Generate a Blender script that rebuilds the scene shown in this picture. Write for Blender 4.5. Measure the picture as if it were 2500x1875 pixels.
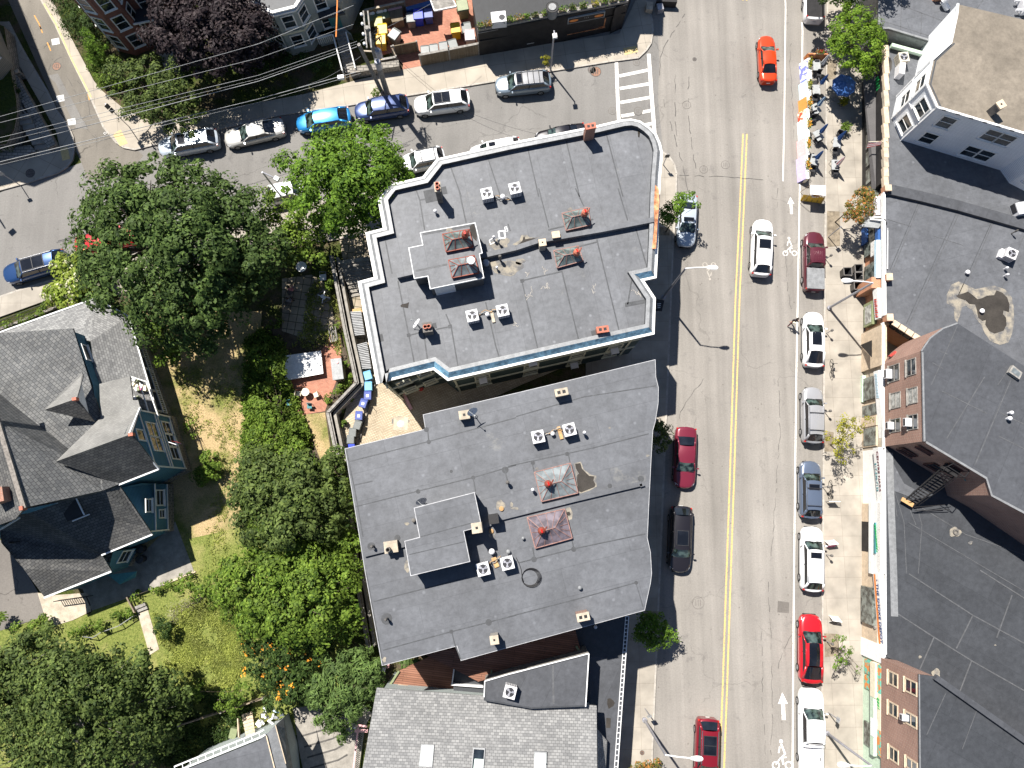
import bpy, math, random
import numpy as np
from math import radians, sin, cos, pi, atan, atan2, hypot, sqrt
from mathutils import Vector
for o in list(bpy.data.objects): bpy.data.objects.remove(o)
S = bpy.context.scene
COL = S.collection
# ---------------- camera, world, sun, exposure ----------------
FPX, NADY, CAMH = 1750.0, 1210.0, 55.0          # focal length (px of a 2500 px wide frame), nadir row, height
TH = atan((NADY-937.5)/FPX)
cd = bpy.data.cameras.new('camera'); cam = bpy.data.objects.new('camera', cd); COL.objects.link(cam)
cd.sensor_width = 36; cd.lens = 36*FPX/2500; cd.clip_end = 2000; cd.clip_start = 1
cam.location = (0, 0, CAMH); cam.rotation_euler = (TH, 0, 0); S.camera = cam
SUNV = Vector((0.378, -0.53, -1.0)).normalized()  # light travels this way
W = bpy.data.worlds.new('World'); S.world = W; W.use_nodes = True
nt = W.node_tree; nt.nodes.clear()
sky = nt.nodes.new('ShaderNodeTexSky'); sky.sky_type = 'NISHITA'; sky.sun_disc = False
sky.sun_elevation = math.asin(-SUNV.z); sky.sun_rotation = atan2(-SUNV.x, -SUNV.y)
sky.ozone_density = 3.5; sky.dust_density = .4
bg = nt.nodes.new('ShaderNodeBackground'); bg.inputs['Strength'].default_value = 0.05
wo = nt.nodes.new('ShaderNodeOutputWorld'); nt.links.new(sky.outputs[0], bg.inputs[0]); nt.links.new(bg.outputs[0], wo.inputs[0])
sl = bpy.data.lights.new('sun', 'SUN'); sl.energy = 5.0; sl.angle = radians(0.5); sl.color = (1.0, 0.955, 0.885)
so = bpy.data.objects.new('sun', sl); COL.objects.link(so); so.location = (-20, 30, 60)
so.rotation_euler = SUNV.to_track_quat('-Z', 'Y').to_euler()
S.view_settings.view_transform = 'Standard'; S.view_settings.look = 'None'
S.view_settings.exposure = 0.93; S.view_settings.gamma = 1
S.cycles.max_bounces = 5; S.cycles.transparent_max_bounces = 8; S.cycles.diffuse_bounces = 3
# ---------------- photograph pixel -> place ----------------
FR = {11:(0,0,3.45625),12:(620,0,3.45625),13:(1240,0,3.45625),14:(1860,0,3.45625),
 21:(0,460,3.45625),22:(620,460,3.45625),23:(1240,460,3.45625),24:(1860,460,3.45625),
 31:(0,920,3.45625),32:(620,920,3.45625),33:(1240,920,3.45625),34:(1860,920,3.45625),
 41:(0,1395,3.45625),42:(620,1395,3.45625),43:(1240,1395,3.45625),44:(1860,1395,3.45625),
 'a':(1900,740,13.825),'b':(860,0,5.53),'c':(1940,110,9.215),'d':(1940,280,7.2125),'e':(680,620,6.914),
 'f':(2040,460,6.911),'h':(1080,420,5.267),'i':(820,850,6.637),'j':(920,880,3.253),'k':(940,1100,4.254),
 'l':(2080,860,3.605),'m':(2080,1290,2.8375),'n':(280,880,4.15),'o':(0,120,4.61),'p':(0,0,1.0)}
def PX(k, x, y):
    f = FR[k]; return f[0]+x/f[2], f[1]+y/f[2]
def RAY(px, py):
    u = (px-1250)/FPX; v = (937.5-py)/FPX
    dz = -cos(TH)+v*sin(TH); t = CAMH/-dz
    return u*t, (sin(TH)+v*cos(TH))*t
def G(k, x, y, h=0.0):
    gx, gy = RAY(*PX(k, x, y)); s = 1-h/CAMH
    return Vector((gx*s, gy*s, h))
def L(k, h, s):
    """'x,y x,y ...' or 'k:x,y' items or x,y,h items"""
    out = []
    for it in s.split():
        kk = k
        if ':' in it:
            kk, it = it.split(':'); kk = int(kk) if kk.isdigit() else kk
        a = [float(q) for q in it.split(',')]
        out.append(G(kk, a[0], a[1], a[2] if len(a) > 2 else h))
    return out
def WH(k, x, y, p0, p1):
    """pixel -> (distance along wall p0-p1, height)"""
    g = RAY(*PX(k, x, y)); dx, dy = p1[0]-p0[0], p1[1]-p0[1]; n = hypot(dx, dy); dx /= n; dy /= n
    # g*s = p0 + t*d
    det = g[0]*(-dy)+dx*g[1]
    s = (p0[0]*(-dy)+dx*p0[1])/det
    px_, py_ = g[0]*s, g[1]*s
    return (px_-p0[0])*dx+(py_-p0[1])*dy, CAMH*(1-s)
# ---------------- materials ----------------
MATS = {}
def newmat(name):
    m = bpy.data.materials.new(name); m.use_nodes = True; n = m.node_tree; n.nodes.clear()
    out = n.nodes.new('ShaderNodeOutputMaterial'); b = n.nodes.new('ShaderNodeBsdfPrincipled')
    n.links.new(b.outputs[0], out.inputs[0]); MATS[name] = m; return m, n, b
def c4(c): return (c[0], c[1], c[2], 1)
def noise(n, vec, scale, detail=5, rough=.55):
    t = n.nodes.new('ShaderNodeTexNoise'); t.inputs['Scale'].default_value = scale
    t.inputs['Detail'].default_value = detail; t.inputs['Roughness'].default_value = rough
    n.links.new(vec, t.inputs['Vector']); return t.outputs[0]
def ramp(n, fac, a, b, ca=(0,0,0,1), cb=(1,1,1,1)):
    r = n.nodes.new('ShaderNodeValToRGB'); r.color_ramp.elements[0].position = a; r.color_ramp.elements[1].position = b
    r.color_ramp.elements[0].color = ca; r.color_ramp.elements[1].color = cb
    n.links.new(fac, r.inputs[0]); return r.outputs[0]
def mixc(n, fac, a, b, bt='MIX'):
    m = n.nodes.new('ShaderNodeMix'); m.data_type = 'RGBA'; m.blend_type = bt
    for s, v in ((m.inputs[0], fac), (m.inputs[6], a), (m.inputs[7], b)):
        if isinstance(v, (int, float)): s.default_value = v
        elif isinstance(v, tuple): s.default_value = c4(v)
        else: n.links.new(v, s)
    return m.outputs[2]
def coords(n, kind='Object', rot=0, scale=(1,1,1)):
    t = n.nodes.new('ShaderNodeTexCoord'); o = t.outputs[kind]
    mp = n.nodes.new('ShaderNodeMapping'); mp.inputs['Rotation'].default_value = (0, 0, rot)
    mp.inputs['Scale'].default_value = scale; n.links.new(o, mp.inputs[0]); return mp.outputs[0]
def bump(n, b, h, dist=.02, st=.5):
    bp = n.nodes.new('ShaderNodeBump'); bp.inputs['Distance'].default_value = dist; bp.inputs['Strength'].default_value = st
    n.links.new(h, bp.inputs['Height']); n.links.new(bp.outputs[0], b.inputs['Normal'])
def mat(name, col, rough=.75, var=.16, scale=1.3, metal=0, spec=.35, c2=None, t0=.35, t1=.65, bmp=.3, coat=0, fine=.12):
    m, n, b = newmat(name); v = coords(n)
    f = ramp(n, noise(n, v, scale), t0, t1)
    lo = tuple(x*(1-var) for x in col); hi = tuple(min(1, x*(1+var)) for x in (c2 or col))
    c = mixc(n, f, lo, hi)
    if fine:
        f2 = ramp(n, noise(n, v, 14, 3), .3, .7, (1-fine,)*3+(1,), (1+fine,)*3+(1,))
        c = mixc(n, 1.0, c, f2, 'MULTIPLY')
    n.links.new(c, b.inputs['Base Color']); b.inputs['Roughness'].default_value = rough
    b.inputs['Metallic'].default_value = metal; b.inputs['Specular IOR Level'].default_value = spec
    if coat: b.inputs['Coat Weight'].default_value = coat; b.inputs['Coat Roughness'].default_value = .03
    if bmp: bump(n, b, noise(n, v, 20, 4), .02, bmp)
    return m
def glassm(name, col=(.015,.025,.03), rough=.06, spec=.8, var=.5, scale=1.2):
    m, n, b = newmat(name); v = coords(n)
    c = mixc(n, ramp(n, noise(n, v, scale, 2), .4, .62), tuple(x*(1-var) for x in col), tuple(x*(1+var*1.6) for x in col))
    n.links.new(c, b.inputs['Base Color']); b.inputs['Roughness'].default_value = rough; b.inputs['Specular IOR Level'].default_value = spec
    return m
def brick(name, c1, c2, mortar, bw, rh, ms, rot=0, offset=.5, rough=.85, dirt=.25, bmp=.4, msm=.1):
    m, n, b = newmat(name); v = coords(n, 'UV', rot)
    t = n.nodes.new('ShaderNodeTexBrick'); n.links.new(v, t.inputs[0])
    t.inputs['Color1'].default_value = c4(c1); t.inputs['Color2'].default_value = c4(c2); t.inputs['Mortar'].default_value = c4(mortar)
    t.inputs['Scale'].default_value = 1; t.inputs['Brick Width'].default_value = bw; t.inputs['Row Height'].default_value = rh
    t.inputs['Mortar Size'].default_value = ms; t.inputs['Mortar Smooth'].default_value = msm; t.offset = offset
    d = ramp(n, noise(n, coords(n), .7, 6), .3, .7, (1-dirt,)*3+(1,), (1+dirt*.6,)*3+(1,))
    c = mixc(n, 1.0, t.outputs[0], d, 'MULTIPLY'); n.links.new(c, b.inputs['Base Color']); b.inputs['Roughness'].default_value = rough
    b.inputs['Specular IOR Level'].default_value = .3
    if bmp:
        iv = n.nodes.new('ShaderNodeMath'); iv.operation = 'SUBTRACT'; iv.inputs[0].default_value = 1; n.links.new(t.outputs['Fac'], iv.inputs[1])
        bump(n, b, iv.outputs[0], .015, bmp)
    return m
def asphalt(name, col, rot, cracks=.5, streak=.12, patch=.1):
    m, n, b = newmat(name); v = coords(n)
    c = mixc(n, ramp(n, noise(n, v, .16, 6), .35, .65), tuple(x*(1-patch) for x in col), tuple(x*(1+patch) for x in col))
    vs = coords(n, 'Object', rot, (1.0, .035, 1))
    c = mixc(n, 1.0, c, ramp(n, noise(n, vs, 1.1, 5), .3, .7, (1-streak,)*3+(1,), (1+streak*.7,)*3+(1,)), 'MULTIPLY')
    c = mixc(n, 1.0, c, ramp(n, noise(n, v, 9, 3, .7), .3, .75, (.86,)*3+(1,), (1.1,)*3+(1,)), 'MULTIPLY')
    c = mixc(n, 1.0, c, ramp(n, noise(n, v, .9, 8, .7), .28, .42, (.72,.72,.74,1), (1,1,1,1)), 'MULTIPLY')
    # small dark spots
    vo = n.nodes.new('ShaderNodeTexVoronoi'); vo.inputs['Scale'].default_value = 1.1; n.links.new(v, vo.inputs[0])
    c = mixc(n, 1.0, c, ramp(n, vo.outputs[0], .03, .075, (.6,.58,.56,1), (1,1,1,1)), 'MULTIPLY')
    if cracks:
        nd = n.nodes.new('ShaderNodeTexNoise'); nd.inputs['Scale'].default_value = .8; nd.inputs['Detail'].default_value = 6; n.links.new(v, nd.inputs['Vector'])
        ad = n.nodes.new('ShaderNodeVectorMath'); ad.operation = 'MULTIPLY_ADD'; n.links.new(nd.outputs['Color'], ad.inputs[0]); ad.inputs[1].default_value = (1.8,1.8,0); n.links.new(v, ad.inputs[2])
        vc = n.nodes.new('ShaderNodeTexVoronoi'); vc.feature = 'DISTANCE_TO_EDGE'; vc.inputs['Scale'].default_value = .16; n.links.new(ad.outputs[0], vc.inputs[0])
        ck = ramp(n, vc.outputs[0], .002, .0065, (1,1,1,1), (0,0,0,1))
        mk = ramp(n, noise(n, v, .25, 3), .48, .56)
        mm = n.nodes.new('ShaderNodeMath'); mm.operation = 'MULTIPLY'; n.links.new(ck, mm.inputs[0]); n.links.new(mk, mm.inputs[1])
        mc = n.nodes.new('ShaderNodeMath'); mc.operation = 'MULTIPLY'; mc.inputs[1].default_value = cracks; n.links.new(mm.outputs[0], mc.inputs[0])
        c = mixc(n, mc.outputs[0], c, tuple(x*.28 for x in col))
    n.links.new(c, b.inputs['Base Color']); b.inputs['Roughness'].default_value = .9; b.inputs['Specular IOR Level'].default_value = .25
    bump(n, b, noise(n, v, 30, 3), .01, .4)
    return m
def membrane(name, col, spots=.5, big=.16, rough=.62, stain=(.26,.25,.22), rot=None):
    m, n, b = newmat(name); v = coords(n)
    c = mixc(n, ramp(n, noise(n, v, .35, 7, .6), .3, .7), tuple(x*(1-big) for x in col), tuple(x*(1+big) for x in col))
    c = mixc(n, 1.0, c, ramp(n, noise(n, v, 2.6, 7, .72), .3, .72, (.76,)*3+(1,), (1.24,)*3+(1,)), 'MULTIPLY')
    if rot is not None:
        t = n.nodes.new('ShaderNodeTexBrick'); n.links.new(coords(n, 'Object', rot), t.inputs[0]); t.inputs['Color1'].default_value = (.95,.95,.95,1); t.inputs['Color2'].default_value = (1.07,1.07,1.07,1); t.inputs['Mortar'].default_value = (.8,.8,.8,1)
        t.inputs['Scale'].default_value = 1; t.inputs['Brick Width'].default_value = 9; t.inputs['Row Height'].default_value = 1.75; t.inputs['Mortar Size'].default_value = .022; t.inputs['Mortar Smooth'].default_value = .6; c = mixc(n, 1.0, c, t.outputs[0], 'MULTIPLY')
    vo = n.nodes.new('ShaderNodeTexVoronoi'); vo.inputs['Scale'].default_value = 1.0; n.links.new(v, vo.inputs[0])
    sp = ramp(n, vo.outputs[0], .05, .13, (spots,)*3+(1,), (0,0,0,1))
    c = mixc(n, sp, c, tuple(min(1,x*1.9) for x in col))
    st = ramp(n, noise(n, v, .22, 8, .7), .64, .74, (0,0,0,1), (.55,)*3+(1,))
    c = mixc(n, st, c, stain)
    n.links.new(c, b.inputs['Base Color']); b.inputs['Roughness'].default_value = rough; b.inputs['Specular IOR Level'].default_value = .4
    bump(n, b, noise(n, v, 7, 5), .02, .35)
    return m
def grassm(name, g1, g2, dry, t0=.42, t1=.6, sc=.35):
    m, n, b = newmat(name); v = coords(n)
    g = mixc(n, ramp(n, noise(n, v, 6, 5, .7), .35, .68), g1, g2)
    f = ramp(n, noise(n, v, sc, 6, .62), t0, t1)
    c = mixc(n, f, g, dry)
    c = mixc(n, 1.0, c, ramp(n, noise(n, v, 10, 4, .8), .3, .7, (.6,)*3+(1,), (1.35,)*3+(1,)), 'MULTIPLY')
    n.links.new(c, b.inputs['Base Color']); b.inputs['Roughness'].default_value = .95; b.inputs['Specular IOR Level'].default_value = .1
    bump(n, b, noise(n, v, 9, 6, .8), .1, .9)
    return m
def leafm(name, dark, light, tr=.3, hue=None, amt=.1):
    m, n, b = newmat(name)
    g = n.nodes.new('ShaderNodeNewGeometry'); r = n.nodes.new('ShaderNodeValToRGB')
    n.links.new(g.outputs['Random Per Island'], r.inputs[0])
    r.color_ramp.elements[0].color = c4(dark); r.color_ramp.elements[1].color = c4(light)
    if hue:
        e = r.color_ramp.elements.new(1-amt); e.color = c4(light); r.color_ramp.elements[2].color = c4(hue)
        r.color_ramp.elements[1].position = 1-amt; r.color_ramp.elements[2].position = min(1, 1-amt+.02)
    big = ramp(n, noise(n, coords(n), .8, 3), .35, .65, (.72,.72,.75,1), (1.2,1.2,1.1,1))
    c = mixc(n, 1.0, r.outputs[0], big, 'MULTIPLY')
    n.links.new(c, b.inputs['Base Color']); b.inputs['Roughness'].default_value = .6; b.inputs['Specular IOR Level'].default_value = .15
    t = n.nodes.new('ShaderNodeBsdfTranslucent'); n.links.new(c, t.inputs[0])
    mx = n.nodes.new('ShaderNodeMixShader'); mx.inputs[0].default_value = tr
    out = [q for q in n.nodes if q.type == 'OUTPUT_MATERIAL'][0]
    n.links.new(b.outputs[0], mx.inputs[1]); n.links.new(t.outputs[0], mx.inputs[2]); n.links.new(mx.outputs[0], out.inputs[0])
    return m
# ---------------- mesh helpers ----------------
ORI = {}
def mb_uv(me):
    n = len(me.polygons)
    if not n: return
    nv = len(me.vertices); nl = len(me.loops)
    co = np.empty(nv*3, 'f'); me.vertices.foreach_get('co', co); co = co.reshape(-1, 3)
    no = np.empty(n*3, 'f'); me.polygons.foreach_get('normal', no); no = no.reshape(-1, 3)
    tot = np.empty(n, 'i'); me.polygons.foreach_get('loop_total', tot)
    vi = np.empty(nl, 'i'); me.loops.foreach_get('vertex_index', vi)
    ln = np.repeat(no, tot, axis=0); p = co[vi]
    t = np.stack([-ln[:,1], ln[:,0], np.zeros(nl)], 1); m = np.linalg.norm(t, axis=1); flat = m < .02
    t[flat] = (1,0,0); t /= np.maximum(np.linalg.norm(t, axis=1), 1e-6)[:,None]
    b = np.cross(ln, t); uv = np.stack([(p*t).sum(1), (p*b).sum(1)], 1).astype('f')
    l = me.uv_layers.new(name='UVMap'); l.data.foreach_set('uv', uv.ravel())
class MB:
    def __init__(s): s.v = []; s.f = []; s.mi = []; s.mats = []; s.cur = 0
    def mat(s, name):
        m = MATS[name]
        if m not in s.mats: s.mats.append(m)
        s.cur = s.mats.index(m); return s
    def face(s, pts):
        i = len(s.v); s.v += [tuple(p) for p in pts]; s.f.append(tuple(range(i, i+len(pts)))); s.mi.append(s.cur); return s
    def faces(s, vs, fs):
        i = len(s.v); s.v += [tuple(p) for p in vs]
        for f in fs: s.f.append(tuple(a+i for a in f)); s.mi.append(s.cur)
        return s
    def prism(s, poly, z0, z1, bottom=False, top=True):
        p = [(q[0], q[1]) for q in poly]
        if area(p) < 0: p = p[::-1]
        n = len(p); a = lambda z, i: (z[i] if isinstance(z, (list, tuple)) else z)
        vs = [(x, y, a(z0, i)) for i, (x, y) in enumerate(p)]+[(x, y, a(z1, i)) for i, (x, y) in enumerate(p)]
        fs = [(i, (i+1)%n, n+(i+1)%n, n+i) for i in range(n)]
        if top: fs.append(tuple(range(n, 2*n)))
        if bottom: fs.append(tuple(range(n-1, -1, -1)))
        return s.faces(vs, fs)
    def box(s, cx, cy, z0, z1, sx, sy, rot=0, taper=1):
        c, q = cos(rot), sin(rot)
        P = [(-sx/2,-sy/2),(sx/2,-sy/2),(sx/2,sy/2),(-sx/2,sy/2)]
        vs = [(cx+x*c-y*q, cy+x*q+y*c, z0) for x, y in P]+[(cx+(x*c-y*q)*taper, cy+(x*q+y*c)*taper, z1) for x, y in P]
        return s.faces(vs, [(3,2,1,0),(4,5,6,7),(0,1,5,4),(1,2,6,5),(2,3,7,6),(3,0,4,7)])
    def beam(s, p0, p1, w, h):
        p0 = Vector(p0); p1 = Vector(p1); d = (p1-p0).normalized()
        sd = d.cross(Vector((0,0,1)))
        if sd.length < .01: sd = Vector((1,0,0))
        sd.normalize(); up = sd.cross(d); sd *= w/2; up *= h/2
        vs = [p+a*sd+b*up for p in (p0, p1) for a, b in ((-1,-1),(1,-1),(1,1),(-1,1))]
        return s.faces(vs, [(0,1,2,3),(7,6,5,4),(0,4,5,1),(1,5,6,2),(2,6,7,3),(3,7,4,0)])
    def tube(s, p0, p1, r0, r1=None, n=8, caps=True):
        r1 = r0 if r1 is None else r1; p0 = Vector(p0); p1 = Vector(p1); d = (p1-p0)
        if d.length < 1e-6: return s
        d.normalize(); a = d.orthogonal().normalized(); b = d.cross(a); vs = []
        for p, r in ((p0, r0), (p1, r1)):
            for i in range(n):
                t = 2*pi*i/n; vs.append(p+a*cos(t)*r+b*sin(t)*r)
        fs = [(i, (i+1)%n, n+(i+1)%n, n+i) for i in range(n)]
        if caps: fs += [tuple(range(n-1,-1,-1)), tuple(range(n, 2*n))]
        return s.faces(vs, fs)
    def path(s, pts, r, n=6):
        for a, b in zip(pts, pts[1:]): s.tube(a, b, r, r, n)
        return s
    def cyl(s, x, y, z0, z1, r, r1=None, n=16): return s.tube((x,y,z0), (x,y,z1), r, r1, n)
    def ring(s, x, y, z0, z1, ro, ri, n=16):
        vs = []
        for r, z in ((ro,z0),(ro,z1),(ri,z1),(ri,z0)):
            for i in range(n): vs.append((x+cos(2*pi*i/n)*r, y+sin(2*pi*i/n)*r, z))
        fs = [(k*n+i, k*n+(i+1)%n, ((k+1)%4)*n+(i+1)%n, ((k+1)%4)*n+i) for k in range(3) for i in range(n)]
        return s.faces(vs, fs)
    def lathe(s, x, y, prof, n=14):
        vs = []; m = len(prof)
        for r, z in prof:
            for i in range(n): vs.append((x+cos(2*pi*i/n)*r, y+sin(2*pi*i/n)*r, z))
        fs = [(k*n+i, k*n+(i+1)%n, (k+1)*n+(i+1)%n, (k+1)*n+i) for k in range(m-1) for i in range(n)]
        return s.faces(vs, fs)
    def slab(s, pts, t=.12, side=None):
        """thick sheet hanging t below the (3D) polygon"""
        p = [Vector(q) for q in pts]
        if area([(q.x, q.y) for q in p]) < 0: p = p[::-1]
        n = len(p); s.face(p)
        if side: s.mat(side)
        vs = p+[q-Vector((0,0,t)) for q in p]
        return s.faces(vs, [(n+i, n+(i+1)%n, (i+1)%n, i) for i in range(n)]+[tuple(range(2*n-1, n-1, -1))])
    def strip(s, pts, w, z=None):
        """flat ribbon along a line of points"""
        P = [Vector((p[0], p[1], p[2] if z is None else z)) for p in pts]; l = []; r = []
        for i, p in enumerate(P):
            d = (P[min(i+1, len(P)-1)]-P[max(i-1, 0)]); d.z = 0; d.normalize(); nrm = Vector((-d.y, d.x, 0))*w/2
            l.append(p+nrm); r.append(p-nrm)
        n = len(P); return s.faces(r+l, [(i, i+1, n+i+1, n+i) for i in range(n-1)])
    def build(s, name, parent=None, loc=None, smooth=False, kind=None, label=None):
        me = bpy.data.meshes.new(name)
        if parent is not None: off = ORI[parent.name]
        else: off = Vector(loc) if loc is not None else Vector((0,0,0))
        me.from_pydata([(v[0]-off[0], v[1]-off[1], v[2]-off[2]) for v in s.v], [], s.f)
        for m in s.mats: me.materials.append(m)
        me.polygons.foreach_set('material_index', s.mi)
        if smooth: me.polygons.foreach_set('use_smooth', [True]*len(s.f))
        mb_uv(me); me.update()
        o = bpy.data.objects.new(name, me); COL.objects.link(o)
        if parent is not None: o.parent = parent
        else: o.location = off
        ORI[o.name] = off
        if kind: o['kind'] = kind
        if label: o['label'] = label
        return o
def area(p): return sum(p[i][0]*p[(i+1)%len(p)][1]-p[(i+1)%len(p)][0]*p[i][1] for i in range(len(p)))/2
def T(name, label, cat, loc=(0,0,0), group=None):
    o = bpy.data.objects.new(name, None); COL.objects.link(o); o.location = loc; o.empty_display_size = .2
    o['label'] = label; o['category'] = cat
    if group: o['group'] = group
    ORI[o.name] = Vector(loc); return o
def TAG(o, label, cat, group=None):
    o['label'] = label; o['category'] = cat
    if group: o['group'] = group
    return o
def cptree(o, parent=None):
    c = o.copy(); COL.objects.link(c); c.parent = parent
    for ch in o.children: cptree(ch, c)
    return c
def inset(poly, d):
    """offset polygon inward by d (list of 2D/3D points)"""
    p = [(q[0], q[1]) for q in poly]; rev = area(p) < 0
    if rev: p = p[::-1]
    n = len(p); out = []
    for i in range(n):
        a, b, c = p[i-1], p[i], p[(i+1)%n]
        d1 = Vector((b[0]-a[0], b[1]-a[1])).normalized(); d2 = Vector((c[0]-b[0], c[1]-b[1])).normalized()
        n1 = Vector((-d1.y, d1.x)); n2 = Vector((-d2.y, d2.x)); k = max(.35, 1+n1.dot(n2))
        q = Vector(b)+(n1+n2)*d/k; out.append((q.x, q.y))
    return out[::-1] if rev else out
def blob(k, x, y, rx, ry, h, n=18, seed=0, am=.25):
    r = random.Random(seed); ph = [r.random()*6 for _ in range(4)]
    return [G(k, x+rx*cos(t)*(1+am*(sin(2*t+ph[0])*.5+sin(3*t+ph[1])*.5+sin(5*t+ph[2])*.35)),
                 y+ry*sin(t)*(1+am*(sin(2*t+ph[0])*.5+sin(3*t+ph[1])*.5+sin(5*t+ph[2])*.35)), h) for t in [2*pi*i/n for i in range(n)]]
def bow(parent, p0, p1, u, z, w, h, frame='trim_white', pane='window_glass', fw=.09, name='window', sill=True, ac=None, bar=True, deep=.05):
    """window on the wall p0->p1; outside lies right of p0->p1"""
    d = Vector((p1[0]-p0[0], p1[1]-p0[1], 0)).normalized(); nn = Vector((d.y, -d.x, 0)); B = Vector((p0[0], p0[1], 0))
    def Q(a, zz, o): return B+d*a+Vector((0,0,zz))+nn*o
    def bx(m, a0, a1, z0, z1, o0, o1):
        vs = [Q(a, zz, o) for o in (o0, o1) for a, zz in ((a0,z0),(a1,z0),(a1,z1),(a0,z1))]
        m.faces(vs, [(3,2,1,0),(4,5,6,7),(0,1,5,4),(1,2,6,5),(2,3,7,6),(3,0,4,7)])
    m = MB().mat(frame)
    bx(m, u-fw, u, z-fw, z+h+fw, -.02, deep); bx(m, u+w, u+w+fw, z-fw, z+h+fw, -.02, deep)
    bx(m, u, u+w, z+h, z+h+fw, -.02, deep); bx(m, u, u+w, z-fw, z, -.02, deep)
    if bar: bx(m, u, u+w, z+h/2-.025, z+h/2+.025, -.02, deep-.01)
    if sill: bx(m, u-fw-.05, u+w+fw+.05, z-fw-.05, z-fw-.003, -.02, deep+.07)
    fo = m.build(name, parent)
    g = MB().mat(pane); bx(g, u+.002, u+w-.002, z+.002, z+h-.002, -.01, .012); g.build('pane', fo)
    if ac:
        a = MB().mat('ac_white'); bx(a, u+w*.2, u+w*.8, z+.02, z+.36, .012, .42); a.mat('dark_grille'); bx(a, u+w*.25, u+w*.75, z+.07, z+.31, .422, .43)
        a.build('air_conditioner', fo)
    return fo
def wpx(parent, p0, p1, k, pts, **kw):
    """window given by its corner pixels"""
    q = [WH(k, *[float(t) for t in it.split(',')], p0, p1) for it in pts.split()]
    us = [a for a, b in q]; zs = [b for a, b in q]
    return bow(parent, p0, p1, min(us), min(zs), max(us)-min(us), max(zs)-min(zs), **kw)
# ---------------- material library ----------------
asphalt('asphalt_main', (.246,.228,.206), -.02, .3, .2, .1)
asphalt('asphalt_side', (.196,.187,.176), -1.33, .4, .1, .1)
asphalt('asphalt_alley', (.18,.163,.14), .42, .9, .12, .14)
asphalt('asphalt_drive', (.17,.155,.14), .3, .7, .05, .15)
brick('sidewalk', (.315,.285,.242), (.345,.31,.263), (.24,.21,.175), 1.55, 1.5, .012, .0, 0, dirt=.26, bmp=.3)
brick('sidewalk_side', (.35,.31,.255), (.39,.345,.285), (.2,.18,.15), 1.7, 1.6, .012, -.16, 0, dirt=.18, bmp=.3)
brick('sidewalk_alley', (.36,.32,.26), (.40,.35,.285), (.17,.15,.12), 1.9, 1.7, .012, .47, 0, dirt=.14, bmp=.3)
mat('kerb', (.36,.33,.29), .85, .15, 3)
mat('mulch', (.2,.165,.12), .95, .3, 3, bmp=.6)
mat('soil', (.075,.058,.04), .95, .35, 2, bmp=.6)
mat('paint_white', (.3,.28,.26), .6, .0, 9, fine=.15, bmp=.1, c2=(.72,.7,.66), t0=.33, t1=.43)
mat('paint_yellow', (.26,.22,.16), .6, .0, 9, fine=.15, bmp=.1, c2=(.62,.43,.15), t0=.36, t1=.47)
mat('tactile_yellow', (.55,.42,.2), .8, .1, 5)
mat('paint_orange', (.6,.28,.08), .8, .2, 5)
mat('tar_dark', (.085,.08,.075), .8, .2, 3)
mat('iron', (.13,.11,.10), .6, .3, 6, metal=.3)
mat('iron_rust', (.22,.12,.08), .7, .3, 6)
membrane('roof_a', (.118,.122,.132), .55, .18, .6, rot=1.37)
membrane('roof_b', (.100,.104,.114), .5, .18, .6, rot=-.24)
membrane('roof_dark', (.045,.048,.054), .2, .16, .55, (.09,.09,.09), rot=.52)
membrane('roof_c', (.062,.065,.073), .25, .15, .6, (.13,.125,.115), rot=-1.1)
membrane('roof_gravel', (.19,.163,.13), .0, .22, .95, (.10,.09,.075))
membrane('roof_black_shade', (.02,.022,.026), .1, .14, .6, (.04,.04,.04))  # restaurant roof, its deep shade put into the near-black colour
mat('seam', (.062,.065,.07), .6, .2, 3); mat('seam_light', (.085,.087,.092), .6, .2, 3); mat('patch', (.062,.064,.068), .7, .15, 3)
mat('water_dirty', (.05,.044,.037), .12, .2, 1.0, spec=.5, bmp=0)
mat('sediment', (.125,.123,.124), .9, .05, 2.2, c2=(.27,.24,.19), t0=.36, t1=.6)
mat('edge_metal', (.4,.4,.41), .5, .15, 3)
mat('trim_white', (.78,.77,.74), .5, .06, 3, fine=.05)
mat('trim_cream', (.55,.54,.42), .6, .1, 3)
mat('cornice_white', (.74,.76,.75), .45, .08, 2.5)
mat('cornice_blue_shade', (.14,.30,.44), .5, .3, 3, c2=(.22,.42,.56), bmp=.4)  # cornice tone away from the sun, shade put into the blue
mat('rust_metal', (.42,.14,.05), .7, .4, 3, c2=(.55,.25,.12))
brick('siding_green', (.055,.085,.088), (.06,.092,.094), (.02,.03,.03), 60, .16, .012, dirt=.2)
brick('siding_teal', (.075,.20,.29), (.08,.215,.305), (.02,.06,.08), 60, .14, .012, dirt=.15)
brick('siding_white', (.80,.81,.82), (.83,.84,.85), (.4,.42,.45), 60, .14, .01, dirt=.08)
brick('siding_pale', (.34,.38,.37), (.37,.41,.40), (.15,.17,.17), 60, .14, .012, dirt=.12)
brick('siding_tan', (.27,.25,.21), (.3,.275,.23), (.12,.11,.1), 60, .14, .012, dirt=.15)
brick('brick_red', (.30,.115,.075), (.40,.16,.10), (.34,.27,.22), .22, .075, .012, dirt=.2)
brick('brick_pink', (.25,.14,.11), (.31,.175,.135), (.35,.27,.22), .36, .12, .016, dirt=.15)
brick('brick_orange', (.45,.17,.08), (.52,.21,.10), (.42,.3,.22), .2, .07, .012, dirt=.15)
brick('brick_dark', (.12,.04,.03), (.2,.065,.045), (.12,.09,.08), .24, .08, .012, dirt=.3)
brick('brick_house', (.20,.07,.05), (.28,.10,.075), (.2,.13,.1), .24, .08, .012, dirt=.25)
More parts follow.
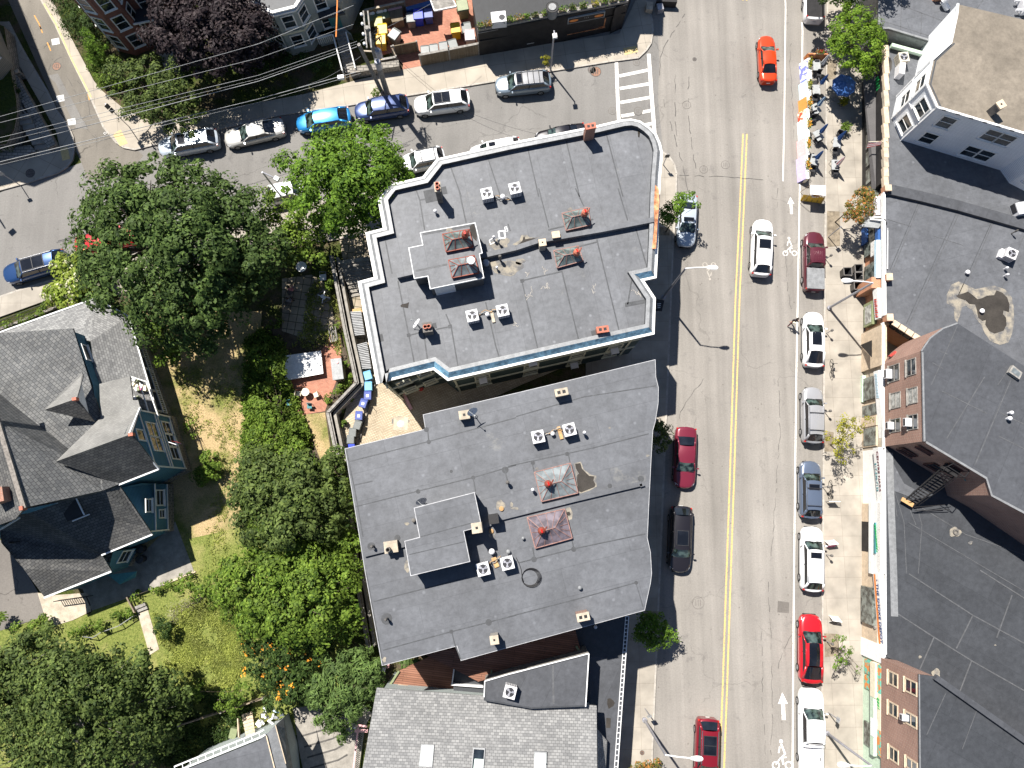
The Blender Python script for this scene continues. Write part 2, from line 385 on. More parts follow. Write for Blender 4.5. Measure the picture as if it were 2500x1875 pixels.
brick('paver_brick', (.36,.14,.09), (.48,.2,.13), (.3,.2,.15), .2, .1, .01, .22, dirt=.2)
brick('paver_beige', (.42,.345,.245), (.52,.44,.32), (.25,.2,.14), .24, .12, .015, .25, dirt=.22)
brick('paver_dark', (.10,.09,.08), (.15,.135,.12), (.06,.05,.045), .22, .11, .015, .25, dirt=.4)
brick('paver_grey', (.29,.24,.18), (.36,.3,.22), (.09,.085,.05), .62, .62, .03, .13, 0, dirt=.4)
brick('shingle_grey', (.165,.165,.165), (.27,.268,.262), (.10,.10,.10), .26, .17, .012, dirt=.12)
brick('shingle_slate', (.10,.103,.105), (.165,.165,.16), (.05,.05,.052), .25, .22, .016, dirt=.25)
brick('shingle_dark', (.075,.075,.075), (.125,.122,.115), (.035,.035,.036), .3, .2, .016, dirt=.3)
brick('shingle_fine', (.19,.185,.175), (.24,.235,.22), (.15,.15,.145), .16, .1, .008, dirt=.2)
brick('deck_wood', (.20,.09,.055), (.27,.13,.085), (.05,.025,.02), 4, .14, .01, .12, dirt=.2)
brick('fence_reed', (.17,.13,.085), (.25,.2,.14), (.06,.045,.03), .05, 3, .006, 0, 0, dirt=.35)
brick('fence_wood', (.2,.165,.125), (.27,.225,.17), (.06,.045,.035), .12, 3, .01, 0, 0, dirt=.4)
brick('stone_wall', (.24,.22,.19), (.33,.3,.26), (.12,.11,.10), .45, .25, .03, dirt=.35)
brick('corrugated', (.30,.30,.31), (.33,.33,.34), (.1,.1,.1), 9, .11, .02, 0, 0, dirt=.2)
mat('concrete', (.27,.25,.22), .9, .2, 1.5); mat('concrete_tan', (.42,.36,.28), .9, .2, 2)
mat('stone_cream', (.55,.44,.32), .85, .12, 3); mat('stone_dark', (.14,.13,.12), .9, .25, 2)
mat('wood_old', (.24,.19,.14), .85, .3, 3); mat('wood_grey', (.25,.235,.215), .85, .25, 4); mat('wood_orange', (.42,.26,.12), .8, .25, 3)
mat('bark', (.11,.085,.065), .95, .3, 6, bmp=.8); mat('bark_grey', (.2,.18,.16), .95, .3, 6, bmp=.8)
mat('black_paint', (.018,.017,.018), .55, .2, 3); mat('black_wall', (.022,.02,.02), .7, .3, 2)
mat('awning_black', (.085,.08,.08), .75, .1, 1)
mat('ac_white', (.66,.65,.66), .45, .06, 4, fine=.04, bmp=0); mat('ac_tan', (.5,.46,.38), .5, .08, 4); mat('dark_grille', (.03,.03,.035), .5, .2, 9)
mat('fan_metal', (.33,.33,.36), .35, .1, 4, metal=.3)
mat('flash_grey', (.23,.235,.24), .5, .15, 3, metal=.2); mat('gutter_white', (.72,.72,.72), .45, .06, 4)
mat('copper_red', (.22,.055,.035), .6, .25, 4); mat('copper_pink', (.25,.14,.12), .6, .2, 4); mat('pot_orange', (.42,.13,.08), .6, .15, 6)
glassm('window_glass', (.02,.028,.035)); glassm('glass_curtain', (.30,.30,.28), .3, .5, .35, 3)
glassm('skylight_glass', (.11,.135,.13), .25, .6, .35, 2.5); glassm('skylight_light', (.16,.18,.185), .3, .6, .22, 2); glassm('skylight_purple', (.12,.10,.115), .25, .6, .3, 2)
glassm('skylight_green', (.55,.66,.6), .3, .5, .1, 2)
glassm('car_glass', (.03,.045,.04), .05, .9, .8, 2.2); glassm('car_glass_black', (.008,.009,.012), .04, .9, .3, 1)
glassm('shop_glass', (.09,.1,.09), .1, .7, .7, 2.2)
mat('rubber', (.018,.018,.018), .8, .2, 8); mat('rim', (.42,.42,.43), .35, .1, 8, metal=.7); mat('chrome', (.6,.6,.6), .2, .05, 8, metal=.9)
mat('trim_black', (.025,.025,.028), .5, .2, 6); mat('lamp_red', (.45,.015,.01), .25, .1, 6); mat('lamp_clear', (.65,.66,.68), .15, .1, 6)
mat('plate', (.7,.7,.68), .5, .05, 8)
for nm, c, mt in (('red_orange',(.62,.055,.01),.15),('white',(.78,.78,.78),0),('maroon',(.10,.018,.028),.2),('silver',(.34,.34,.35),.25),('blue_grey',(.11,.14,.2),.3),
                  ('red',(.5,.012,.02),.2),('silver_blue',(.45,.5,.56),.2),('wine',(.17,.018,.036),.2),('black',(.015,.013,.016),.2),('dark_red',(.22,.01,.02),.3),
                  ('bright_blue',(.02,.22,.52),.3),('navy',(.035,.06,.16),.3),('deep_blue',(.02,.06,.17),.4),('champagne',(.48,.47,.44),.2),('grey_blue',(.2,.25,.3),.25)):
    mat('car_'+nm, c, .28, .03, 1, metal=mt, spec=.5, coat=.8, bmp=0, fine=0)
for nm, c in (('yellow',(.72,.42,.01)),('olive',(.25,.22,.02)),('blue',(.02,.05,.5)),('navy',(.06,.09,.3)),('light_blue',(.16,.42,.66)),('grey',(.15,.16,.155)),('black',(.03,.03,.032)),('pale',(.5,.42,.43)),('green',(.2,.23,.12))):
    mat('bin_'+nm, c, .4, .08, 5, bmp=0, spec=.5)
for nm, c in (('green',(.02,.42,.1)),('red',(.5,.05,.04)),('blue',(.03,.10,.30)),('navy',(.02,.05,.16)),('orange',(.75,.25,.06)),('yellow',(.8,.5,.06)),('purple',(.32,.2,.62)),('lilac',(.5,.42,.7)),
              ('sky',(.5,.66,.75)),('pink',(.75,.42,.42)),('cream',(.72,.66,.5)),('mint',(.48,.6,.47)),('white',(.8,.8,.8)),('grey',(.33,.34,.34)),('magenta',(.6,.12,.25)),('skin',(.45,.26,.18)),('hair',(.03,.02,.015)),
              ('pinkshirt',(.5,.2,.22)),('greyshirt',(.2,.2,.22)),('darkcloth',(.03,.022,.025)),('maroon',(.14,.04,.05)),('teal',(.05,.2,.22)),('violet',(.2,.2,.55)),('brownsign',(.12,.03,.02)),('black',(.015,.015,.015))):
    mat('c_'+nm, c, .6, .1, 4, bmp=0)
mat('mural', (.75,.25,.06), .6, .1, 3, c2=(.1,.45,.35), t0=.45, t1=.55)
mat('mural_red', (.6,.08,.04), .6, .1, 3, c2=(.85,.7,.5), t0=.47, t1=.53); mat('mural_blue', (.2,.22,.7), .6, .1, 2.5, c2=(.75,.75,.82), t0=.47, t1=.53)
mat('flowers', (.7,.12,.02), .7, .2, 9, c2=(.75,.6,.02), t0=.45, t1=.55)
grassm('grass_dry', (.10,.13,.03), (.21,.23,.06), (.45,.335,.18), .36, .56, .3)
grassm('grass_green', (.12,.155,.035), (.25,.27,.075), (.36,.32,.13), .52, .75, .4)
grassm('ground_mix', (.03,.045,.012), (.08,.10,.02), (.11,.085,.055), .45, .6, .5)
leafm('leaf_maple', (.03,.058,.016), (.122,.185,.05)); leafm('leaf_bright', (.045,.10,.014), (.18,.30,.035)); leafm('leaf_olive', (.034,.06,.016), (.15,.20,.055))
leafm('leaf_dark', (.022,.045,.012), (.08,.13,.032)); leafm('leaf_yellow', (.13,.15,.015), (.42,.38,.04)); leafm('leaf_purple', (.010,.006,.009), (.06,.045,.048), .15)
leafm('leaf_locust', (0.078,0.156,0.016), (.19,.29,.03)); leafm('leaf_autumn', (.08,.10,.02), (.22,.2,.05), .3, (.5,.2,.06), .3); leafm('leaf_lime', (.10,.16,.02), (.33,.40,.07), .3, (.62,.6,.42), .14)
leafm('leaf_sumac', (.05,.09,.025), (.16,.24,.07)); leafm('leaf_vine', (.045,.09,.012), (.2,.29,.045)); leafm('leaf_red', (.3,.03,.02), (.55,.08,.04))
leafm('leaf_flower', (.6,.2,.02), (.85,.45,.06), .1); leafm('leaf_weed', (.14,.18,.035), (.4,.43,.11))
leafm('leaf_dry', (.2,.18,.12), (.42,.38,.3), .1)
# ---------------- ground, roads, pavements ----------------
def sheet(name, matn, pts, z=0.0, label=None, kind='structure'):
    m = MB().mat(matn); p = [Vector((q[0], q[1], z)) for q in pts]
    if area([(q.x, q.y) for q in p]) < 0: p = p[::-1]
    m.face(p); return m.build(name, kind=kind)
m = MB().mat('ground_mix'); m.face([(-400,-400,-.03),(400,-400,-.03),(400,400,-.03),(-400,400,-.03)]); m.build('ground', kind='structure')
road = sheet('main_road', 'asphalt_main', L('p', 0, '1380,-1500 2060,-1500 2075,3200 1520,3200 1560,1200 1560,500 1460,420 1380,250'), 0)
sheet('side_road', 'asphalt_side', L('p', 0, '-1600,900 0,470 300,360 640,288 1210,195 1330,175 1500,100 1606,85 1610,150 1606,240 1615,330 1625,420 1560,430 1200,440 690,560 300,660 0,760 -1600,1250'), .006)
sheet('side_street', 'asphalt_alley', L('p', 0, '-60,-200 20,0 110,200 200,400 215,440 300,440 350,380 262,300 180,140 104,-10 50,-200'), .010)
def walk(name, matn, pts, h=.12, kerb=None, kw=.14):
    o = MB().mat(matn); o.prism(pts, -.02, h); ob = o.build(name, kind='structure')
    if kerb:
        k = MB().mat('kerb'); 
        for a, b in zip(kerb, kerb[1:]):
            d = (b-a).normalized(); k.beam(a-d*.01+Vector((0,0,.05)), b+d*.01+Vector((0,0,.05)), kw, .145)
        k.build('kerb', kind='structure')
    return ob
kr = L('p', 0, '2026,-700 2018,60 2012.5,633 2009,1093 2004.7,1829 1997,3000')
walk('pavement', 'sidewalk', kr+L('p', 0, '2300,3000 2300,-700'), .12, kr)
kl = L('p', 0, '1562,-300 1577,0 13:1215,180 13:1222,260 13:1205,370 13:1165,430 13:1100,492 13:850,525 13:350,605 12:2030,690 12:780,895 12:230,972 11:1560,1160 11:1340,1215 11:1140,1266 11:1050,1248 11:985,1205 11:930,1140 11:880,1080 11:780,850 11:620,530 11:470,210 11:350,0 60,-200')
walk('pavement', 'sidewalk_side', kl+L('p', 0, '110,-200 11:445,0 11:610,330 11:800,690 11:860,765 11:1070,940 11:1300,1035 12:0,880 12:430,800 12:880,680 12:1260,590 12:1900,460 13:940,290 13:1080,0 1545,-300'), .12, kl)
k3 = L('o', 0, '-800,1800 0,1590 300,1510 660,1395 760,1330 820,1250 836,1150 830,1000 790,900 640,690 540,480 330,130 255,0 100,-300')
walk('pavement', 'sidewalk_alley', k3+L('o', 0, '-100,-300 130,0 300,330 480,640 640,930 680,1100 560,1110 -20,1220 -800,1500'), .12, k3)
k4 = L('p', 0, '-800,960 0,726 40,712 400,600 690,512 1035,442 1190,402 1367,362 1480,335 1560,335 13:1300,1285 13:1360,1330 13:1400,1390 13:1420,1470 13:1415,1659 23:1390,500 33:1310,900 43:1250,700 43:1215,1500 1568,3000')
walk('pavement', 'sidewalk', k4+L('p', 0, '1380,3000 1430,1000 1430,560 1100,540 800,590 640,600 300,720 21:420,940 21:0,1090 -800,1150'), .12, k4)
# markings
m = MB().mat('paint_yellow'); yl = [G(13,2000,1130),G(13,1978,1659),G(23,1937,940),G(33,1890,860),G(43,1855,240),G(43,1830,1000),G(43,1805,1659),G('p',1740,2600)]
for dx in (-.16, .16): m.strip([p+Vector((dx,0,0)) for p in yl], .12, .012)
for dx in (-.16, .16): m.strip([G(13,2000,-400)+Vector((dx,0,0)), G(13,1999,5)+Vector((dx,0,0))], .12, .012)
m.build('centre_line', kind='structure')
m = MB().mat('paint_white')
m.strip([G(14,185,-300),G(14,200,60),G(14,190,900),G(14,178,1530)], .11, .012)
m.strip([G(14,338,190),G(14,343,60+200),G(14,330,1000),G(14,318,1659),G(24,305,800),G(24,290,1600),G(34,275,1300),G(44,268,300),G(44,258,1659),G('p',1928,2600)], .12, .012)
m.build('lane_line', kind='structure')
m = MB().mat('paint_white')
cwL = [G(13,915,525),G(13,925,800),G(13,936,1030),G(13,945,1200)]; cwR = [G(13,1188,455),G(13,1212,800),G(13,1238,1130),G(13,1248,1250)]
m.strip(cwL, .28, .013); m.strip(cwR, .30, .013)
for a, b in (((940,642),(1180,592)),((945,748),(1190,708)),((950,866),(1200,822)),((958,980),(1065,962)),((1130,948),(1215,932)),((1130,1060),(1230,1040))):
    m.strip([G(13,*a), G(13,*b)], .27, .0165)
m.build('crosswalk', kind='structure')
def arrow(name, k, x, y, s=1):
    c = G(k, x, y); m = MB().mat('paint_white')
    m.face([c+Vector((-.13*s,-.95*s,.014)), c+Vector((.13*s,-.95*s,.014)), c+Vector((.13*s,.1*s,.014)), c+Vector((-.13*s,.1*s,.014))])
    m.face([c+Vector((-.34*s,.1*s,.014)), c+Vector((.34*s,.1*s,.014)), c+Vector((0,.85*s,.014))]); return m
arrow(0, 24, 245, 140, .82).build('lane_arrow', kind='structure'); arrow(0, 44, 178, 1130, 1.05).build('lane_arrow', kind='structure')
def bikesym(k, x, y, s, rot=0, mt='paint_white'):
    c = G(k, x, y); m = MB().mat(mt)
    def W_(px, py): px *= s; py *= s; return (c.x+px*cos(rot)-py*sin(rot), c.y+px*sin(rot)+py*cos(rot), .014)
    def rg(cx, cy, r, w):
        for i in range(16):
            a, b = 2*pi*i/16, 2*pi*(i+1)/16
            m.face([W_(cx+cos(a)*r, cy+sin(a)*r), W_(cx+cos(b)*r, cy+sin(b)*r), W_(cx+cos(b)*(r-w), cy+sin(b)*(r-w)), W_(cx+cos(a)*(r-w), cy+sin(a)*(r-w))][::1])
    def ln(pts, w): m.strip([Vector(W_(*p)) for p in pts], w*s, .014+.001*len(m.f)/40)
    rg(-.42, -.55, .26, .085); rg(.42, -.55, .26, .085)
    m.face([W_(cos(2*pi*i/12)*.12, .92+sin(2*pi*i/12)*.13) for i in range(12)])
    ln([(0,.75),(.22,.15),(0,-.05),(.08,-.5)], .13); ln([(-.1,.6),(-.2,.2)], .1); ln([(-.42,-.5),(-.1,-.1),(.3,-.05)], .08)
    return m
bikesym(24, 233, 500, .86).build('bike_symbol', kind='structure'); bikesym(44, 168, 1560, 1.1).build('bike_symbol', kind='structure')
bikesym(23, 1700, 690, .8, pi, 'kerb').build('bike_symbol', kind='structure')
m = MB().mat('tactile_yellow')
for i, s in enumerate((L(13,0,'970,415 1082,393 1098,445 985,472'), L(11,0,'960,1140 1025,1100 1085,1215 1020,1240'), L('o',0,'685,1125 770,1105 800,1240 715,1265'))):
    m.prism([(p.x, p.y) for p in s], .1, .128)
m.build('tactile_paving', kind='structure')
def disc(k, x, y, r, matn, z=.011, rim=None, name='manhole_cover'):
    c = G(k, x, y); m = MB().mat(matn); m.cyl(c.x, c.y, -.01, z, r, r, 20)
    m.mat(rim or ('asphalt_drive' if matn.startswith('asph') else 'tar_dark')); m.ring(c.x, c.y, -.01, z+.003, r+.045, r, 20)
    for i in (-1,0,1): m.box(c.x+i*r*.4, c.y, z, z+.003, .05, r*1.1)
    return m.build(name, kind='structure')
for a in ((11,478,560,.34,'iron_rust',.018),(13,740,605,.42,'iron_rust',.014),(13,708,590,.30,'iron',.014),(13,1100,938,.33,'asphalt_side',.026),(13,882,935,.30,'asphalt_side',.014),(13,1508,885,.32,'asphalt_main',.008),
          (13,1575,500,.13,'iron',.008),(13,1652,1430,.3,'asphalt_main',.008),(13,1835,1390,.32,'asphalt_main',.008),(43,1605,265,.42,'asphalt_main',.008),('o',352,1403,.34,'iron',.125),(43,1130,1525,.12,'iron_rust',.125),(11,887,1125,.12,'paint_white',.018),(13,1085,530,.25,'asphalt_side',.014)):
    disc(*a)
sheet('road_patch', 'asphalt_drive', L(44,0,'135,248 230,262 228,352 130,345'), .008)
sheet('road_patch', 'asphalt_side', L(11,0,'490,620 560,760 640,900 745,1090 640,1080 540,860 470,700 400,640'), .016)
sheet('road_patch', 'asphalt_side', L(12,0,'1200,1060 2100,900 2143,960 1300,1130'), .012)
m = MB()
# storm drain grates
for k, x, y in ((11,470,352),(11,510,832),(11,606,1030)):
    c = G(k, x, y); g = MB().mat('plate'); g.box(c.x, c.y, -.01, .024, .62, .56, .2); g.mat('black_paint')
    for i in range(5):
        for j in (-.13, .13):
            a = (-.2+i*.1); g.box(c.x+a*cos(.2)-j*sin(.2), c.y+a*sin(.2)+j*cos(.2), .024, .028, .045, .2, .2)
    g.build('drain_grate', kind='structure')
# utility paint on the side street
m = MB().mat('paint_orange')
for s in ('290,130 330,200 360,280','400,360 430,430','335,220 350,250','700,660 730,720 755,850'): m.strip(L(11,0,s), .09, .0185)
m.mat('paint_yellow'); m.strip(L(11,.125,'370,30 470,200 610,510 770,820'), .12, .126)
m.build('utility_marking', kind='structure')
# cracks sealed along the joint of the two roads
def crack(pts, w=.05, z=.015, matn='tar_dark', seed=1):
    r = random.Random(seed); m = MB().mat(matn); P = []
    for a, b in zip(pts, pts[1:]):
        n = max(2, int((b-a).length/.35))
        for i in range(n): P.append(a.lerp(b, i/n)+Vector((r.uniform(-.06,.06), r.uniform(-.06,.06), 0)))
    for i in range(0, len(P)-1):
        if r.random() < .78: m.strip([P[i], P[i+1]], w*r.uniform(.4,1.2), z)
    return m
for i, (s, w) in enumerate((('1490,120 1420,230 1330,370 1285,480 1280,600 1290,760 1340,950',.045),('1345,950 1390,1100 1440,1280 1480,1400 1510,1560 1540,1700',.06),('1410,640 1408,900 1420,1100 1430,1200',.05),('1530,650 1515,900 1530,1060 1560,1300 1600,1500',.05),('1600,1040 1600,1500',.0))):
    if w: crack(L(13,0,s), w, .018, 'tar_dark', i).build('road_crack', kind='structure')
for i, (k, s) in enumerate(((24,'130,0 125,200'),(24,'200,560 220,900 270,1090'),(34,'140,0 150,500 110,1100 70,1600'),(44,'50,0 80,700 90,1200 75,1600'),(44,'250,540 160,730 100,900'),(33,'1650,20 1530,180 1450,300 1430,400'),(43,'2140,500 2150,1200 2180,1600'),(14,'245,330 235,560 255,800 270,1200'),(13,'1450,1475 1700,1490 1950,1500 2200,1520'),(11,'60,40 180,60 250,200 300,330 220,340 150,200'),(11,'520,480 430,540 400,600 460,620'),(11,'660,680 740,850 790,1100 820,1200 800,1300'),(11,'640,900 740,1090 830,1200'),(11,'560,640 700,900'))):
    crack(L(k,0,s), .035, .019, 'tar_dark', i+20).build('road_crack', kind='structure')
# ================= buildings =================
def xy(P): return [(p[0], p[1]) for p in P]
def wallring(root, poly, z0, z1, m, name='wall'):
    return MB().mat(m).prism(xy(poly), z0, z1, top=False).build(name, root)
def ringq(m, A, B, zA, zB, sel=None):
    n = len(A)
    for i in range(n):
        j = (i+1) % n
        if sel is None or sel(A[i], A[j]): m.face([(A[i][0],A[i][1],zA),(A[j][0],A[j][1],zA),(B[j][0],B[j][1],zB),(B[i][0],B[i][1],zB)])
def ccw(P):
    P = list(P); return P if area(xy(P)) > 0 else P[::-1]
def seams(m, k, h, lines, w=.09, matn='seam'):
    m.mat(matn)
    for i, s in enumerate(lines): m.strip(L(k, h, s), w, h+.004+.0008*i)
# ---- three-storey building with a cornice coloured blue on its shaded south side ----
b1 = T('apartment_building', 'dark green building with rounded corner, white cornice and flat grey roof at the crossing', 'building', G(23,0,0,0)*1)
ORI[b1.name] = Vector(b1.location)
H1 = 8.35
o1 = ccw(L(22, H1, '1033,1648 875,785 1012,748 940,372 1088,335 1045,100 1150,-38 12:1422,1490 12:1542,1338 13:0,1205 13:740,1060 13:960,1008 13:1040,1001 13:1120,1020 13:1195,1072 13:1255,1130 13:1290,1210 13:1308,1290 13:1290,1500 23:1283,60 23:1268,500 23:1255,755 23:1150,778 23:1248,925 23:1237,1230 i:1810,528 i:1580,352 i:655,582'))
w1 = inset(o1, .42); c1 = inset(o1, .16); k1 = inset(o1, .46); r1 = inset(o1, .72)
wallring(b1, w1, 0, H1-.05, 'siding_green')
m = MB().mat('trim_white'); m.prism(xy(o1), H1-.14, H1); 
m.build('eave_board', b1)
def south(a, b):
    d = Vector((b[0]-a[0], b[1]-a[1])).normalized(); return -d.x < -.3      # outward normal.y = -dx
m1 = inset(o1, .27); ns = lambda a, b: not south(a, b); m = MB().mat('cornice_blue_shade'); ringq(m, c1, k1, H1+.003, 8.78, south); m.mat('cornice_white'); ringq(m, c1, m1, H1+.003, 8.6, ns); m.mat('flash_grey'); ringq(m, m1, k1, 8.6, 8.78, ns); m.build('cornice', b1)  # south slope coloured blue for shade, other edges white as if sunlit
m = MB().mat('flash_grey'); ringq(m, k1, r1, 8.78, 8.78); m.mat('seam'); ringq(m, r1, inset(o1,.723), 8.78, 8.42); m.build('parapet', b1)
m = MB().mat('roof_a'); m.prism(xy(inset(o1, .70)), 8.3, 8.42)
R1 = 8.42
seams(m, 22, R1, ['1100,400 1165,720','1360,-10 1400,100 1440,350','1215,780 1305,1230 1355,1480','1620,1060 1665,1170 1725,1520','1955,960 2040,1330 2075,1440','1395,100 1530,70','1310,1240 1440,1205','1535,1190 1660,1165','1730,10 1790,290','1430,1200 1470,1490'])
seams(m, 13, R1, ['165,1240 260,1659','490,1180 605,1659','825,1110 970,1659'])
seams(m, 23, R1, ['260,0 345,330','570,0 640,150','930,0 1010,270','1080,340 1180,690','750,430 940,1210','455,700 600,1290','115,770 255,1365','130,775 460,700','600,490 760,450','0,300 20,360','1050,740 1010,980','1010,985 1200,940','340,350 720,260'])
seams(m, 12, R1, ['1650,1380 1750,1659','1960,1290 2080,1659'])
m.mat('patch')
for k, x, y, a in ((22,1500,60,.5),(22,1590,20,.3),(22,1055,1265,.28),(22,1305,1238,.12),(22,1655,1165,.13),(22,1355,1490,.1),(22,1725,1518,.1),(22,2075,1440,.1),(23,1065,722,.25),(23,1170,695,.2),(23,600,1285,.15),(23,935,1212,.12),(23,245,1362,.12),(23,1160,1165,.2),(23,120,780,.13),(22,1500,1470,.25),(22,1515,1160,.2),(23,732,1222,.22)):
    c = G(k, x, y, R1); m.box(c.x, c.y, R1, R1+.0095, a*2, a*1.8, .23)
m.face(L(23, R1+.012, '985,965 1195,930 1200,960 990,1000')); m.face(L(12, R1+.01, '1590,-10 1592,-8 1590,-6'))
m.build('roof', b1)
m = MB().mat('rust_metal'); m.face(L(23, 8.83, '1243,-30 1274,0 1278,120 1262,300 1250,508 1216,508 1238,300 1232,120')); m.build('rusty_flashing', b1)
m = MB().mat('roof_a')     # fire wall across the roof
fw = L(22, R1+.45, '1205,735 2212,500')+L(23, R1+.45, '250,440 800,345 1228,262')
for a, b in zip(fw, fw[1:]): m.beam(a-Vector((0,0,.225)), b-Vector((0,0,.225)), .34, .45)
m.build('party_wall', b1)
# puddles, stains
def puddle(root, k, pts, h, ring=None, name='puddle'):
    if ring:
        m = MB().mat('sediment'); q = L(k, h+.006, ring); q = ccw(q); m.face(q); m.build('sediment_stain', root)
    m = MB().mat('water_dirty'); q = ccw(L(k, h+.012, pts)); m.face(q); return m.build(name, root)
def sed(root, k, x, y, rx, ry, h, seed): m = MB().mat('sediment'); m.face(ccw(blob(k,x,y,rx,ry,h+.007,20,seed))); m.build('sediment_stain', root)
puddle(b1, 22, '1235,990 1250,975 1285,970 1308,960 1300,1010 1270,1005 1240,1000', R1)
puddle(b1, 13, '1085,1075 1120,1078 1118,1100 1110,1160 1098,1155 1095,1110', R1)
puddle(b1, 'h', '965,935 1005,905 1030,880 1040,835 1060,830 1065,865 1110,855 1180,850 1230,865 1215,885 1110,905', R1, '900,930 990,880 1020,810 1090,810 1120,840 1250,840 1330,880 1230,900 1110,925 950,950')
sed(b1, 'h', 820, 1230, 190, 110, R1, 3); sed(b1, 'h', 740, 930, 130, 80, R1, 5); sed(b1, 23, 525, 180, 25, 16, R1, 6); sed(b1,'h',1000,1150,60,40,R1,9)
def scrib(root, k, x, y, s, h, seed, matn='kerb'):
    r = random.Random(seed); m = MB().mat(matn)
    for j in range(4):
        a = r.uniform(0, 6.28); p = [(x+r.uniform(-.6,.6)*s, y+r.uniform(-.6,.6)*s)]
        for i in range(5): a += r.uniform(-1.2,1.2); p.append((p[-1][0]+cos(a)*s*.33, p[-1][1]+sin(a)*s*.4))
        m.strip([G(k, q[0], q[1], h) for q in p], .028, h+.013+.0007*j)
    m.build('graffiti', root)
for i, a in enumerate(((23,190,880,30),(23,325,840,34),(23,310,700,20),(23,160,720,14),(23,720,850,24),(23,1085,880,32),(23,75,1150,18))): scrib(b1, *a, R1, i+3)
# windows and brackets of the south wall
S1 = [w1[i] for i in range(len(w1))]
def seg(poly, ka, kb, h):   # wall edge nearest to two pixels given at height h
    a = G(*ka, h); b = G(*kb, h); ia = min(range(len(poly)), key=lambda i: (poly[i][0]-a.x)**2+(poly[i][1]-a.y)**2)
    ib = min(range(len(poly)), key=lambda i: (poly[i][0]-b.x)**2+(poly[i][1]-b.y)**2); return poly[ia], poly[ib]
e1 = seg(w1, ('i',655,582), ('i',1580,352), H1); e2 = seg(w1, ('i',1580,352), ('i',1810,528), H1); e3 = seg(w1, ('i',1810,528), (23,1237,1230), H1)
L1 = hypot(e1[1][0]-e1[0][0], e1[1][1]-e1[0][1]); L3 = hypot(e3[1][0]-e3[0][0], e3[1][1]-e3[0][1])
for u in (.7, 2.25, 3.8):
    if u+1 < L1: bow(b1, *e1, u, 5.6, .85, 1.3, frame='trim_cream', pane='window_glass')
    if u+1 < L1: bow(b1, *e1, u, 2.2, .85, 1.3, frame='trim_cream', pane='window_glass')
for i, u in enumerate((1.6, 5.2, 8.6, 11.4, 14.3)):
    if u+1.1 < L3:
        for j, z in enumerate((6.3, 3.6, 1.1)): bow(b1, *e3, u, z, .95, 1.35, frame='trim_cream', pane='window_glass', ac=(i+j) % 3 == 1)
for (e, LL) in ((e1, L1), (e3, L3)):
    d = Vector((e[1][0]-e[0][0], e[1][1]-e[0][1], 0)).normalized(); nn = Vector((d.y, -d.x, 0)); m = MB().mat('trim_cream')
    for z in (2.95, 5.75): 
        a = Vector((*e[0], z)); b = Vector((*e[1], z)); m.beam(a+nn*.04, b+nn*.04, .1, .16)
    u = .15
    while u < LL:
        p = Vector((*e[0], 0))+d*u; m.beam(p+nn*.03+Vector((0,0,.2)), p+nn*.03+Vector((0,0,H1-.2)), .12, .1) if int(u*2) % 5 == 0 else None
        m.beam(p+nn*.02+Vector((0,0,H1-.6)), p+nn*.34+Vector((0,0,H1-.17)), .1, .1); u += 1.15
    m.build('trim', b1)
# east front: windows + bay (seen from the street)
e5 = seg(w1, (23,1283,60), (23,1268,500), H1); d5 = hypot(e5[1][0]-e5[0][0], e5[1][1]-e5[0][1])
for u in (.6, 2.2):
    for z in (6.0, 3.4):
        if u+1 < d5: bow(b1, e5[1], e5[0], u, z, .9, 1.4)
# penthouse
P1 = ccw(L(22, 10.15, '1400,372 1868,287 1930,545 1905,553 1943,755 1485,850 1465,742 1350,762 1303,500 1422,475'))
m = MB().mat('patch').prism(xy(inset(P1,.06)), R1, 10.0, top=False); m.build('stair_wall', b1)
m = MB().mat('gutter_white').prism(xy(P1), 9.98, 10.15); m.mat('roof_a').prism(xy(inset(P1,.045)), 10.15, 10.157)
m.mat('seam_light').strip(L(22,10.17,'1365,695 1630,640'), .12, 10.164); m.mat('seam').strip(L(22,10.16,'1425,385 1850,310'), .16, 10.162)
pr = m.build('stair_roof', b1)
puddle(b1, 22, '1820,320 1855,295 1868,330 1882,400 1878,445 1850,420 1825,370', 10.157); sed(b1, 22, 1650, 350, 30, 14, 10.157, 2)
pe = seg(inset(P1,.06), (22,1485,850), (22,1943,755), 10.15)
bow(b1, pe[0], pe[1], .3, R1+.05, 1.15, 1.4, frame='gutter_white', pane='gutter_white', name='roof_door', bar=False, sill=False)
# awning over the shop front, sign by the street lamp
m = MB().mat('black_paint'); m.slab(L(23, 2.6, '1245,930 1320,945 1300,1035 1240,1030'), .12)
sg = TAG(m.build('shop_sign', loc=G(23,1280,985,2.5)), 'black shop sign box sticking out over the pavement below the white cornice', 'sign')
m = MB().mat('c_white')
for i in range(3): m.strip(L(23, 2.62, f'{1258+i*3},{975+i*16} {1292-i*3},{972+i*16}'), .05, 2.612)
m.build('lettering', sg)
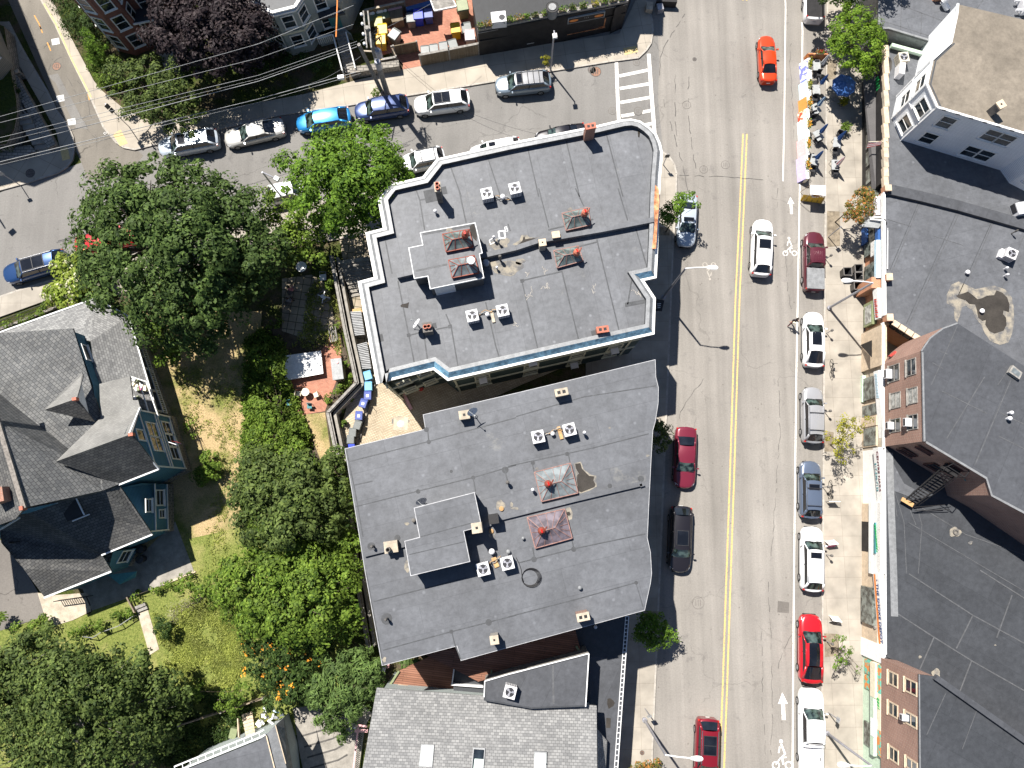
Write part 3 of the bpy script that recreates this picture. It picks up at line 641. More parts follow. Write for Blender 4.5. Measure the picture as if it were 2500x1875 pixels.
# ---- lower flat roof building in the middle ----
b2 = T('apartment_building', 'building with bare grey flat roof and thin pale edge, in the middle below the alley', 'building', G(33,0,0,0))
H2 = 9.4
o2 = ccw(L(33, H2, '23:1245,1442 1250,0 1272,90 1270,220 1245,380 1225,450 1210,700 1190,1100 1178,1360 1205,1480 1215,1659 43:1205,100 43:1185,190 43:1155,330 42:2143,645 42:1745,755 42:1712,632 42:1080,797 42:935,0 32:880,1300 32:765,605 32:1445,440 32:1425,318 32:2212,135'))
wallring(b2, inset(o2,.1), 0, 9.3, 'siding_tan')
m = MB().mat('edge_metal').prism(xy(o2), 9.22, H2); m.build('roof_edge', b2)
m = MB().mat('roof_b'); m.prism(xy(inset(o2,.035)), 9.3, H2+.008); R2 = H2+.008
seams(m, 32, R2, ['805,715 1475,545 2212,345','860,1095 1380,965 1850,850 2212,745','840,915 1000,880','1465,440 1475,545','780,620 850,950 920,1350','1850,850 1870,970','1000,1500 1110,1460','2115,780 2140,880'], .07)
seams(m, 33, R2, ['70,335 640,170 1250,75','0,755 510,645 720,600 1190,480','90,1570 560,1450 1160,1325','205,720 220,800','510,650 525,730','210,1440 225,1540','540,1370 555,1450'], .07)
seams(m, 43, R2, ['0,385 600,230 1080,95 1140,300','20,1 21,2'], .07)
seams(m, 42, R2, ['1010,255 1500,130 1800,50','1090,665 1660,510 2212,370','1670,510 1690,600 1745,740','945,0 1090,790'], .07)
m.mat('patch')
for k, x, y, a in ((32,1475,548,.14),(32,1385,967,.14),(32,1850,850,.13),(32,1455,445,.16),(32,1665,798,.1),(33,210,725,.14),(33,500,650,.14),(33,1122,860,.2),(33,220,1540,.18),(33,555,1455,.16),(42,1665,508,.12),(42,1980,430,.2),(43,1082,95,.12),(33,860,920,.15),(32,2120,785,.22),(42,1120,400,.35),(32,1210,1360,.2),(32,990,1430,.25)):
    c = G(k, x, y, R2); m.cyl(c.x, c.y, R2-.01, R2+.0065, a, a, 10)
m.build('roof', b2)
m = MB().mat('roof_b')
fw = L(32, R2+.2, '930,1500 1100,1455 1270,1415')+L(33, R2+.2, '-80,1195 560,1035 1130,900 1138,925')
m.beam(fw[0]-Vector((0,0,.1)), fw[2]-Vector((0,0,.1)), .3, .2); m.build('party_wall', b2); m = MB().mat('roof_b')
for a, b in zip(fw[3:], fw[4:]): m.beam(a-Vector((0,0,.1)), b-Vector((0,0,.1)), .3, .2)
m.beam(G(32,1900,1290,R2+.1), fw[3]-Vector((0,0,.1)), .3, .2)
m.build('party_wall', b2)
puddle(b2, 33, '567,735 612,728 625,775 650,800 685,835 728,840 722,875 740,910 730,930 680,950 620,975 595,965 582,880 585,830 600,815 575,775', R2, '555,730 615,715 640,780 700,825 745,835 750,925 690,960 610,985 590,980 575,880 570,790')
puddle(b2, 33, '498,1140 520,1138 530,1160 515,1175 500,1165', R2, '490,1105 525,1100 548,1150 540,1200 515,1210 495,1180')
for i, a in enumerate(((33,245,775,16,9),(33,60,1110,30,12),(32,1290,1600,22,50),(32,1290,1240,18,14),(32,2080,1080,35,45),(42,1100,745,16,22),(32,2010,1340,30,25),(33,30,1080,12,25),(33,860,430,9,9),(33,1180,665,14,10))): sed(b2, *a, R2, i)
P2 = ccw(L(32, 11.25, '1348,1105 1862,972 1915,1222 1838,1285 1772,1303 1825,1560 1320,1682 1268,1385 1395,1352'))
wallring(b2, inset(P2,.05), R2, 11.1, 'patch', 'stair_wall')
m = MB().mat('edge_metal').prism(xy(P2), 11.1, 11.25); m.mat('roof_b').prism(xy(inset(P2,.045)), 11.25, 11.257); m.mat('seam').strip(L(32,11.26,'1405,1350 1830,1235'), .06, 11.262); m.strip(L(32,11.26,'1310,1500 1780,1390'), .05, 11.262); m.build('stair_roof', b2)
# ---- skylights, chimneys, vents, condensers ----
def skylight(root, k, base, ridge, h, glass, frame, vent, vm='copper_red', n=2, rise=.5):
    B = ccw(L(k, h+.22, base)); 
    m = MB().mat(frame); m.prism(xy(B), h, h+.2, top=False)
    c = sum(B, Vector())/4; R = L(k, h+.22+rise, ridge)
    if (R[0]-R[1]).length < .2: R = [R[0], R[0]+Vector((.3,0,0))]
    # order: B ccw; the long sides hold the ridge
    d0 = (B[1]-B[0]).normalized(); R.sort(key=lambda q: (q-c).dot(d0))
    F = [[B[0],B[1],R[1],R[0]],[B[1],B[2],R[1]],[B[2],B[3],R[0],R[1]],[B[3],B[0],R[0]]]
    o = None
    fr = m
    def bar(a, b, w=.04): fr.beam(a, b, w, .05)
    for i in range(4): bar(B[i], B[(i+1)%4], .055)
    bar(R[0], R[1]); bar(B[0],R[0]); bar(B[1],R[1]); bar(B[2],R[1]); bar(B[3],R[0])
    for f in (F[0], F[2]):
        for j in range(1, n+1): t = j/(n+1); bar(f[0].lerp(f[1], t), f[3].lerp(f[2], t), .025)
    for f in (F[1], F[3]):
        for j in range(1, n+1):
            t = j/(n+1); bar(f[0].lerp(f[1], t), (f[0].lerp(f[1], t)).lerp(f[2], .8 if n < 2 else .62), .025)
    up = Vector((0,0,.012)); g = MB().mat(glass)
    for f in F: g.face([q-up for q in f])
    sk = T('skylight', root[1], 'skylight', (c.x, c.y, h), 'glass pyramid skylights on the flat roofs'); ORI[sk.name] = Vector((c.x,c.y,h))
    fr.build('frame', sk); g.build('glass', sk)
    if vent:
        kx, ky, vmat = vent; v = G(k, kx, ky, h+1.15); v2 = MB().mat(vm)
        v2.lathe(v.x, v.y, [(.14,h+.3),(.14,h+.75),(.24,h+.78),(.2,h+1.0),(.21,h+1.1),(.1,h+1.22),(0,h+1.24)], 14)
        if vmat: v2.mat(vmat).lathe(v.x, v.y, [(.255,h+1.08),(.25,h+1.2),(0,h+1.28)], 16)
        else:
            v2.tube((v.x+.18,v.y+.0,h+1.0),(v.x+.3,v.y+.25,h+1.2),.04); v2.mat('lamp_red').box(v.x,v.y,h+1.2,h+1.3,.1,.22,.3)
        v2.build('vent', sk, smooth=False)
    return sk
SG = 'skylight_glass'
skylight(('','skylight with red bars beside the puddle on the upper stair roof'), 22, '1590,385 1815,345 1850,490 1620,535', '1672,432 1752,415', 10.157, SG, 'copper_red', (1780,378,None))
skylight(('','skylight with red bars and a white round vent cap on the stair roof'), 22, '1640,605 1860,565 1900,710 1672,755', '1725,648 1805,632', 10.157, 'skylight_light', 'copper_red', (1832,608,'c_white'))
skylight(('','small skylight with worn red frame north of the dark party wall'), 23, '455,210 675,160 700,305 490,355', '540,242 610,225', R1, SG, 'copper_pink', (652,195,None), 'pot_orange')
skylight(('','small skylight with worn red frame just south of the dark party wall'), 23, '385,525 595,485 635,610 415,670', '475,565 548,552', R1, SG, 'copper_pink', (583,530,None), 'pot_orange')
skylight(('','large clear glass skylight next to the brown puddle on the middle roof'), 'k', '1550,225 1925,130 2005,440 1625,530', '1715,345 1832,318', R2, 'skylight_light', 'copper_pink', (1697,345,None), n=3)
skylight(('','large purple tinted skylight on the middle roof south of the low party wall'), 'k', '1475,695 1865,605 1945,910 1560,1015', '1640,835 1765,800', R2, 'skylight_purple', 'copper_pink', (1628,835,None), n=3)
def condenser(w=.74, hh=.75, body='ac_white'):
    r = T('air_conditioner', '', 'air conditioner', (0,0,0)); m = MB().mat(body)
    m.box(0,0,.08,hh,w,w); m.mat('dark_grille'); m.box(0,0,.0,.08,w*.9,w*.9)
    for s in (-1,1):
        for i in range(6): m.box(s*(w/2+.002), -w*.38+i*w*.15, .16, hh-.12, .006, w*.05); m.box(-w*.38+i*w*.15, s*(w/2+.002), .16, hh-.12, w*.05, .006)
    m.build('body', r)
    m = MB().mat(body); m.box(0,0,hh+.002,hh+.03,w+.03,w+.03); m.build('top_panel', r)
    m = MB().mat('dark_grille'); m.cyl(0,0,hh+.028,hh+.034,w*.4,w*.4,24); m.mat(body); m.ring(0,0,hh+.03,hh+.045,w*.42,w*.395,24)
    g = m.build('fan_guard', r)
    m = MB().mat('fan_metal')
    for i in range(3):
        a = 2*pi*i/3; P = [(0,0)]+[(cos(a+t)*w*.36*q, sin(a+t)*w*.36*q) for t, q in ((-.1,.5),(-.05,1),(.35,1),(.7,.92),(.6,.4))]
        m.face([(x,y,hh+.04+.01*j*.3) for j, (x,y) in enumerate(P)])
    m.cyl(0,0,hh+.03,hh+.055,.07,.07,12); m.build('fan', g); return r
ac0 = condenser(); acb = condenser(body='ac_tan'); used = set()
def place_ac(proto, k, x, y, h, rot, label, hh=.78):
    c = G(k, x, y, h+hh); o = proto if proto.name not in used else cptree(proto); used.add(o.name)
    o.location = (c.x, c.y, h); o.rotation_euler = (0,0,rot); o['label'] = label; o['group'] = 'air conditioner condensers standing on roofs'; return o
place_ac(ac0,'h',572,272,R1,.22,'white fan condenser, left one of the pair north of the party wall')
place_ac(ac0,'h',932,205,R1,.24,'white fan condenser, right one of the pair north of the party wall')
place_ac(ac0,22,1842,1072,R1,.22,'white fan condenser, left one of the pair below the stair roof with skylights')
place_ac(ac0,22,2098,1028,R1,.22,'white fan condenser, right one of the pair below the stair roof with skylights')
place_ac(ac0,33,255,505,R2,.2,'white fan condenser, left one of the pair near the middle roof north edge')
place_ac(ac0,33,520,445,R2,.25,'white fan condenser beside a tan board near the middle roof north edge')
place_ac(ac0,'k',1018,1232,R2,.24,'white fan condenser beside the shadow of the stair roof on the middle roof')
place_ac(ac0,'k',1270,1170,R2,.24,'white fan condenser connected to the black hose on the middle roof')
# hoses, pipes, receivers beside the condensers
def THG(name, label, cat, m, loc, group=None): return TAG(m.build(name, loc=loc), label, cat, group)
def pipes(k, a, b, h, label, n=3, seed=0):
    A = G(k,*a,h); B = G(k,*b,h); r = random.Random(seed); m = MB()
    for i in range(n):
        m.mat(('black_paint','wood_orange','c_grey')[i%3]); p = [A.lerp(B,t)+Vector((r.uniform(-.12,.12), r.uniform(-.12,.12), .08+.12*sin(pi*t))) for t in (0,.2,.4,.6,.8,1)]; m.path(p, .022)
    THG('refrigerant_pipe', label, 'pipe', m, A)
pipes(22,(1895,1060),(2060,1020),R1,'refrigerant pipes running between the two condensers below the stair roof',3,1)
pipes('h',(650,330),(880,350),R1,'tangled refrigerant pipes between the two northern condensers',3,2)
pipes(33,(310,480),(480,430),R2,'refrigerant pipes between the two condensers near the middle roof north edge',3,3)
pipes('k',(1090,1180),(1190,1110),R2,'refrigerant pipes between the two condensers beside the black hose',3,4)
def capsule(k, x, y, h, r, z, label, matn='ac_white', name='roof_vent', cat='vent', group='small pipe vents on the roofs'):
    c = G(k, x, y, h+z); m = MB().mat(matn); m.lathe(c.x, c.y, [(r*.55,h),(r*.55,h+z*.5),(r,h+z*.55),(r,h+z*.85),(r*.6,h+z*.97),(0,h+z)], 12); 
    return THG(name, label, cat, m, (c.x,c.y,h), group)
capsule('h',775,305,R1,.17,.55,'white rounded vent cap between the two northern condensers')
capsule(22,1968,1058,R1,.14,.45,'white rounded vent cap between the condensers below the stair roof')
capsule(33,378,478,R2,.13,.4,'white rounded vent cap between the condensers near the north edge')
capsule('k',1108,1050,R2,.18,.55,'tall white rounded vent cap above the condensers by the black hose')
capsule(22,1528,183,R1,.12,.5,'thin white pipe vent below the tall chimney at the roof top left')
capsule('h',660,825,R1,.1,.7,'bent white pipe vent beside a white painted square')
capsule('h',722,862,R1,.09,.8,'slim grey pipe vent touching the party wall','c_grey')
capsule('h',740,1075,R1,.12,.9,'dark flue pipe in the shadow of the party wall','stone_dark')
capsule('h',700,1218,R1,.09,.5,'short pipe vent on the tan stain south of the party wall')
capsule('h',558,1160,R1,.24,.5,'round grey turbine vent in the shade beside the stair roof','fan_metal')
capsule(33,648,468,R2,.11,.7,'white pipe vent right of the condensers near the north edge')
capsule(33,210,952,R2,.11,.65,'white pipe vent at the lower left of the large clear skylight')
capsule(33,128,1362,R2,.1,.3,'small vent left of the purple skylight','flash_grey')
capsule(43,608,140,R2,.12,.35,'small vent near the lower right of the middle roof','flash_grey')
capsule(42,1108,412,R2,.09,.8,'thin dark pipe vent near the roof lower left corner','stone_dark')
capsule(32,2140,890,R2,.12,.7,'dark pipe vent above the wooden topped vents','stone_dark')
capsule(32,990,1435,R2,.1,.8,'dark pipe vent left of the stone chimney slab','stone_dark')
capsule(32,2088,1112,R2,.15,.12,'round orange drain cap above the black hatch','wood_orange')
capsule(32,2002,1302,R2,.15,.12,'round orange drain cap below the black hatch','wood_orange')
capsule('k',1280,1050,R2,.13,.3,'small dark ringed vent right above the condensers','flash_grey')
capsule(32,1345,1212,R2,.13,.3,'pair-like brown vent stub at the stair roof west side','stone_dark')
# coiled hose
c = G('k',1505,1318,R2); m = MB().mat('black_paint')
for j in range(4):
    r_ = .5+.035*j; m.path([(c.x+cos(t*pi/9)*r_+.03*j, c.y+sin(t*pi/9)*r_*.95, R2+.03+.02*j) for t in range(19)], .018, 5)
m.path(L('k', R2+.03, '1360,1110 1395,1180 1415,1240 1422,1310 1440,1360'), .018, 5)
THG('hose', 'black hose coiled in rings on the grey middle roof', 'hose', m, c)
c = G('k',1145,1150,R2); m = MB().mat('wood_orange'); m.beam(G('k',1125,1110,R2+.05), G('k',1165,1210,R2+.05), .3, .08); THG('board', 'tan wooden board lying between condensers by the hose', 'board', m, c)
c = G(33,440,470,R2); m = MB().mat('wood_orange'); m.beam(G(33,425,420,R2+.06), G(33,455,525,R2+.06), .22, .1); THG('board', 'tan wooden board leaning by the condenser near the north edge', 'board', m, c)
c = G(22,2010,1090,R1); m = MB().mat('concrete_tan'); m.beam(G(22,2005,1040,R1+.06), G(22,2025,1130,R1+.06), .2, .1); THG('board', 'pale board beside the condensers below the stair roof', 'board', m, c)
def chimney(k, x, y, h, z, sx, sy, rot, label, body='brick_red', cap='concrete_tan', flues=1, pots=0, fm='black_paint', along=0):
    c = G(k, x, y, h+z); t = T('chimney', label, 'chimney', (c.x,c.y,h), 'chimneys on the roofs')
    m = MB().mat(body); m.box(c.x,c.y,h,h+z-.1,sx,sy,rot); m.build('stack', t)
    m = MB().mat(cap); m.box(c.x,c.y,h+z-.1,h+z,sx+.06,sy+.06,rot); cp = m.build('cap', t)
    ax = (cos(rot), sin(rot)) if not along else (-sin(rot), cos(rot)); sp = (sx if not along else sy)
    for i in range(flues):
        o = (i-(flues-1)/2)*sp*.42; m = MB().mat(fm)
        if pots: m.mat('pot_orange').ring(c.x+ax[0]*o, c.y+ax[1]*o, h+z, h+z+pots, .15, .1, 12); m.mat('black_paint').cyl(c.x+ax[0]*o, c.y+ax[1]*o, h+z+.001, h+z+.03, .1, .1, 12)
        else: m.box(c.x+ax[0]*o, c.y+ax[1]*o, h+z+.001, h+z+.008, sp*.26, sp*.26, rot)
        m.build('flue', t)
    return t
chimney(12,1548,1575,R1,2.0,.36,.62,.1,'tall thin brown chimney with two round flues at the roof top left','stone_dark','concrete_tan',2,.18,along=1)
chimney(22,1462,1170,R1,1.15,.56,.6,.15,'stone chimney with round pots and a satellite dish beside it','stone_dark','stone_dark',2,.2)
chimney(23,800,1188,R1,.75,.75,.38,.15,'red brick chimney with two square flues near the south cornice','brick_red','pot_orange',2)
chimney(13,698,1062,R1,1.7,.68,.35,.2,'red brick chimney rising from the northern parapet','brick_red','pot_orange',2)
chimney(23,292,455,R1,1.1,.42,.42,.15,'small cream chimney sitting on the dark party wall','concrete','stone_cream',1)
chimney(23,405,388,R1,.75,.48,.4,.15,'cream metal cowl vent just north of the party wall','flash_grey','stone_cream',0)
chimney(32,1774,320,R2,.75,.62,.5,.15,'tan chimney with one square flue near the middle roof north edge','concrete','concrete_tan',1)
chimney(33,452,128,R2,.8,.78,.42,.2,'tan chimney with two square flues on the middle roof north edge','concrete','concrete_tan',2)
chimney(32,1880,1275,R2,2.3,.56,.56,.15,'tan chimney at the stair roof corner, one square flue','concrete','concrete_tan',1)
chimney(32,2022,1198,R2,1.1,.55,.55,.15,'hatch box with black lid and pale rim beside the chimney','flash_grey','black_paint',0)
chimney(32,1155,1435,R2,.7,.78,.66,.15,'wide stone slab chimney with a round pipe at its corner','concrete','concrete_tan',0)
chimney(42,2028,580,R2,1.1,.46,.46,.15,'tan chimney with one flue near the middle roof south edge','concrete','concrete_tan',1)
chimney(43,635,385,R2,1.1,.72,.42,.2,'pale pink chimney with two flues near the lower right of the middle roof','brick_pink','concrete_tan',2)
c = G(32,1133,1458,R2+.9); m = MB().mat('stone_dark').ring(c.x,c.y,R2+.7,R2+1.05,.15,.11,12); m.build('pipe', T('flue_pipe','short brown round pipe on the stone slab chimney','pipe',(c.x,c.y,R2+.7)))
def dish(k, x, y, h, z, az, label):
    c = G(k, x, y, h+z); t = T('satellite_dish', label, 'satellite dish', (c.x,c.y,h), 'satellite dishes on the roofs')
    m = MB().mat('flash_grey'); m.tube((c.x,c.y,h),(c.x,c.y,h+z),.03); m.tube((c.x,c.y,h+z*.5),(c.x+.3,c.y-.2,h),.02); m.tube((c.x,c.y,h+z*.5),(c.x-.3,c.y-.2,h),.02); m.build('mast', t)
    d = Vector((cos(az), sin(az), .55)).normalized(); a = d.orthogonal().normalized(); b = d.cross(a); m = MB().mat('ac_white'); P = Vector((c.x,c.y,h+z)); n = 14
    vs = [P]+[P+d*.05*(q*q)+(a*cos(2*pi*i/n)+b*sin(2*pi*i/n))*.36*q for q in (.6,1) for i in range(n)]
    fs = [(0,1+i,1+(i+1)%n) for i in range(n)]+[(1+i,1+n+i,1+n+(i+1)%n,1+(i+1)%n) for i in range(n)]
    m.faces(vs, fs); m.build('reflector', t, smooth=True)
    m = MB().mat('c_grey'); m.tube(P-b*.3+d*.02, P+d*.42, .015); m.tube(P+d*.36, P+d*.48, .05); m.build('receiver', t)
dish(22,1375,1140,R1,.9,2.6,'white satellite dish left of the stone chimney with pots')
dish(32,1840,290,R2,1.3,-1.0,'white satellite dish on a mast beside the tan chimney by the alley')
dish(32,1410,1045,R2,.8,-1.1,'white satellite dish above the stair roof of the middle building')
m = MB().mat('c_white'); q = L('h', R1, '720,765 795,755 810,845 738,855')
for a, b in zip(q, q[1:]+q[:1]): m.strip([a, b], .09, R1+.014)
m.strip(L('h',R1,'800,710 825,705 840,760 815,770 800,710'), .05, R1+.017); m.strip(L('h',R1,'605,880 660,840 685,900 620,930 605,880'), .06, R1+.018); m.build('paint_mark', b1)
# ================= right-hand row of shops =================
def flat(root, k, pts, h, m, name='roof', t=.12): mb = MB().mat(m); mb.slab(ccw(L(k, h, pts)), t); return mb.build(name, root)
def block(name, label, k, pts, h, roofm, wallm, z0=0, rim=None, rimh=.0, rimw=.25, inn=.0, group=None, lip=None):
    P = ccw(L(k, h, pts) if isinstance(pts, str) else pts); c = P[0]; t = T(name, label, 'building', (c.x, c.y, z0), group)
    W_ = inset(P, inn) if inn else P
    MB().mat(wallm).prism(xy(W_), z0, h-.03, top=False).build('wall', t)
    m = MB().mat(roofm); m.prism(xy(P), h-.12, h); t['r'] = 0; ro = m.build('roof', t)
    if lip:
        m = MB().mat(lip); Q = inset(P, rimw)
        n = len(P)
        for i in range(n):
            j = (i+1) % n; a, b, c_, d = P[i], P[j], Q[j], Q[i]
            m.face([(a[0],a[1],h+rimh),(b[0],b[1],h+rimh),(c_[0],c_[1],h+rimh),(d[0],d[1],h+rimh)])
            m.face([(a[0],a[1],h-.1),(b[0],b[1],h-.1),(b[0],b[1],h+rimh),(a[0],a[1],h+rimh)])
            m.face([(c_[0],c_[1],h+.0),(d[0],d[1],h+.0),(d[0],d[1],h+rimh),(c_[0],c_[1],h+rimh)][::-1])
        m.build('parapet', t)
    del t['r']
    return t, P
HR = 3.3
XW = lambda k, y, h=0: G(k, 838, y, h).x      # street front line
# A: top shop
ra, _ = block('shop_building', 'grey roofed shop at the very top right behind the street tree', 14, '978,-500 978,250 1065,247 1430,357 1720,440 3400,880 3400,-500', 4.4, 'roof_b', 'flash_grey', lip='flash_grey', rimh=.08, rimw=.15)
m = MB().mat('seam_light'); 
for s in ('1180,-20 1170,250','1350,110 1340,320','1000,170 1500,330','1110,20 1700,240','1900,-50 1700,240'): m.strip(L(14,4.41,s), .05, 4.406)
m.build('seam', ra)
m = MB().mat('c_mint'); m.tube(G(14,1090,385,HR+.35), G(14,1345,455,HR+.35), .2); m.build('pipe', ra)
# B: restaurant with the awning
rb, _ = block('restaurant', 'restaurant building with cream parapet, long dark awning and green lettering', 14, '1045,372 1300,440 3400,1000 3400,2260 1045,1582', HR, 'roof_b', 'black_wall')
m = MB()
ys = [380,480,620,760,900,1040,1165,1245,1330,1410,1490,1580]
for i, (a, b) in enumerate(zip(ys, ys[1:])):
    A = G(14,1046,a,3.62); B = G(14,1046,b,3.62); m.mat('stone_cream' if i%5 != 3 else 'concrete_tan'); m.prism([(A.x-.18,B.y+.02),(A.x+.19,B.y+.02),(A.x+.19,A.y),(A.x-.18,A.y)], HR-.05, 3.62)
m.build('parapet_cap', rb)
m = MB().mat('awning_black'); A0, A1 = G(14,962,600,2.35), G(14,962,1590,2.35); xo = G(14,872,900,2.0).x
m.slab([A0, A1, Vector((xo,A1.y,2.0)), Vector((xo,A0.y,2.0))], .05); m.build('awning', rb)
def vtext(root, txt, x, ytop, ybot, z, mat_, hgt, thin=.01, name='lettering', facing='W'):
    """lettering on a wall that faces west, read from north to south"""
    cu = bpy.data.curves.new(name, 'FONT'); cu.body = txt; cu.size = 1; cu.extrude = .01; cu.align_x = 'LEFT'
    ob = bpy.data.objects.new('tmp', cu); COL.objects.link(ob); bpy.context.view_layer.update()
    me = bpy.data.meshes.new_from_object(ob); bpy.data.objects.remove(ob)
    v = np.array([tuple(p.co) for p in me.vertices]); w = v[:,0].max()-v[:,0].min(); hh = v[:,1].max()-v[:,1].min()
    sx = (ytop-ybot)/w; sy = hgt/hh
    off = ORI[root.name]
    for p in me.vertices:
        a = (p.co.x-v[:,0].min())*sx; b = (p.co.y-v[:,1].min())*sy; c = p.co.z
        p.co = (x-.012-c-off[0], ytop-a-off[1], z+b-off[2])
    me.materials.clear(); me.materials.append(MATS[mat_]); o = bpy.data.objects.new(name, me); COL.objects.link(o); o.parent = root; ORI[o.name] = off; return o
def vmarks(root, n, x, ytop, ybot, z, mat_, hgt, slant=.4):
    m = MB().mat(mat_); st = (ytop-ybot)/n; r = random.Random(n)
    for i in range(n):
        y = ytop-st*(i+.5); h_ = hgt*r.uniform(.7,1); w = st*.28; s_ = st*slant
        m.faces([(x,y-w,z),(x,y+w,z),(x,y+w-s_,z+h_),(x,y-w-s_,z+h_),(x-.02,y-w,z),(x-.02,y+w,z),(x-.02,y+w-s_,z+h_),(x-.02,y-w-s_,z+h_)], [(0,1,2,3),(7,6,5,4),(0,4,5,1),(1,5,6,2),(2,6,7,3),(3,7,4,0)])
    m.build('lettering', root)
def signboard(label, k, yt, yb, z0, z1, board, rows, dx=.25, name='shop_sign', frame=None):
    A = G(k[0], 838, yt, 0) if not isinstance(yt, tuple) else G(*yt, 0)
    Bp = G(k[1], 838, yb, 0)
    # use the y at the sign height, x of the front
    pa = G(k[0], 1000, yt, (z0+z1)/2); pb = G(k[1], 1000, yb, (z0+z1)/2); x = A.x-dx
    m = MB().mat(board); m.prism([(x,pb.y),(A.x+.02,pb.y),(A.x+.02,pa.y),(x,pa.y)], z0, z1)
    if frame: m.mat(frame).prism([(x-.01,pb.y+.12),(x,pb.y+.12),(x,pa.y-.12),(x-.01,pa.y-.12)], z0+.08, z1-.08)
    o = m.build(name, loc=(x, (pa.y+pb.y)/2, z0)); TAG(o, label, 'sign')
    for txt, f0, f1, zz, hh, mt in rows:
        if isinstance(txt, int): vmarks(o, txt, x-.012, pa.y+(pb.y-pa.y)*f0, pa.y+(pb.y-pa.y)*f1, zz, mt, hh)
        elif txt: vtext(o, txt, x-.012, pa.y+(pb.y-pa.y)*f0, pa.y+(pb.y-pa.y)*f1, zz, mt, hh)
    return o
# facade pieces on the street front: (crop, y0, y1, z0, z1, material, stick out)
fr_x = {}
def piece(root, m, k, y0, y1, z0, z1, out=0.03, k1=None):
    zc = (z0+z1)/2; a = G(k, 838, y0, 0); b = G(k1 or k, 838, y1, 0)
    ya = G(k, 950, y0, zc).y; yb = G(k1 or k, 950, y1, zc).y; x = a.x-out; x2 = b.x-out
    m.faces([(x,ya,z0),(x2,yb,z0),(x2,yb,z1),(x,ya,z1),(a.x+.3,ya,z0),(b.x+.3,yb,z0),(b.x+.3,yb,z1),(a.x+.3,ya,z1)], [(0,3,2,1),(0,1,5,4),(3,7,6,2),(0,4,7,3),(1,2,6,5)])
m = MB().mat('black_wall'); piece(rb, m, 14, 600, 1600, .1, 3.3, .05)
m.build('front', rb)
m = MB().mat('shop_glass')
for y in range(660, 1580, 150): piece(rb, m, 14, y, y+120, .8, 2.2, .07)
m.build('window', rb)
m = MB().mat('black_paint'); piece(rb, m, 14, 610, 1085, 2.4, 3.28, .1); m.build('sign_band', rb)
vmarks(rb, 18, G(14,838,700,0).x-.12, G(14,985,625,2.95).y, G(14,985,1060,2.95).y, 2.45, 'c_green', .62)
m = MB().mat('black_paint'); piece(rb, m, 14, 1160, 1560, 2.4, 3.28, .1); m.build('sign_band', rb)
vmarks(rb, 20, G(14,838,700,0).x-.12, G(14,985,1180,2.95).y, G(14,985,1550,2.95).y, 2.45, 'c_red', .45)
# puddles on the restaurant roof
puddle(rb, 14, '1068,490 1085,485 1098,520 1095,580 1080,610 1068,600', HR); puddle(rb, 14, '1068,690 1082,685 1075,710 1066,725', HR)
# C: brick fronted shops with the big roof
rc, PC = block('shop_building', 'orange brick fronted shops under a wide dark roof with a large brown puddle', 24, '1040,10 3400,640 3400,2300 1650,1250 1480,1215 1340,1268 1100,1125 1050,1125', HR+.01, 'roof_b', 'brick_orange')
m = MB().mat('seam_light')
for i, s in enumerate(('1350,90 1100,700','1680,180 1240,1150','1960,270 1690,900','2212,400 1790,1400','1060,260 1260,320','1450,400 1700,480')): m.strip(L(24,3.33,s), .05, 3.316+.001*i)
m.mat('seam'); 
for i, s in enumerate(('1330,100 1080,690','1650,190 1220,1140','1940,280 1660,900')): m.strip(L(24,3.33,s), .05, 3.319+.001*i)
m.build('seam', rc)
m = MB().mat('roof_c')
for a, b in (((1050,8),(1350,75)),((1350,75),(1650,150)),((1650,150),(2250,320))): m.beam(G(24,*a,3.45), G(24,*b,3.45), .8, .3)
m.build('party_wall', rc)
m = MB().mat('trim_white'); a = G(24,1032,30,3.6); b = G(24,1040,1070,3.6); m.prism([(b.x-.06,b.y),(b.x+.1,b.y),(a.x+.1,a.y),(a.x-.06,a.y)], 3.2, 3.6); m.build('parapet', rc)
for i, (y0, y1, x0) in enumerate(((-30,15,1070),(718,770,1080),(1060,1112,1085))):
    a = G(24, x0-27, y0, 3.9); b = G(24, x0+25, y1, 3.9); m = MB().mat('brick_orange'); m.prism([(a.x,b.y),(b.x,b.y),(b.x,a.y),(a.x,a.y)], 3.2, 3.82); m.mat('stone_cream').prism([(a.x-.03,b.y-.03),(b.x+.03,b.y-.03),(b.x+.03,a.y+.03),(a.x-.03,a.y+.03)], 3.82, 3.9); m.build('pillar_cap', rc)
for i in range(4):
    a = G(24,1105+58*i,1128+37*i,3.6); b = G(24,1155+58*i,1160+37*i,3.6); m = MB().mat('stone_cream'); m.beam(a, b, .42, .1); m.mat('black_paint').beam(a-Vector((0,.1,.3)), b-Vector((0,.1,.3)), .3, .5); m.build('parapet_cap', rc)
def sedimentp(root, k, pts, h): m = MB().mat('sediment'); m.face(ccw(L(k, h+.006, pts))); m.build('sediment_stain', root)
sedimentp(rc, 24, '1560,900 1600,810 1660,785 1720,810 1800,850 1960,820 2050,850 2110,920 2125,1000 2130,1120 2110,1230 2080,1300 2010,1320 1930,1290 1880,1220 1850,1150 1800,1090 1780,1030 1720,990 1690,1000 1675,1060 1650,1130 1625,1100 1620,1000 1560,970', 3.315)
puddle(rc, 24, '1635,905 1700,885 1740,870 1780,900 1820,935 1860,925 1900,905 1960,900 1980,860 2030,880 2070,920 2090,980 2085,1045 2040,1030 2035,1060 2060,1090 2065,1150 2040,1200 1965,1225 1920,1205 1885,1150 1890,1110 1860,1118 1825,1090 1815,1030 1800,980 1750,975 1720,945 1660,925', 3.315)
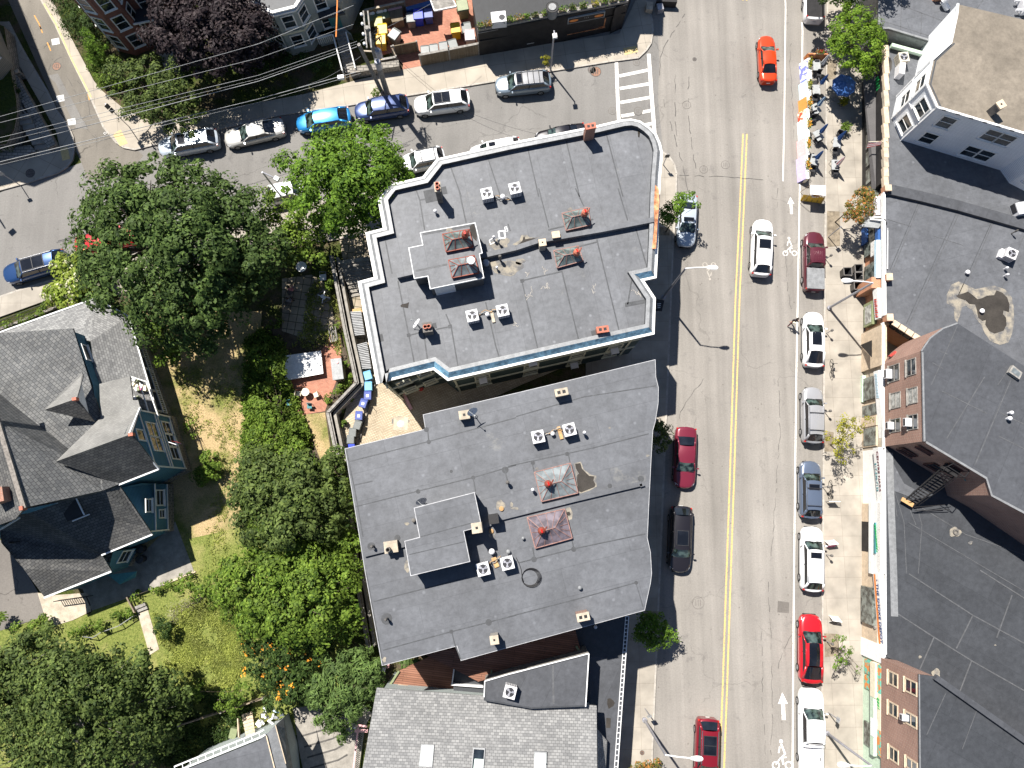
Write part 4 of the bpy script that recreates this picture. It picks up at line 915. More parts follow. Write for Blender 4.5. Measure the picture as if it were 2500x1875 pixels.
# front of C
x = G(24,838,300,0).x
m = MB().mat('shop_glass')
for y0, y1 in ((80,560),(640,780)): piece(rc, m, 24, y0, y1, .5, 2.1, .04)
m.build('window', rc)
m = MB().mat('ac_white'); piece(rc, m, 24, 70, 230, 2.45, 2.8, .3); m.mat('c_blue'); piece(rc, m, 24, 330, 440, 2.3, 2.75, .12); piece(rc, m, 24, 330, 470, .2, 1.1, .1)
m.mat('paint_white'); piece(rc, m, 24, 450, 570, 1.9, 2.5, .25); m.mat('c_sky'); piece(rc, m, 24, 440, 760, 2.5, 2.85, .28); m.build('front_trim', rc)
m = MB().mat('brick_orange'); piece(rc, m, 24, 790, 880, .1, 2.7, .55); m.build('pier', rc)
s = signboard('pale shop sign with red letters above the green framed window', (24,24), 850, 1100, 2.3, 3.0, 'trim_white', [(9, .3, .95, 2.45, .4, 'c_red')], .3)
m = MB().mat('bin_green'); piece(rc, m, 24, 965, 1160, .6, 1.9, .12); m.build('window_frame', rc)
m = MB().mat('glass_curtain'); piece(rc, m, 24, 990, 1140, .8, 1.75, .14); m.build('window', rc)
# hanging sign board on the brick front
t = T('hanging_sign', 'large flat sign board hanging out over the pavement beside the autumn coloured tree', 'sign', G(24,1030,260,3.2)); 
m = MB().mat('c_grey'); P = [G(24,820,318,2.6), G(24,985,335,2.9), G(24,1040,262,3.25), G(24,905,250,2.95)]; m.slab(P, .12); m.build('board', t)
m = MB().mat('trim_white'); m.beam(G(24,905,245,3.0), G(24,1040,245,3.35), .1, .25); m.beam(G(24,910,262,3.0), G(24,1040,275,3.33), .08, .2); m.build('rim', t)
m = MB().mat('black_paint'); m.tube(G(24,1020,300,3.3), G(24,1055,300,3.4), .03); m.tube(G(24,1035,255,3.7), G(24,1055,300,3.4), .03); m.build('bracket', t)
m = MB().mat('gutter_white'); m.path([G(24,1062,335,3.6), G(24,1062,355,3.5), G(24,1060,680,3.42)], .04); TAG(m.build('conduit', loc=G(24,1062,500,3.4)), 'thin white conduit pipe lying along the dark roof edge', 'pipe')
# D lower part and brick upper building
rd0, _ = block('shop_building', 'cream fronted corner shop with a small dark triangular roof below the brick upper storeys', 24, '1032,1128 1100,1125 1340,1268 1480,1230 1340,1330 1150,1400 1040,1490 34:1035,600 34:1500,1100 34:3400,2300 3400,1300', HR-.01, 'roof_b', 'concrete_tan')
m = MB().mat('trim_white'); a = G(24,1026,1130,3.4); b = G(34,1036,600,3.4); m.prism([(b.x-.05,b.y),(b.x+.06,b.y),(a.x+.06,a.y),(a.x-.05,a.y)], 3.1, 3.4); m.build('parapet', rd0)
m = MB().mat('stone_cream'); piece(rd0, m, 24, 1190, 1520, .1, 3.25, .08); m.build('front', rd0)
m = MB().mat('black_wall'); m.slab([G(24,845,1320,.2)+Vector((-.1,0,0)), G(24,943,1280,3.2)+Vector((-.12,0,0)), G(24,943,1425,3.2)+Vector((-.12,0,0))], .05); m.build('doorway', rd0)
signboard('long white shop sign with grey lettering below the brick windows', (24,34), 1540, 590, 2.45, 3.15, 'trim_white', [(16, .03, .36, 2.6, .4, 'c_sky')], .3)
signboard('white shop sign reading CENTRE NAILS with a telephone number', (34,34), 598, 1060, 2.4, 3.2, 'trim_white', [('CENTRE NAILS', .07, .80, 2.86, .26, 'maroonletter' if 'maroonletter' in MATS else 'c_maroon'), ('617-530-7132', .28, .80, 2.5, .22, 'c_teal')], .3)
sm = signboard('long orange and white shop sign reading THE SMOKE DEPOT', (34,44), 1655, 690, 2.4, 3.25, 'trim_white', [('\u2022 THE SMOKE DEPOT \u2022', .08, .93, 2.78, .30, 'c_navy')], .3)
pa = ORI[sm.name]; a = G(34,1000,1655,2.8); b = G(44,1000,690,2.8); m = MB().mat('c_orange'); m.prism([(pa.x-.008,b.y+.1),(pa.x,b.y+.1),(pa.x,a.y-.1),(pa.x-.008,a.y-.1)], 2.48, 2.74); m.build('stripe', sm)
m = MB().mat('shop_glass'); piece(rd0, m, 24, 1590, 1659, .3, 2.4, .05); m2 = m
piece(rd0, m, 34, 0, 190, .4, 2.4, .06); piece(rd0, m, 34, 235, 330, .2, 2.3, .03); m.build('window', rd0)
m = MB().mat('c_mint'); piece(rd0, m, 24, 1580, 1659, .1, .4, .1); piece(rd0, m, 34, 0, 215, .1, .35, .1); m.mat('stone_cream'); piece(rd0, m, 34, 225, 590, .1, 2.3, .0); m.mat('shop_glass'); piece(rd0, m, 34, 430, 580, .4, 2.2, .03); m.mat('stone_cream'); piece(rd0, m, 34, 340, 420, .1, 2.4, .06); m.build('front_trim', rd0)
H3 = 8.2
rd, PD = block('brick_building', 'pinkish brick upper storeys with a curved corner and dark roof on the right', 24, '1345,1372 1380,1310 1420,1262 1470,1222 1530,1180 1590,1150 1650,1137 2212,1497 3300,2200 34:3300,1900 34:2150,1112 34:1945,1000 34:1900,850 34:1390,545 34:1358,545', H3, 'roof_c', 'brick_pink', z0=3.2)
m = MB().mat('seam_light')
for i, s in enumerate(('1650,1160 1430,1659','1500,1370 1570,1400','1440,1470 1530,1520','2100,1500 1990,1659')): m.strip(L(24,8.21,s), .05, 8.206+.001*i)
for i, s in enumerate(('2100,30 1800,740','1880,0 1560,520','2212,400 2010,300','1520,120 1900,310','2000,500 2300,650')): m.strip(L(34,8.21,s), .07, 8.2066+.001*i)
m.mat('flash_grey'); m.strip(L(24,8.2,'1355,1380 1362,1659')+L(34,8.2,'1362,100 1372,545'), .12, 8.213); m.strip(L(34,8.2,'1385,550 1895,855 1940,1000 2150,1112 2600,1350'), .14, 8.2135)
m.strip(L(24,8.2,'1345,1372 1420,1262 1530,1180 1650,1137'), .1, 8.216); m.build('roof_trim', rd)
wa = G(24,1345,1372,H3); wb = G(34,1358,545,H3); wall = ((wa.x,wa.y),(wb.x,wb.y))
for i, s in enumerate(('360,370 l:420,235 l:325,130','l:475,90 l:560,185','l:335,370 l:425,480','l:485,325 l:575,440','l:335,590 l:425,695','l:490,560 l:580,670')):
    pts = s.replace('l:','').split()
    pts = {0:'330,130 418,238',1:'485,78 563,186',2:'345,370 427,478',3:'497,328 577,438',4:'345,598 427,690',5:'500,562 580,668'}[i]
    wpx(rd, *wall, 'l', pts, frame='wood_grey', pane='glass_curtain' if i in (2,3) else 'window_glass', fw=.05, ac=(i in (0,4,5)))
ws = (G(34,1358,545,H3), G(34,1900,850,H3)); sw = ((ws[0].x,ws[0].y),(ws[1].x,ws[1].y))
for s in ('1150,610 1310,670','1310,590 1440,650','1380,735 1560,790','1560,735 1690,790'):
    try: wpx(rd, *sw, 34, s, frame='brick_dark', pane='window_glass', fw=.05)
    except Exception: pass
m = MB().mat('c_red'); m.slab(L(24, 4.2, '1080,1410 1130,1370 1138,1385 1090,1420'), .3); TAG(m.build('shop_sign', loc=G(24,1105,1395,4)), 'small red blade sign on the curved brick corner', 'sign')
# fire escape
fe = T('fire_escape', 'black iron fire escape stair with a yellow foot over the dark roof', 'fire escape', G(34,1480,950,3.3))
m = MB().mat('black_paint')
for dx in (0, 1):
    a = G(34,1215+75*dx,1035+48*dx,3.75); b = G(34,1530+120*dx,760+60*dx,7.0); m.beam(a, b, .05, .12); m.beam(a+Vector((0,0,.5)), b+Vector((0,0,.5)), .03, .03)
    if dx == 0: a0, b0 = a, b
for i in range(16): t_ = i/15; p = a0.lerp(b0, t_); q = a.lerp(b, t_); m.beam(p, q, .1, .02)
m.build('stair', fe)
m = MB().mat('black_paint'); pl = L(34, 7.0, '1500,760 1560,730 1680,800 1640,850'); m.slab(pl, .05)
for p, q in zip(pl, pl[1:]+pl[:1]): m.beam(p+Vector((0,0,.9)), q+Vector((0,0,.9)), .04, .04); m.tube(p, p+Vector((0,0,.9)), .02)
m.build('landing', fe)
m = MB().mat('wood_orange'); m.beam(G(34,1180,1030,3.75), G(34,1275,1085,3.75), .3, .1); m.build('foot', fe)
m = MB().mat('black_paint')
r0 = L(34, 4.1, '1280,1100 1545,1080'); m.beam(r0[0], r0[1], .04, .04); r1_ = L(34, 3.7, '1290,1130 1580,1120'); m.beam(r1_[0], r1_[1], .04, .04); m.build('rail', fe)
m = MB().mat('c_teal'); m.slab([G(34,1710,860,6.0), G(34,1820,1050,5.2), G(34,1935,1110,4.8), G(34,2050,1090,4.8), G(34,1830,1000,5.6)], .1); TAG(m.build('canopy', loc=G(34,1850,1030,5)), 'small green canopy on the shaded side wall of the brick building', 'canopy')
# E: dark roof
re_, _ = block('shop_building', 'shop row with a wide very dark seamed roof between the two brick buildings', 34, '1036,602 1080,590 3400,1600 44:3400,2300 44:1420,885 44:1330,835 44:1050,722', HR+.04, 'roof_dark', 'trim_white')
m = MB().mat('seam_light'); z = 3.345
for i, s in enumerate(('1120,960 1200,1230 1220,1659','1300,1060 1350,1250 1320,1659','1240,1230 2250,1830','1340,1100 1720,1330 2212,1500','1200,1000 1300,1250','1110,700 1110,960 1140,1180')): m.strip(L(34,z,s), .05, z+.006+.001*i)
for i, s in enumerate(('1240,20 1780,370 2220,610','1150,360 1460,560 1780,760 2220,1010','1450,560 1330,830','1780,370 1640,650','1840,-10 2220,230','1770,750 1670,1010','2110,200 1980,560')): m.strip(L(44,z,s), .09, z+.013+.001*i)
m.build('seam', re_)
m = MB().mat('flash_grey'); m.strip(L(34,z,'1075,640 1090,1100 1110,1659')+L(44,z,'1110,20 1118,380'), .5, z+.03); m.mat('gutter_white').strip(L(34,z,'1038,605 1042,1659')+L(44,z,'1046,700'), .1, z+.04); m.mat('roof_b').face(ccw(L(34,z+.025,'1060,640 1200,900 1290,950 1240,1010 1110,960'))); m.build('edge_flashing', re_)
sed(re_, 34, 1630, 1310, 45, 45, z+.03, 4); sed(re_, 34, 1760, 1400, 18, 14, z+.03, 5); sed(re_, 44, 1470, 860, 40, 36, z+.03, 6); sed(re_, 44, 1335, 722, 12, 14, z+.03, 7); sed(re_, 44, 1970, 622, 8, 8, z+.03, 8)
c = G(34,1630,1310,z); m = MB().mat('stone_dark').ring(c.x,c.y,z,z+.15,.2,.12,12); TAG(m.build('roof_drain', loc=c), 'round roof drain in a pale stain on the very dark roof', 'drain')
m = MB().mat('paint_white'); piece(re_, m, 34, 1060, 1659, 2.9, 3.3, .2); m.mat('stone_cream'); piece(re_, m, 34, 1070, 1225, .1, 2.9, .0); piece(re_, m, 34, 1480, 1659, .1, 2.9, .0); m.mat('black_wall'); piece(re_, m, 34, 1225, 1480, .1, 2.9, .02); m.mat('trim_white'); piece(re_, m, 34, 1060, 1659, 2.3, 2.9, .16); m.mat('trim_white'); piece(re_, m, 34, 1060, 1659, 1.6, 2.1, .22); m.mat('c_teal'); piece(re_, m, 34, 1230, 1490, 2.35, 2.6, .24); m.build('front', re_)
vmarks(re_, 11, G(34,838,1300,0).x-.26, G(34,1000,1240,2.8).y, G(34,1000,1480,2.8).y, 2.62, 'c_green', .22)
m = MB().mat('stone_cream'); piece(re_, m, 44, 0, 590, .1, 2.4, .0); m.build('front', re_)
m = MB().mat('wood_grey'); 
for s in (((845,280),(955,120)),((845,285),(960,480))): m.beam(G(44,*s[0],.15), G(44,*s[1],2.3), .14, .14)
m.beam(G(44,845,282,.15), G(44,960,300,2.3), .12, .12); m.build('bay_window_frame', re_)
m = MB().mat('shop_glass'); piece(re_, m, 44, 130, 440, .5, 2.2, .25); m.build('window', re_)
# F: lower brick building
H4 = 7.8
rf0, _ = block('shop_building', 'mint green fronted shop with a colourful mural band at the lower right', 44, '1040,724 1330,838 1420,884 3400,2300 3400,3400 1052,3400', HR-.02, 'roof_dark', 'c_mint')
m = MB().mat('c_cream'); piece(rf0, m, 44, 770, 1060, 2.0, 2.7, .3); m.mat('c_mint'); piece(rf0, m, 44, 1060, 1550, 2.0, 2.5, .3); m.mat('c_white'); piece(rf0, m, 44, 1240, 1390, 2.1, 2.62, .32); piece(rf0, m, 44, 590, 740, .1, 3.2, .06)
m.mat('mural'); piece(rf0, m, 44, 790, 1030, 2.72, 3.2, .15); piece(rf0, m, 44, 1340, 1560, 2.72, 3.2, .15); m.mat('c_cream'); piece(rf0, m, 44, 1030, 1340, 2.72, 3.2, .15); m.build('front_band', rf0)
vmarks(rf0, 9, G(44,838,1100,0).x-.17, G(44,1000,1060,3).y, G(44,1000,1320,3).y, 2.8, 'c_green', .32)
m = MB().mat('mural'); piece(rf0, m, 44, 750, 870, .6, 1.9, .03); piece(rf0, m, 44, 890, 1000, .6, 1.9, .03); m.mat('shop_glass'); piece(rf0, m, 44, 1280, 1480, .5, 1.9, .03); m.build('window', rf0)
rf, PF = block('brick_building', 'brown brick upper storeys with tall windows and dark roof at the lower right corner', 44, '1322,868 1455,885 2212,1442 3300,2100 3300,3400 1330,3400', H4, 'roof_dark', 'brick_pink', z0=3.2)
m = MB().mat('roof_c'); 
for a, b in (((1460,890),(2130,1365)),((2130,1365),(2600,1700))): m.beam(G(44,*a,H4+.15), G(44,*b,H4+.15), .35, .3)
m.build('parapet', rf); m = MB().mat('flash_grey'); m.strip(L(44,H4,'1328,870 1335,1700'), .08, H4+.01); m.mat('seam_light'); m.strip(L(44,H4,'1550,1030 1390,1380'), .05, H4+.012); m.strip(L(44,H4,'1820,1150 1690,1500'), .05, H4+.013); m.build('roof_trim', rf)
wa = G(44,1322,868,H4); wb = G(44,1330,3400,H4); wall = ((wa.x,wa.y),(wb.x,wb.y))
for s in ('1075,845 1145,975','1215,905 1305,1045','1075,1100 1145,1235','1215,1185 1305,1320','1080,1475 1150,1620','1225,1570 1310,1700'):
    wpx(rf, *wall, 44, s, frame='stone_cream', pane='window_glass', fw=.09, ac=s.startswith('1215,1185'))
# ---- white building, upper right ----
H5 = 8.0
WQ = L(14, H5, '1650,35 1640,130 1590,365 1432,510 1388,712 1476,908')+L(14, 3.3, '2010,1437 2085,1545 2500,1760')
wh, PW = block('white_building', 'white clapboard building with a worn tan gravel roof at the upper right', 14, WQ+L(14, H5, '3300,1700 3300,420'), H5, 'roof_gravel', 'siding_white', z0=HR-.1)
m = MB().mat('gutter_white'); q = [Vector((p.x,p.y,H5+.04)) for p in WQ]
for a, b in zip(q, q[1:]): m.beam(a, b, .16, .12)
m.build('gutter', wh); m = MB().mat('seam'); m.strip([p+Vector((.3,0,0)) for p in q[2:6]], .12, H5+.006)
for p, q_ in zip(q[5:7], q[6:]):
    d = (q_-p); n_ = int(d.length/.9)
    for i in range(n_): a = p+d*((i+.5)/n_); m.mat('seam').box(a.x, a.y-.09, H5+.03, H5+.108, .3, .05, -.28)
m.build('roof_trim', wh)
def wseg(a, b): A = G(14,*a,H5); B = G(14,*b,H5); return (A.x,A.y),(B.x,B.y)
E1 = wseg((1650,35),(1640,130)); E2 = wseg((1640,130),(1590,365)); E3 = wseg((1590,365),(1432,510)); E4 = wseg((1432,510),(1388,712)); E5 = wseg((1388,712),(1476,908)); E6 = ((WQ[5].x,WQ[5].y),(WQ[6].x,WQ[6].y)); E7 = ((WQ[6].x,WQ[6].y),(WQ[7].x,WQ[7].y)); E8 = ((WQ[7].x,WQ[7].y),(WQ[8].x,WQ[8].y))
for e, s in ((E3,'1490,440 1580,330'),(E3,'1330,600 1410,480'),(E4,'1315,770 1380,680'),(E4,'1170,930 1230,830'),(E5,'1310,960 1395,860'),(E5,'1165,1090 1250,1000'),
             (E6,'1485,1055 1620,1010'),(E6,'1340,1180 1470,1150'),(E6,'1860,1165 2005,1120'),(E6,'1985,1200 2120,1160'),(E6,'1690,1300 1830,1255'),(E6,'1810,1335 1945,1290')):
    try:
        a_, b_ = s.split(); u0, z0 = WH(14, *[float(v) for v in a_.split(',')], *e); u1, z1 = WH(14, *[float(v) for v in b_.split(',')], *e)
        um = (u0+u1)/2; zm = (z0+z1)/2; LL = hypot(e[1][0]-e[0][0], e[1][1]-e[0][1]); w_ = .95
        um = min(max(um, .65), LL-.65)
        bow(wh, *e, um-w_/2, max(3.6, min(zm-.6, H5-1.6)), w_, 1.25, pane='window_glass')
    except Exception as ex: print('win', ex)
m = MB().mat('c_lilac') if False else MB().mat('gutter_white')
for e in (E3, E4, E5): m.beam((*e[0], 5.75), (*e[1], 5.75), .14, .1)
for P_ in (E5[0], E5[1], E4[0]): m.beam((P_[0],P_[1],3.3), (P_[0],P_[1],H5), .12, .12)
m.build('trim', wh)
bow(wh, *E8, .5, 4.2, .9, 1.2); bow(wh, *E8, .5, 6.2, .9, 1.2)
chimney(14,2022,878,H5,1.1,.5,.5,.5,'tan chimney with a square flue on the worn gravel roof','stone_dark','stone_cream',1)
place_ac(acb,14,1200,478,HR,.1,'tan fan condenser behind the restaurant beside the white wall')
m = MB().mat('ac_white'); c = G(14,1185,575,HR+.8); m.box(c.x,c.y,HR+.05,HR+.85,.42,.95,-.18); ob = m.build('body', T('air_conditioner','white upright condenser box on the restaurant roof','air conditioner',(c.x,c.y,HR)))
m = MB().mat('dark_grille'); m.cyl(c.x-.02,c.y,HR+.851,HR+.855,.02); 
place_ac(ac0,24,2112,548,HR,-.45,'white fan condenser alone on the big roof above the brown puddle')
c = G(24,2035,545,HR+.4); m = MB().mat('ac_white'); m.box(c.x,c.y,HR,HR+.35,.35,.7,-.45); TAG(m.build('equipment_box', loc=c), 'small white box attached to the lone condenser', 'box')
c = G(24,2165,165,HR+.6); m = MB().mat('ac_white'); m.box(c.x+.4,c.y,HR+.05,HR+.75,1.2,.9,.2); m.mat('dark_grille'); m.box(c.x+.4-.62,c.y,HR+.15,HR+.65,.02,.7,.2); TAG(m.build('air_conditioner', loc=c), 'large white unit at the right edge below the deep shadow', 'air conditioner')
def cap2(*a): capsule(*a)
capsule(24,1745,702,HR,.16,.35,'white hooded vent alone in the middle of the big dark roof')
capsule(24,2080,665,HR,.1,.5,'white curved vent just below the lone condenser')
capsule(24,2085,722,HR,.1,.6,'white bent pipe vent above the brown puddle')
capsule(24,1866,1030,HR,.17,.3,'round white drain cover standing in the brown puddle')
capsule(24,2165,350,HR,.07,.8,'thin black vent pipe at the right edge of the big roof','stone_dark')
capsule(34,2120,300,H3,.12,.5,'upper white vent of two on the brick building roof')
capsule(34,2105,348,H3,.14,.45,'lower white vent of two on the brick building roof')
c = G(24,2155,1548,H3+.2); t = T('roof_window', 'small tilted roof window with brown frame on the brick building roof', 'skylight', (c.x,c.y,H3))
m = MB().mat('wood_grey'); P = L(24,H3+.3,'2120,1490 2200,1555 2175,1612 2085,1550'); m.slab(P, .28); m.build('frame', t); m = MB().mat('skylight_light'); m.face([p+Vector((0,0,.006)) for p in inset3(P)] if False else [Vector((q[0],q[1],H3+.307)) for q in inset(ccw(P), .1)]); m.build('glass', t)
c = G(14,1570,40,4.4); m = MB().mat('gutter_white'); m.tube(G(14,1590,-40,5.4), G(14,1530,10,4.9), .22,.26,12); m.tube(G(14,1530,10,4.9), G(14,1565,75,4.5), .22,.22,12); m.mat('brick_orange').box(c.x-.8,c.y+.6,4.4,5.0,.8,.6); TAG(m.build('roof_vent', loc=c), 'large bent white duct on the roof at the top right', 'vent')
c = G(14,2180,60,4.6); m = MB().mat('ac_white'); m.box(c.x+.2,c.y,4.45,5.1,.6,1.2,.1); m.tube((c.x-.5,c.y+.4,4.8),(c.x,c.y+.4,4.8),.1); m.tube((c.x-.5,c.y-.4,4.8),(c.x,c.y-.4,4.8),.1); TAG(m.build('equipment_box', loc=c), 'white equipment unit at the top right corner of the picture', 'equipment')
# ================= lower middle: decks, flat roofs, shingled roof =================
lm, _ = block('shop_building', 'single-storey building with dark roof and white gutter along the lower left pavement', 43, '-300,640 700,440 1016,375 1000,560 990,740 960,1150 925,1659 900,2600 -300,2600 42:1680,950 42:1690,700', 3.6, 'roof_dark', 'stone_wall')
m = MB().mat('gutter_white'); q = L(43, 3.62, '1020,380 992,740 962,1150 926,1659 900,2600')
for a, b in zip(q, q[1:]): m.beam(a, b, .05, .12); m.beam(a-Vector((.22,0,0)), b-Vector((.22,0,0)), .04, .06)
for i in range(44):
    t_ = i/43*len(q[:-1]); k_ = min(int(t_), len(q)-2); p = q[k_].lerp(q[k_+1], t_-k_); m.beam(p, p-Vector((.22,0,0)), .05, .05)
m.build('gutter', lm)
m = MB().mat('roof_c'); m.face(ccw(L(43,3.609,'690,720 1000,740 960,1150 925,1659 900,2600 700,2600'))); m.build('roof_sheet', lm)
puddle(lm, 43, '840,1075 865,1070 890,1090 902,1110 890,1135 850,1160 838,1120', 3.61); puddle(lm, 43, '830,1235 868,1240 865,1320 828,1320', 3.61)
capsule(43,740,472,3.6,.12,.4,'small white vent in the shade below the middle roof edge')
place_ac(ac0,43,470,560,3.62,.1,'white fan condenser in deep shade below the middle roof edge')
dk = T('wooden_deck', 'red-brown plank deck squeezed between the grey roofs at the bottom', 'deck', G(42,1500,950,3))
m = MB().mat('deck_wood'); m.slab(ccw(L(42, 3.2, '1225,838 1480,720 1700,780 1690,960 1935,980 1925,1060 1150,990')), .2); m.build('floor', dk)
m = MB().mat('bin_green'); m.beam(G(42,1225,838,3.25), G(42,1125,990,3.25), .14, .2); m.build('rim', dk)
m = MB().mat('gutter_white'); m.beam(G(42,1665,950,3.75), G(42,1935,970,3.75), .12, .3); m.beam(G(42,1705,700,3.75), G(42,1672,950,3.75), .08, .2); m.build('rail', dk)
for i, (x, y, w_) in enumerate(((1272,972,.95),(1568,998,.95),(1835,998,.8))): c = G(42,x,y,3.3); m = MB().mat('stone_cream' if i < 2 else 'flash_grey'); m.box(c.x,c.y,3.2,3.38,w_,.2 if i<2 else .32,-.1); TAG(m.build('step_board', loc=c), ('cream step board at the left end of the plank deck','cream step board in the middle of the plank deck','grey box at the right end of the plank deck')[i], 'step')
dk2 = T('wooden_deck', 'narrow strip of brown decking in shade beside the small flat roof', 'deck', G(43,300,750,4.6)); m = MB().mat('deck_wood'); m.slab(ccw(L(43, 4.6, '-700,700 0,560 560,460 620,690 0,860 -250,930')), .2); m.build('floor', dk2); m = MB().mat('bin_green'); m.beam(G(43,575,630,4.65), G(43,620,700,4.65), .14, .15); m.beam(G(42,2005,830,4.65), G(42,2000,905,4.65), .1, .15); m.build('rim', dk2)
f3, _ = block('flat_roof_building', 'small building with smooth dark flat roof and thin white edge beside the shingled roof', 42, '1948,925 2143,868 43:683,692 43:655,1140 43:200,1160 1940,1090', 6.2, 'roof_dark', 'wood_grey')
m = MB().mat('gutter_white'); q = L(42, 6.24, '1942,1060 1948,925 2143,868')+L(43,6.24,'683,692 655,1140')
for a, b in zip(q, q[1:]): m.beam(a, b, .07, .1)
m.mat('roof_c').prism(xy(inset(ccw(L(42,6.2,'1948,925 2143,868 43:683,692 43:655,1140 43:200,1160 1940,1090')),.1)),6.19,6.207); m.mat('seam_light').strip(L(43,6.21,'380,790 385,1120'), .12, 6.212); m.build('roof_trim', f3)
place_ac(ac0,42,2160,1020,6.21,-.25,'white fan condenser on the small flat roof beside the shingles')
sh = T('shingled_house', 'house with a large pale grey shingled roof at the bottom centre', 'building', G(43,0,1400,0))
m = MB().mat('shingle_grey'); A_, B_, C_, D_ = G(42,1035,983,5.6), G(43,748,1135,5.6), G(43,757,2100,7.6), G(42,840,2100,7.6); E_ = G(42,1945,1052,5.6)
m.slab([A_, E_, B_, C_, D_], .14); m.build('roof', sh)
m = MB().mat('siding_pale'); m.prism([(A_.x+.3,A_.y-.3),(B_.x-.3,B_.y-.3),(C_.x-.3,C_.y),(D_.x+.3,D_.y)], 0, 5.3, top=False); m.build('wall', sh)
m = MB().mat('shingle_grey'); m.slab([G(43,752,1330,5.0), G(43,838,1430,4.4), G(43,826,1700,4.4), G(43,755,1700,5.0)], .12); m.build('lower_roof', sh)
def onroof(k, s, d):
    out = []
    for it in s.split():
        x, y = [float(v) for v in it.split(',')]; h = 6.4
        for _ in range(6): p = G(k, x, y, h); h = 5.6+2.0*(A_.y-p.y)/(A_.y-C_.y)+d
        out.append(G(k, x, y, h))
    return ccw(out)
def shr(P, f): c_ = sum(P, Vector())/len(P); return [p.lerp(c_, f)+Vector((0,0,.006)) for p in P]
for i, s in enumerate(('1412,1458 1522,1462 1505,1655 1388,1648','1850,1485 1952,1492 1935,1700 1832,1690')):
    P = onroof(42, s, .1); t = T('roof_window', ('left roof window with pale blind on the grey shingled roof','middle dark roof window on the grey shingled roof')[i], 'skylight', P[0], 'roof windows in the shingled roof')
    m = MB().mat('flash_grey'); m.slab(P, .2); m.build('frame', t); m = MB().mat('skylight_green' if i == 0 else 'window_glass'); m.face(shr(P,.14)); g = m.build('glass', t)
    if i: m = MB().mat('skylight_green'); m.face(onroof(42,'1862,1580 1938,1585 1928,1690 1850,1680',.112)); m.build('blind', g)
P = onroof(43, '222,1520 328,1525 325,1760 215,1760', .1); t = T('roof_window', 'right roof window with rounded pale blinds on the grey shingled roof', 'skylight', P[0], 'roof windows in the shingled roof')
m = MB().mat('flash_grey'); m.slab(P, .2); m.build('frame', t); m = MB().mat('skylight_green'); m.face(shr(P,.13)); q9 = onroof(43,'225,1622 322,1622 322,1630',.12); m.mat('window_glass').beam(q9[0],q9[1],.08,.02); m.build('glass', t)
# bottom-left garage-like house
gh, _ = block('flat_roof_house', 'house with flat grey roof and white gutter at the bottom left', 41, '1500,1700 2190,1425 42:95,1385 42:175,1659 42:240,2300 1100,2300', 5.0, 'roof_b', 'siding_pale')
m = MB().mat('gutter_white'); q = L(41, 5.02, '1480,1690 2195,1400')+L(42,5.02,'100,1375')
for a, b in zip(q, q[1:]): m.beam(a, b, .1, .14); m.beam(a+Vector((-.13,.28,-.1)), b+Vector((-.13,.28,-.1)), .08, .12)
for i in range(12): p = q[0].lerp(q[1], i/11); m.beam(p, p+Vector((-.13,.28,-.1)), .04, .04)
m.build('gutter', gh)
m = MB().mat('flash_grey'); m.slab([G(42,100,1378,4.95), G(42,182,1296,4.6), G(42,275,1659,4.6), G(42,180,1659,4.95)], .1); m.mat('stone_cream').beam(G(42,105,1385,5.0), G(42,185,1700,5.0), .07, .08); m.mat('stone_cream').beam(G(42,182,1296,4.65), G(42,270,1620,4.65), .05, .08); m.mat('wood_grey'); m.slab([G(42,188,1290,4.5),G(42,250,1235,3.6),G(42,330,1700,3.6),G(42,290,1700,4.5)], .1); m.build('side_roof', gh)
# ================= blue house =================
bh = T('blue_house', 'large teal Victorian house with many slate gables and white trim on the left', 'house', G(31,600,700,0))
def rf_(pts, m='shingle_slate', t=.14, name='roof'): mb = MB().mat(m); mb.slab([G(*p) for p in pts], t); return mb.build(name, bh)
# porch roof (hexagon wrap)
rf_([(21,0,1217,2.9),(21,800,933,2.9),(21,765,1290,4.6),(21,665,1268,4.6),(21,-600,1268,4.6),(21,-600,1430,2.9)], 'shingle_grey')
rf_([(21,800,933,2.9),(21,1085,1078,2.9),(21,765,1290,4.6)], 'shingle_grey')
rf_([(21,1085,1078,2.9),(31,1335,335,2.9),(31,1150,230,3.6),(31,850,330,4.9),(21,765,1290,4.6)], 'shingle_grey')
# porch body: columns, rail, floor
m = MB().mat('gutter_white')
for a, b in (((21,0,1215),(21,800,930)),((21,800,930),(21,1088,1078)),((21,1088,1078),(31,1338,335))): m.beam(G(*a,2.92), G(*b,2.92), .1, .12)
m.build('porch_gutter', bh)
fo = [G(21,1080,1090,0), G(31,1330,330,0)]
m = MB().mat('stone_wall'); pf = L(21, 0, '860,1010 1180,1115 31:1455,340 31:1300,700 0,1500 -500,1500'); m.prism(xy(pf), 0, .6); m.mat('wood_grey').prism(xy(inset(ccw(pf),.1)), .6, .66); m.build('porch_base', bh)
m = MB().mat('trim_white')
for s in ((21,1120,1150),(21,1165,1290),(21,1220,1410),(31,1290,-60),(31,1335,120),(31,1370,290)): c = G(*s, 1.0); m.tube((c.x-.25,c.y,.6),(c.x-.25,c.y,2.75),.1,.08,10)
a = G(21,1130,1150,1.4); b = G(31,1380,300,1.4); m.beam(a,b,.08,.08); m.beam(a-Vector((0,0,.6)),b-Vector((0,0,.6)),.06,.06)
for i in range(40): p = a.lerp(b, i/39); m.beam(p-Vector((0,0,.6)), p, .04, .04)
m.build('porch_rail', bh)
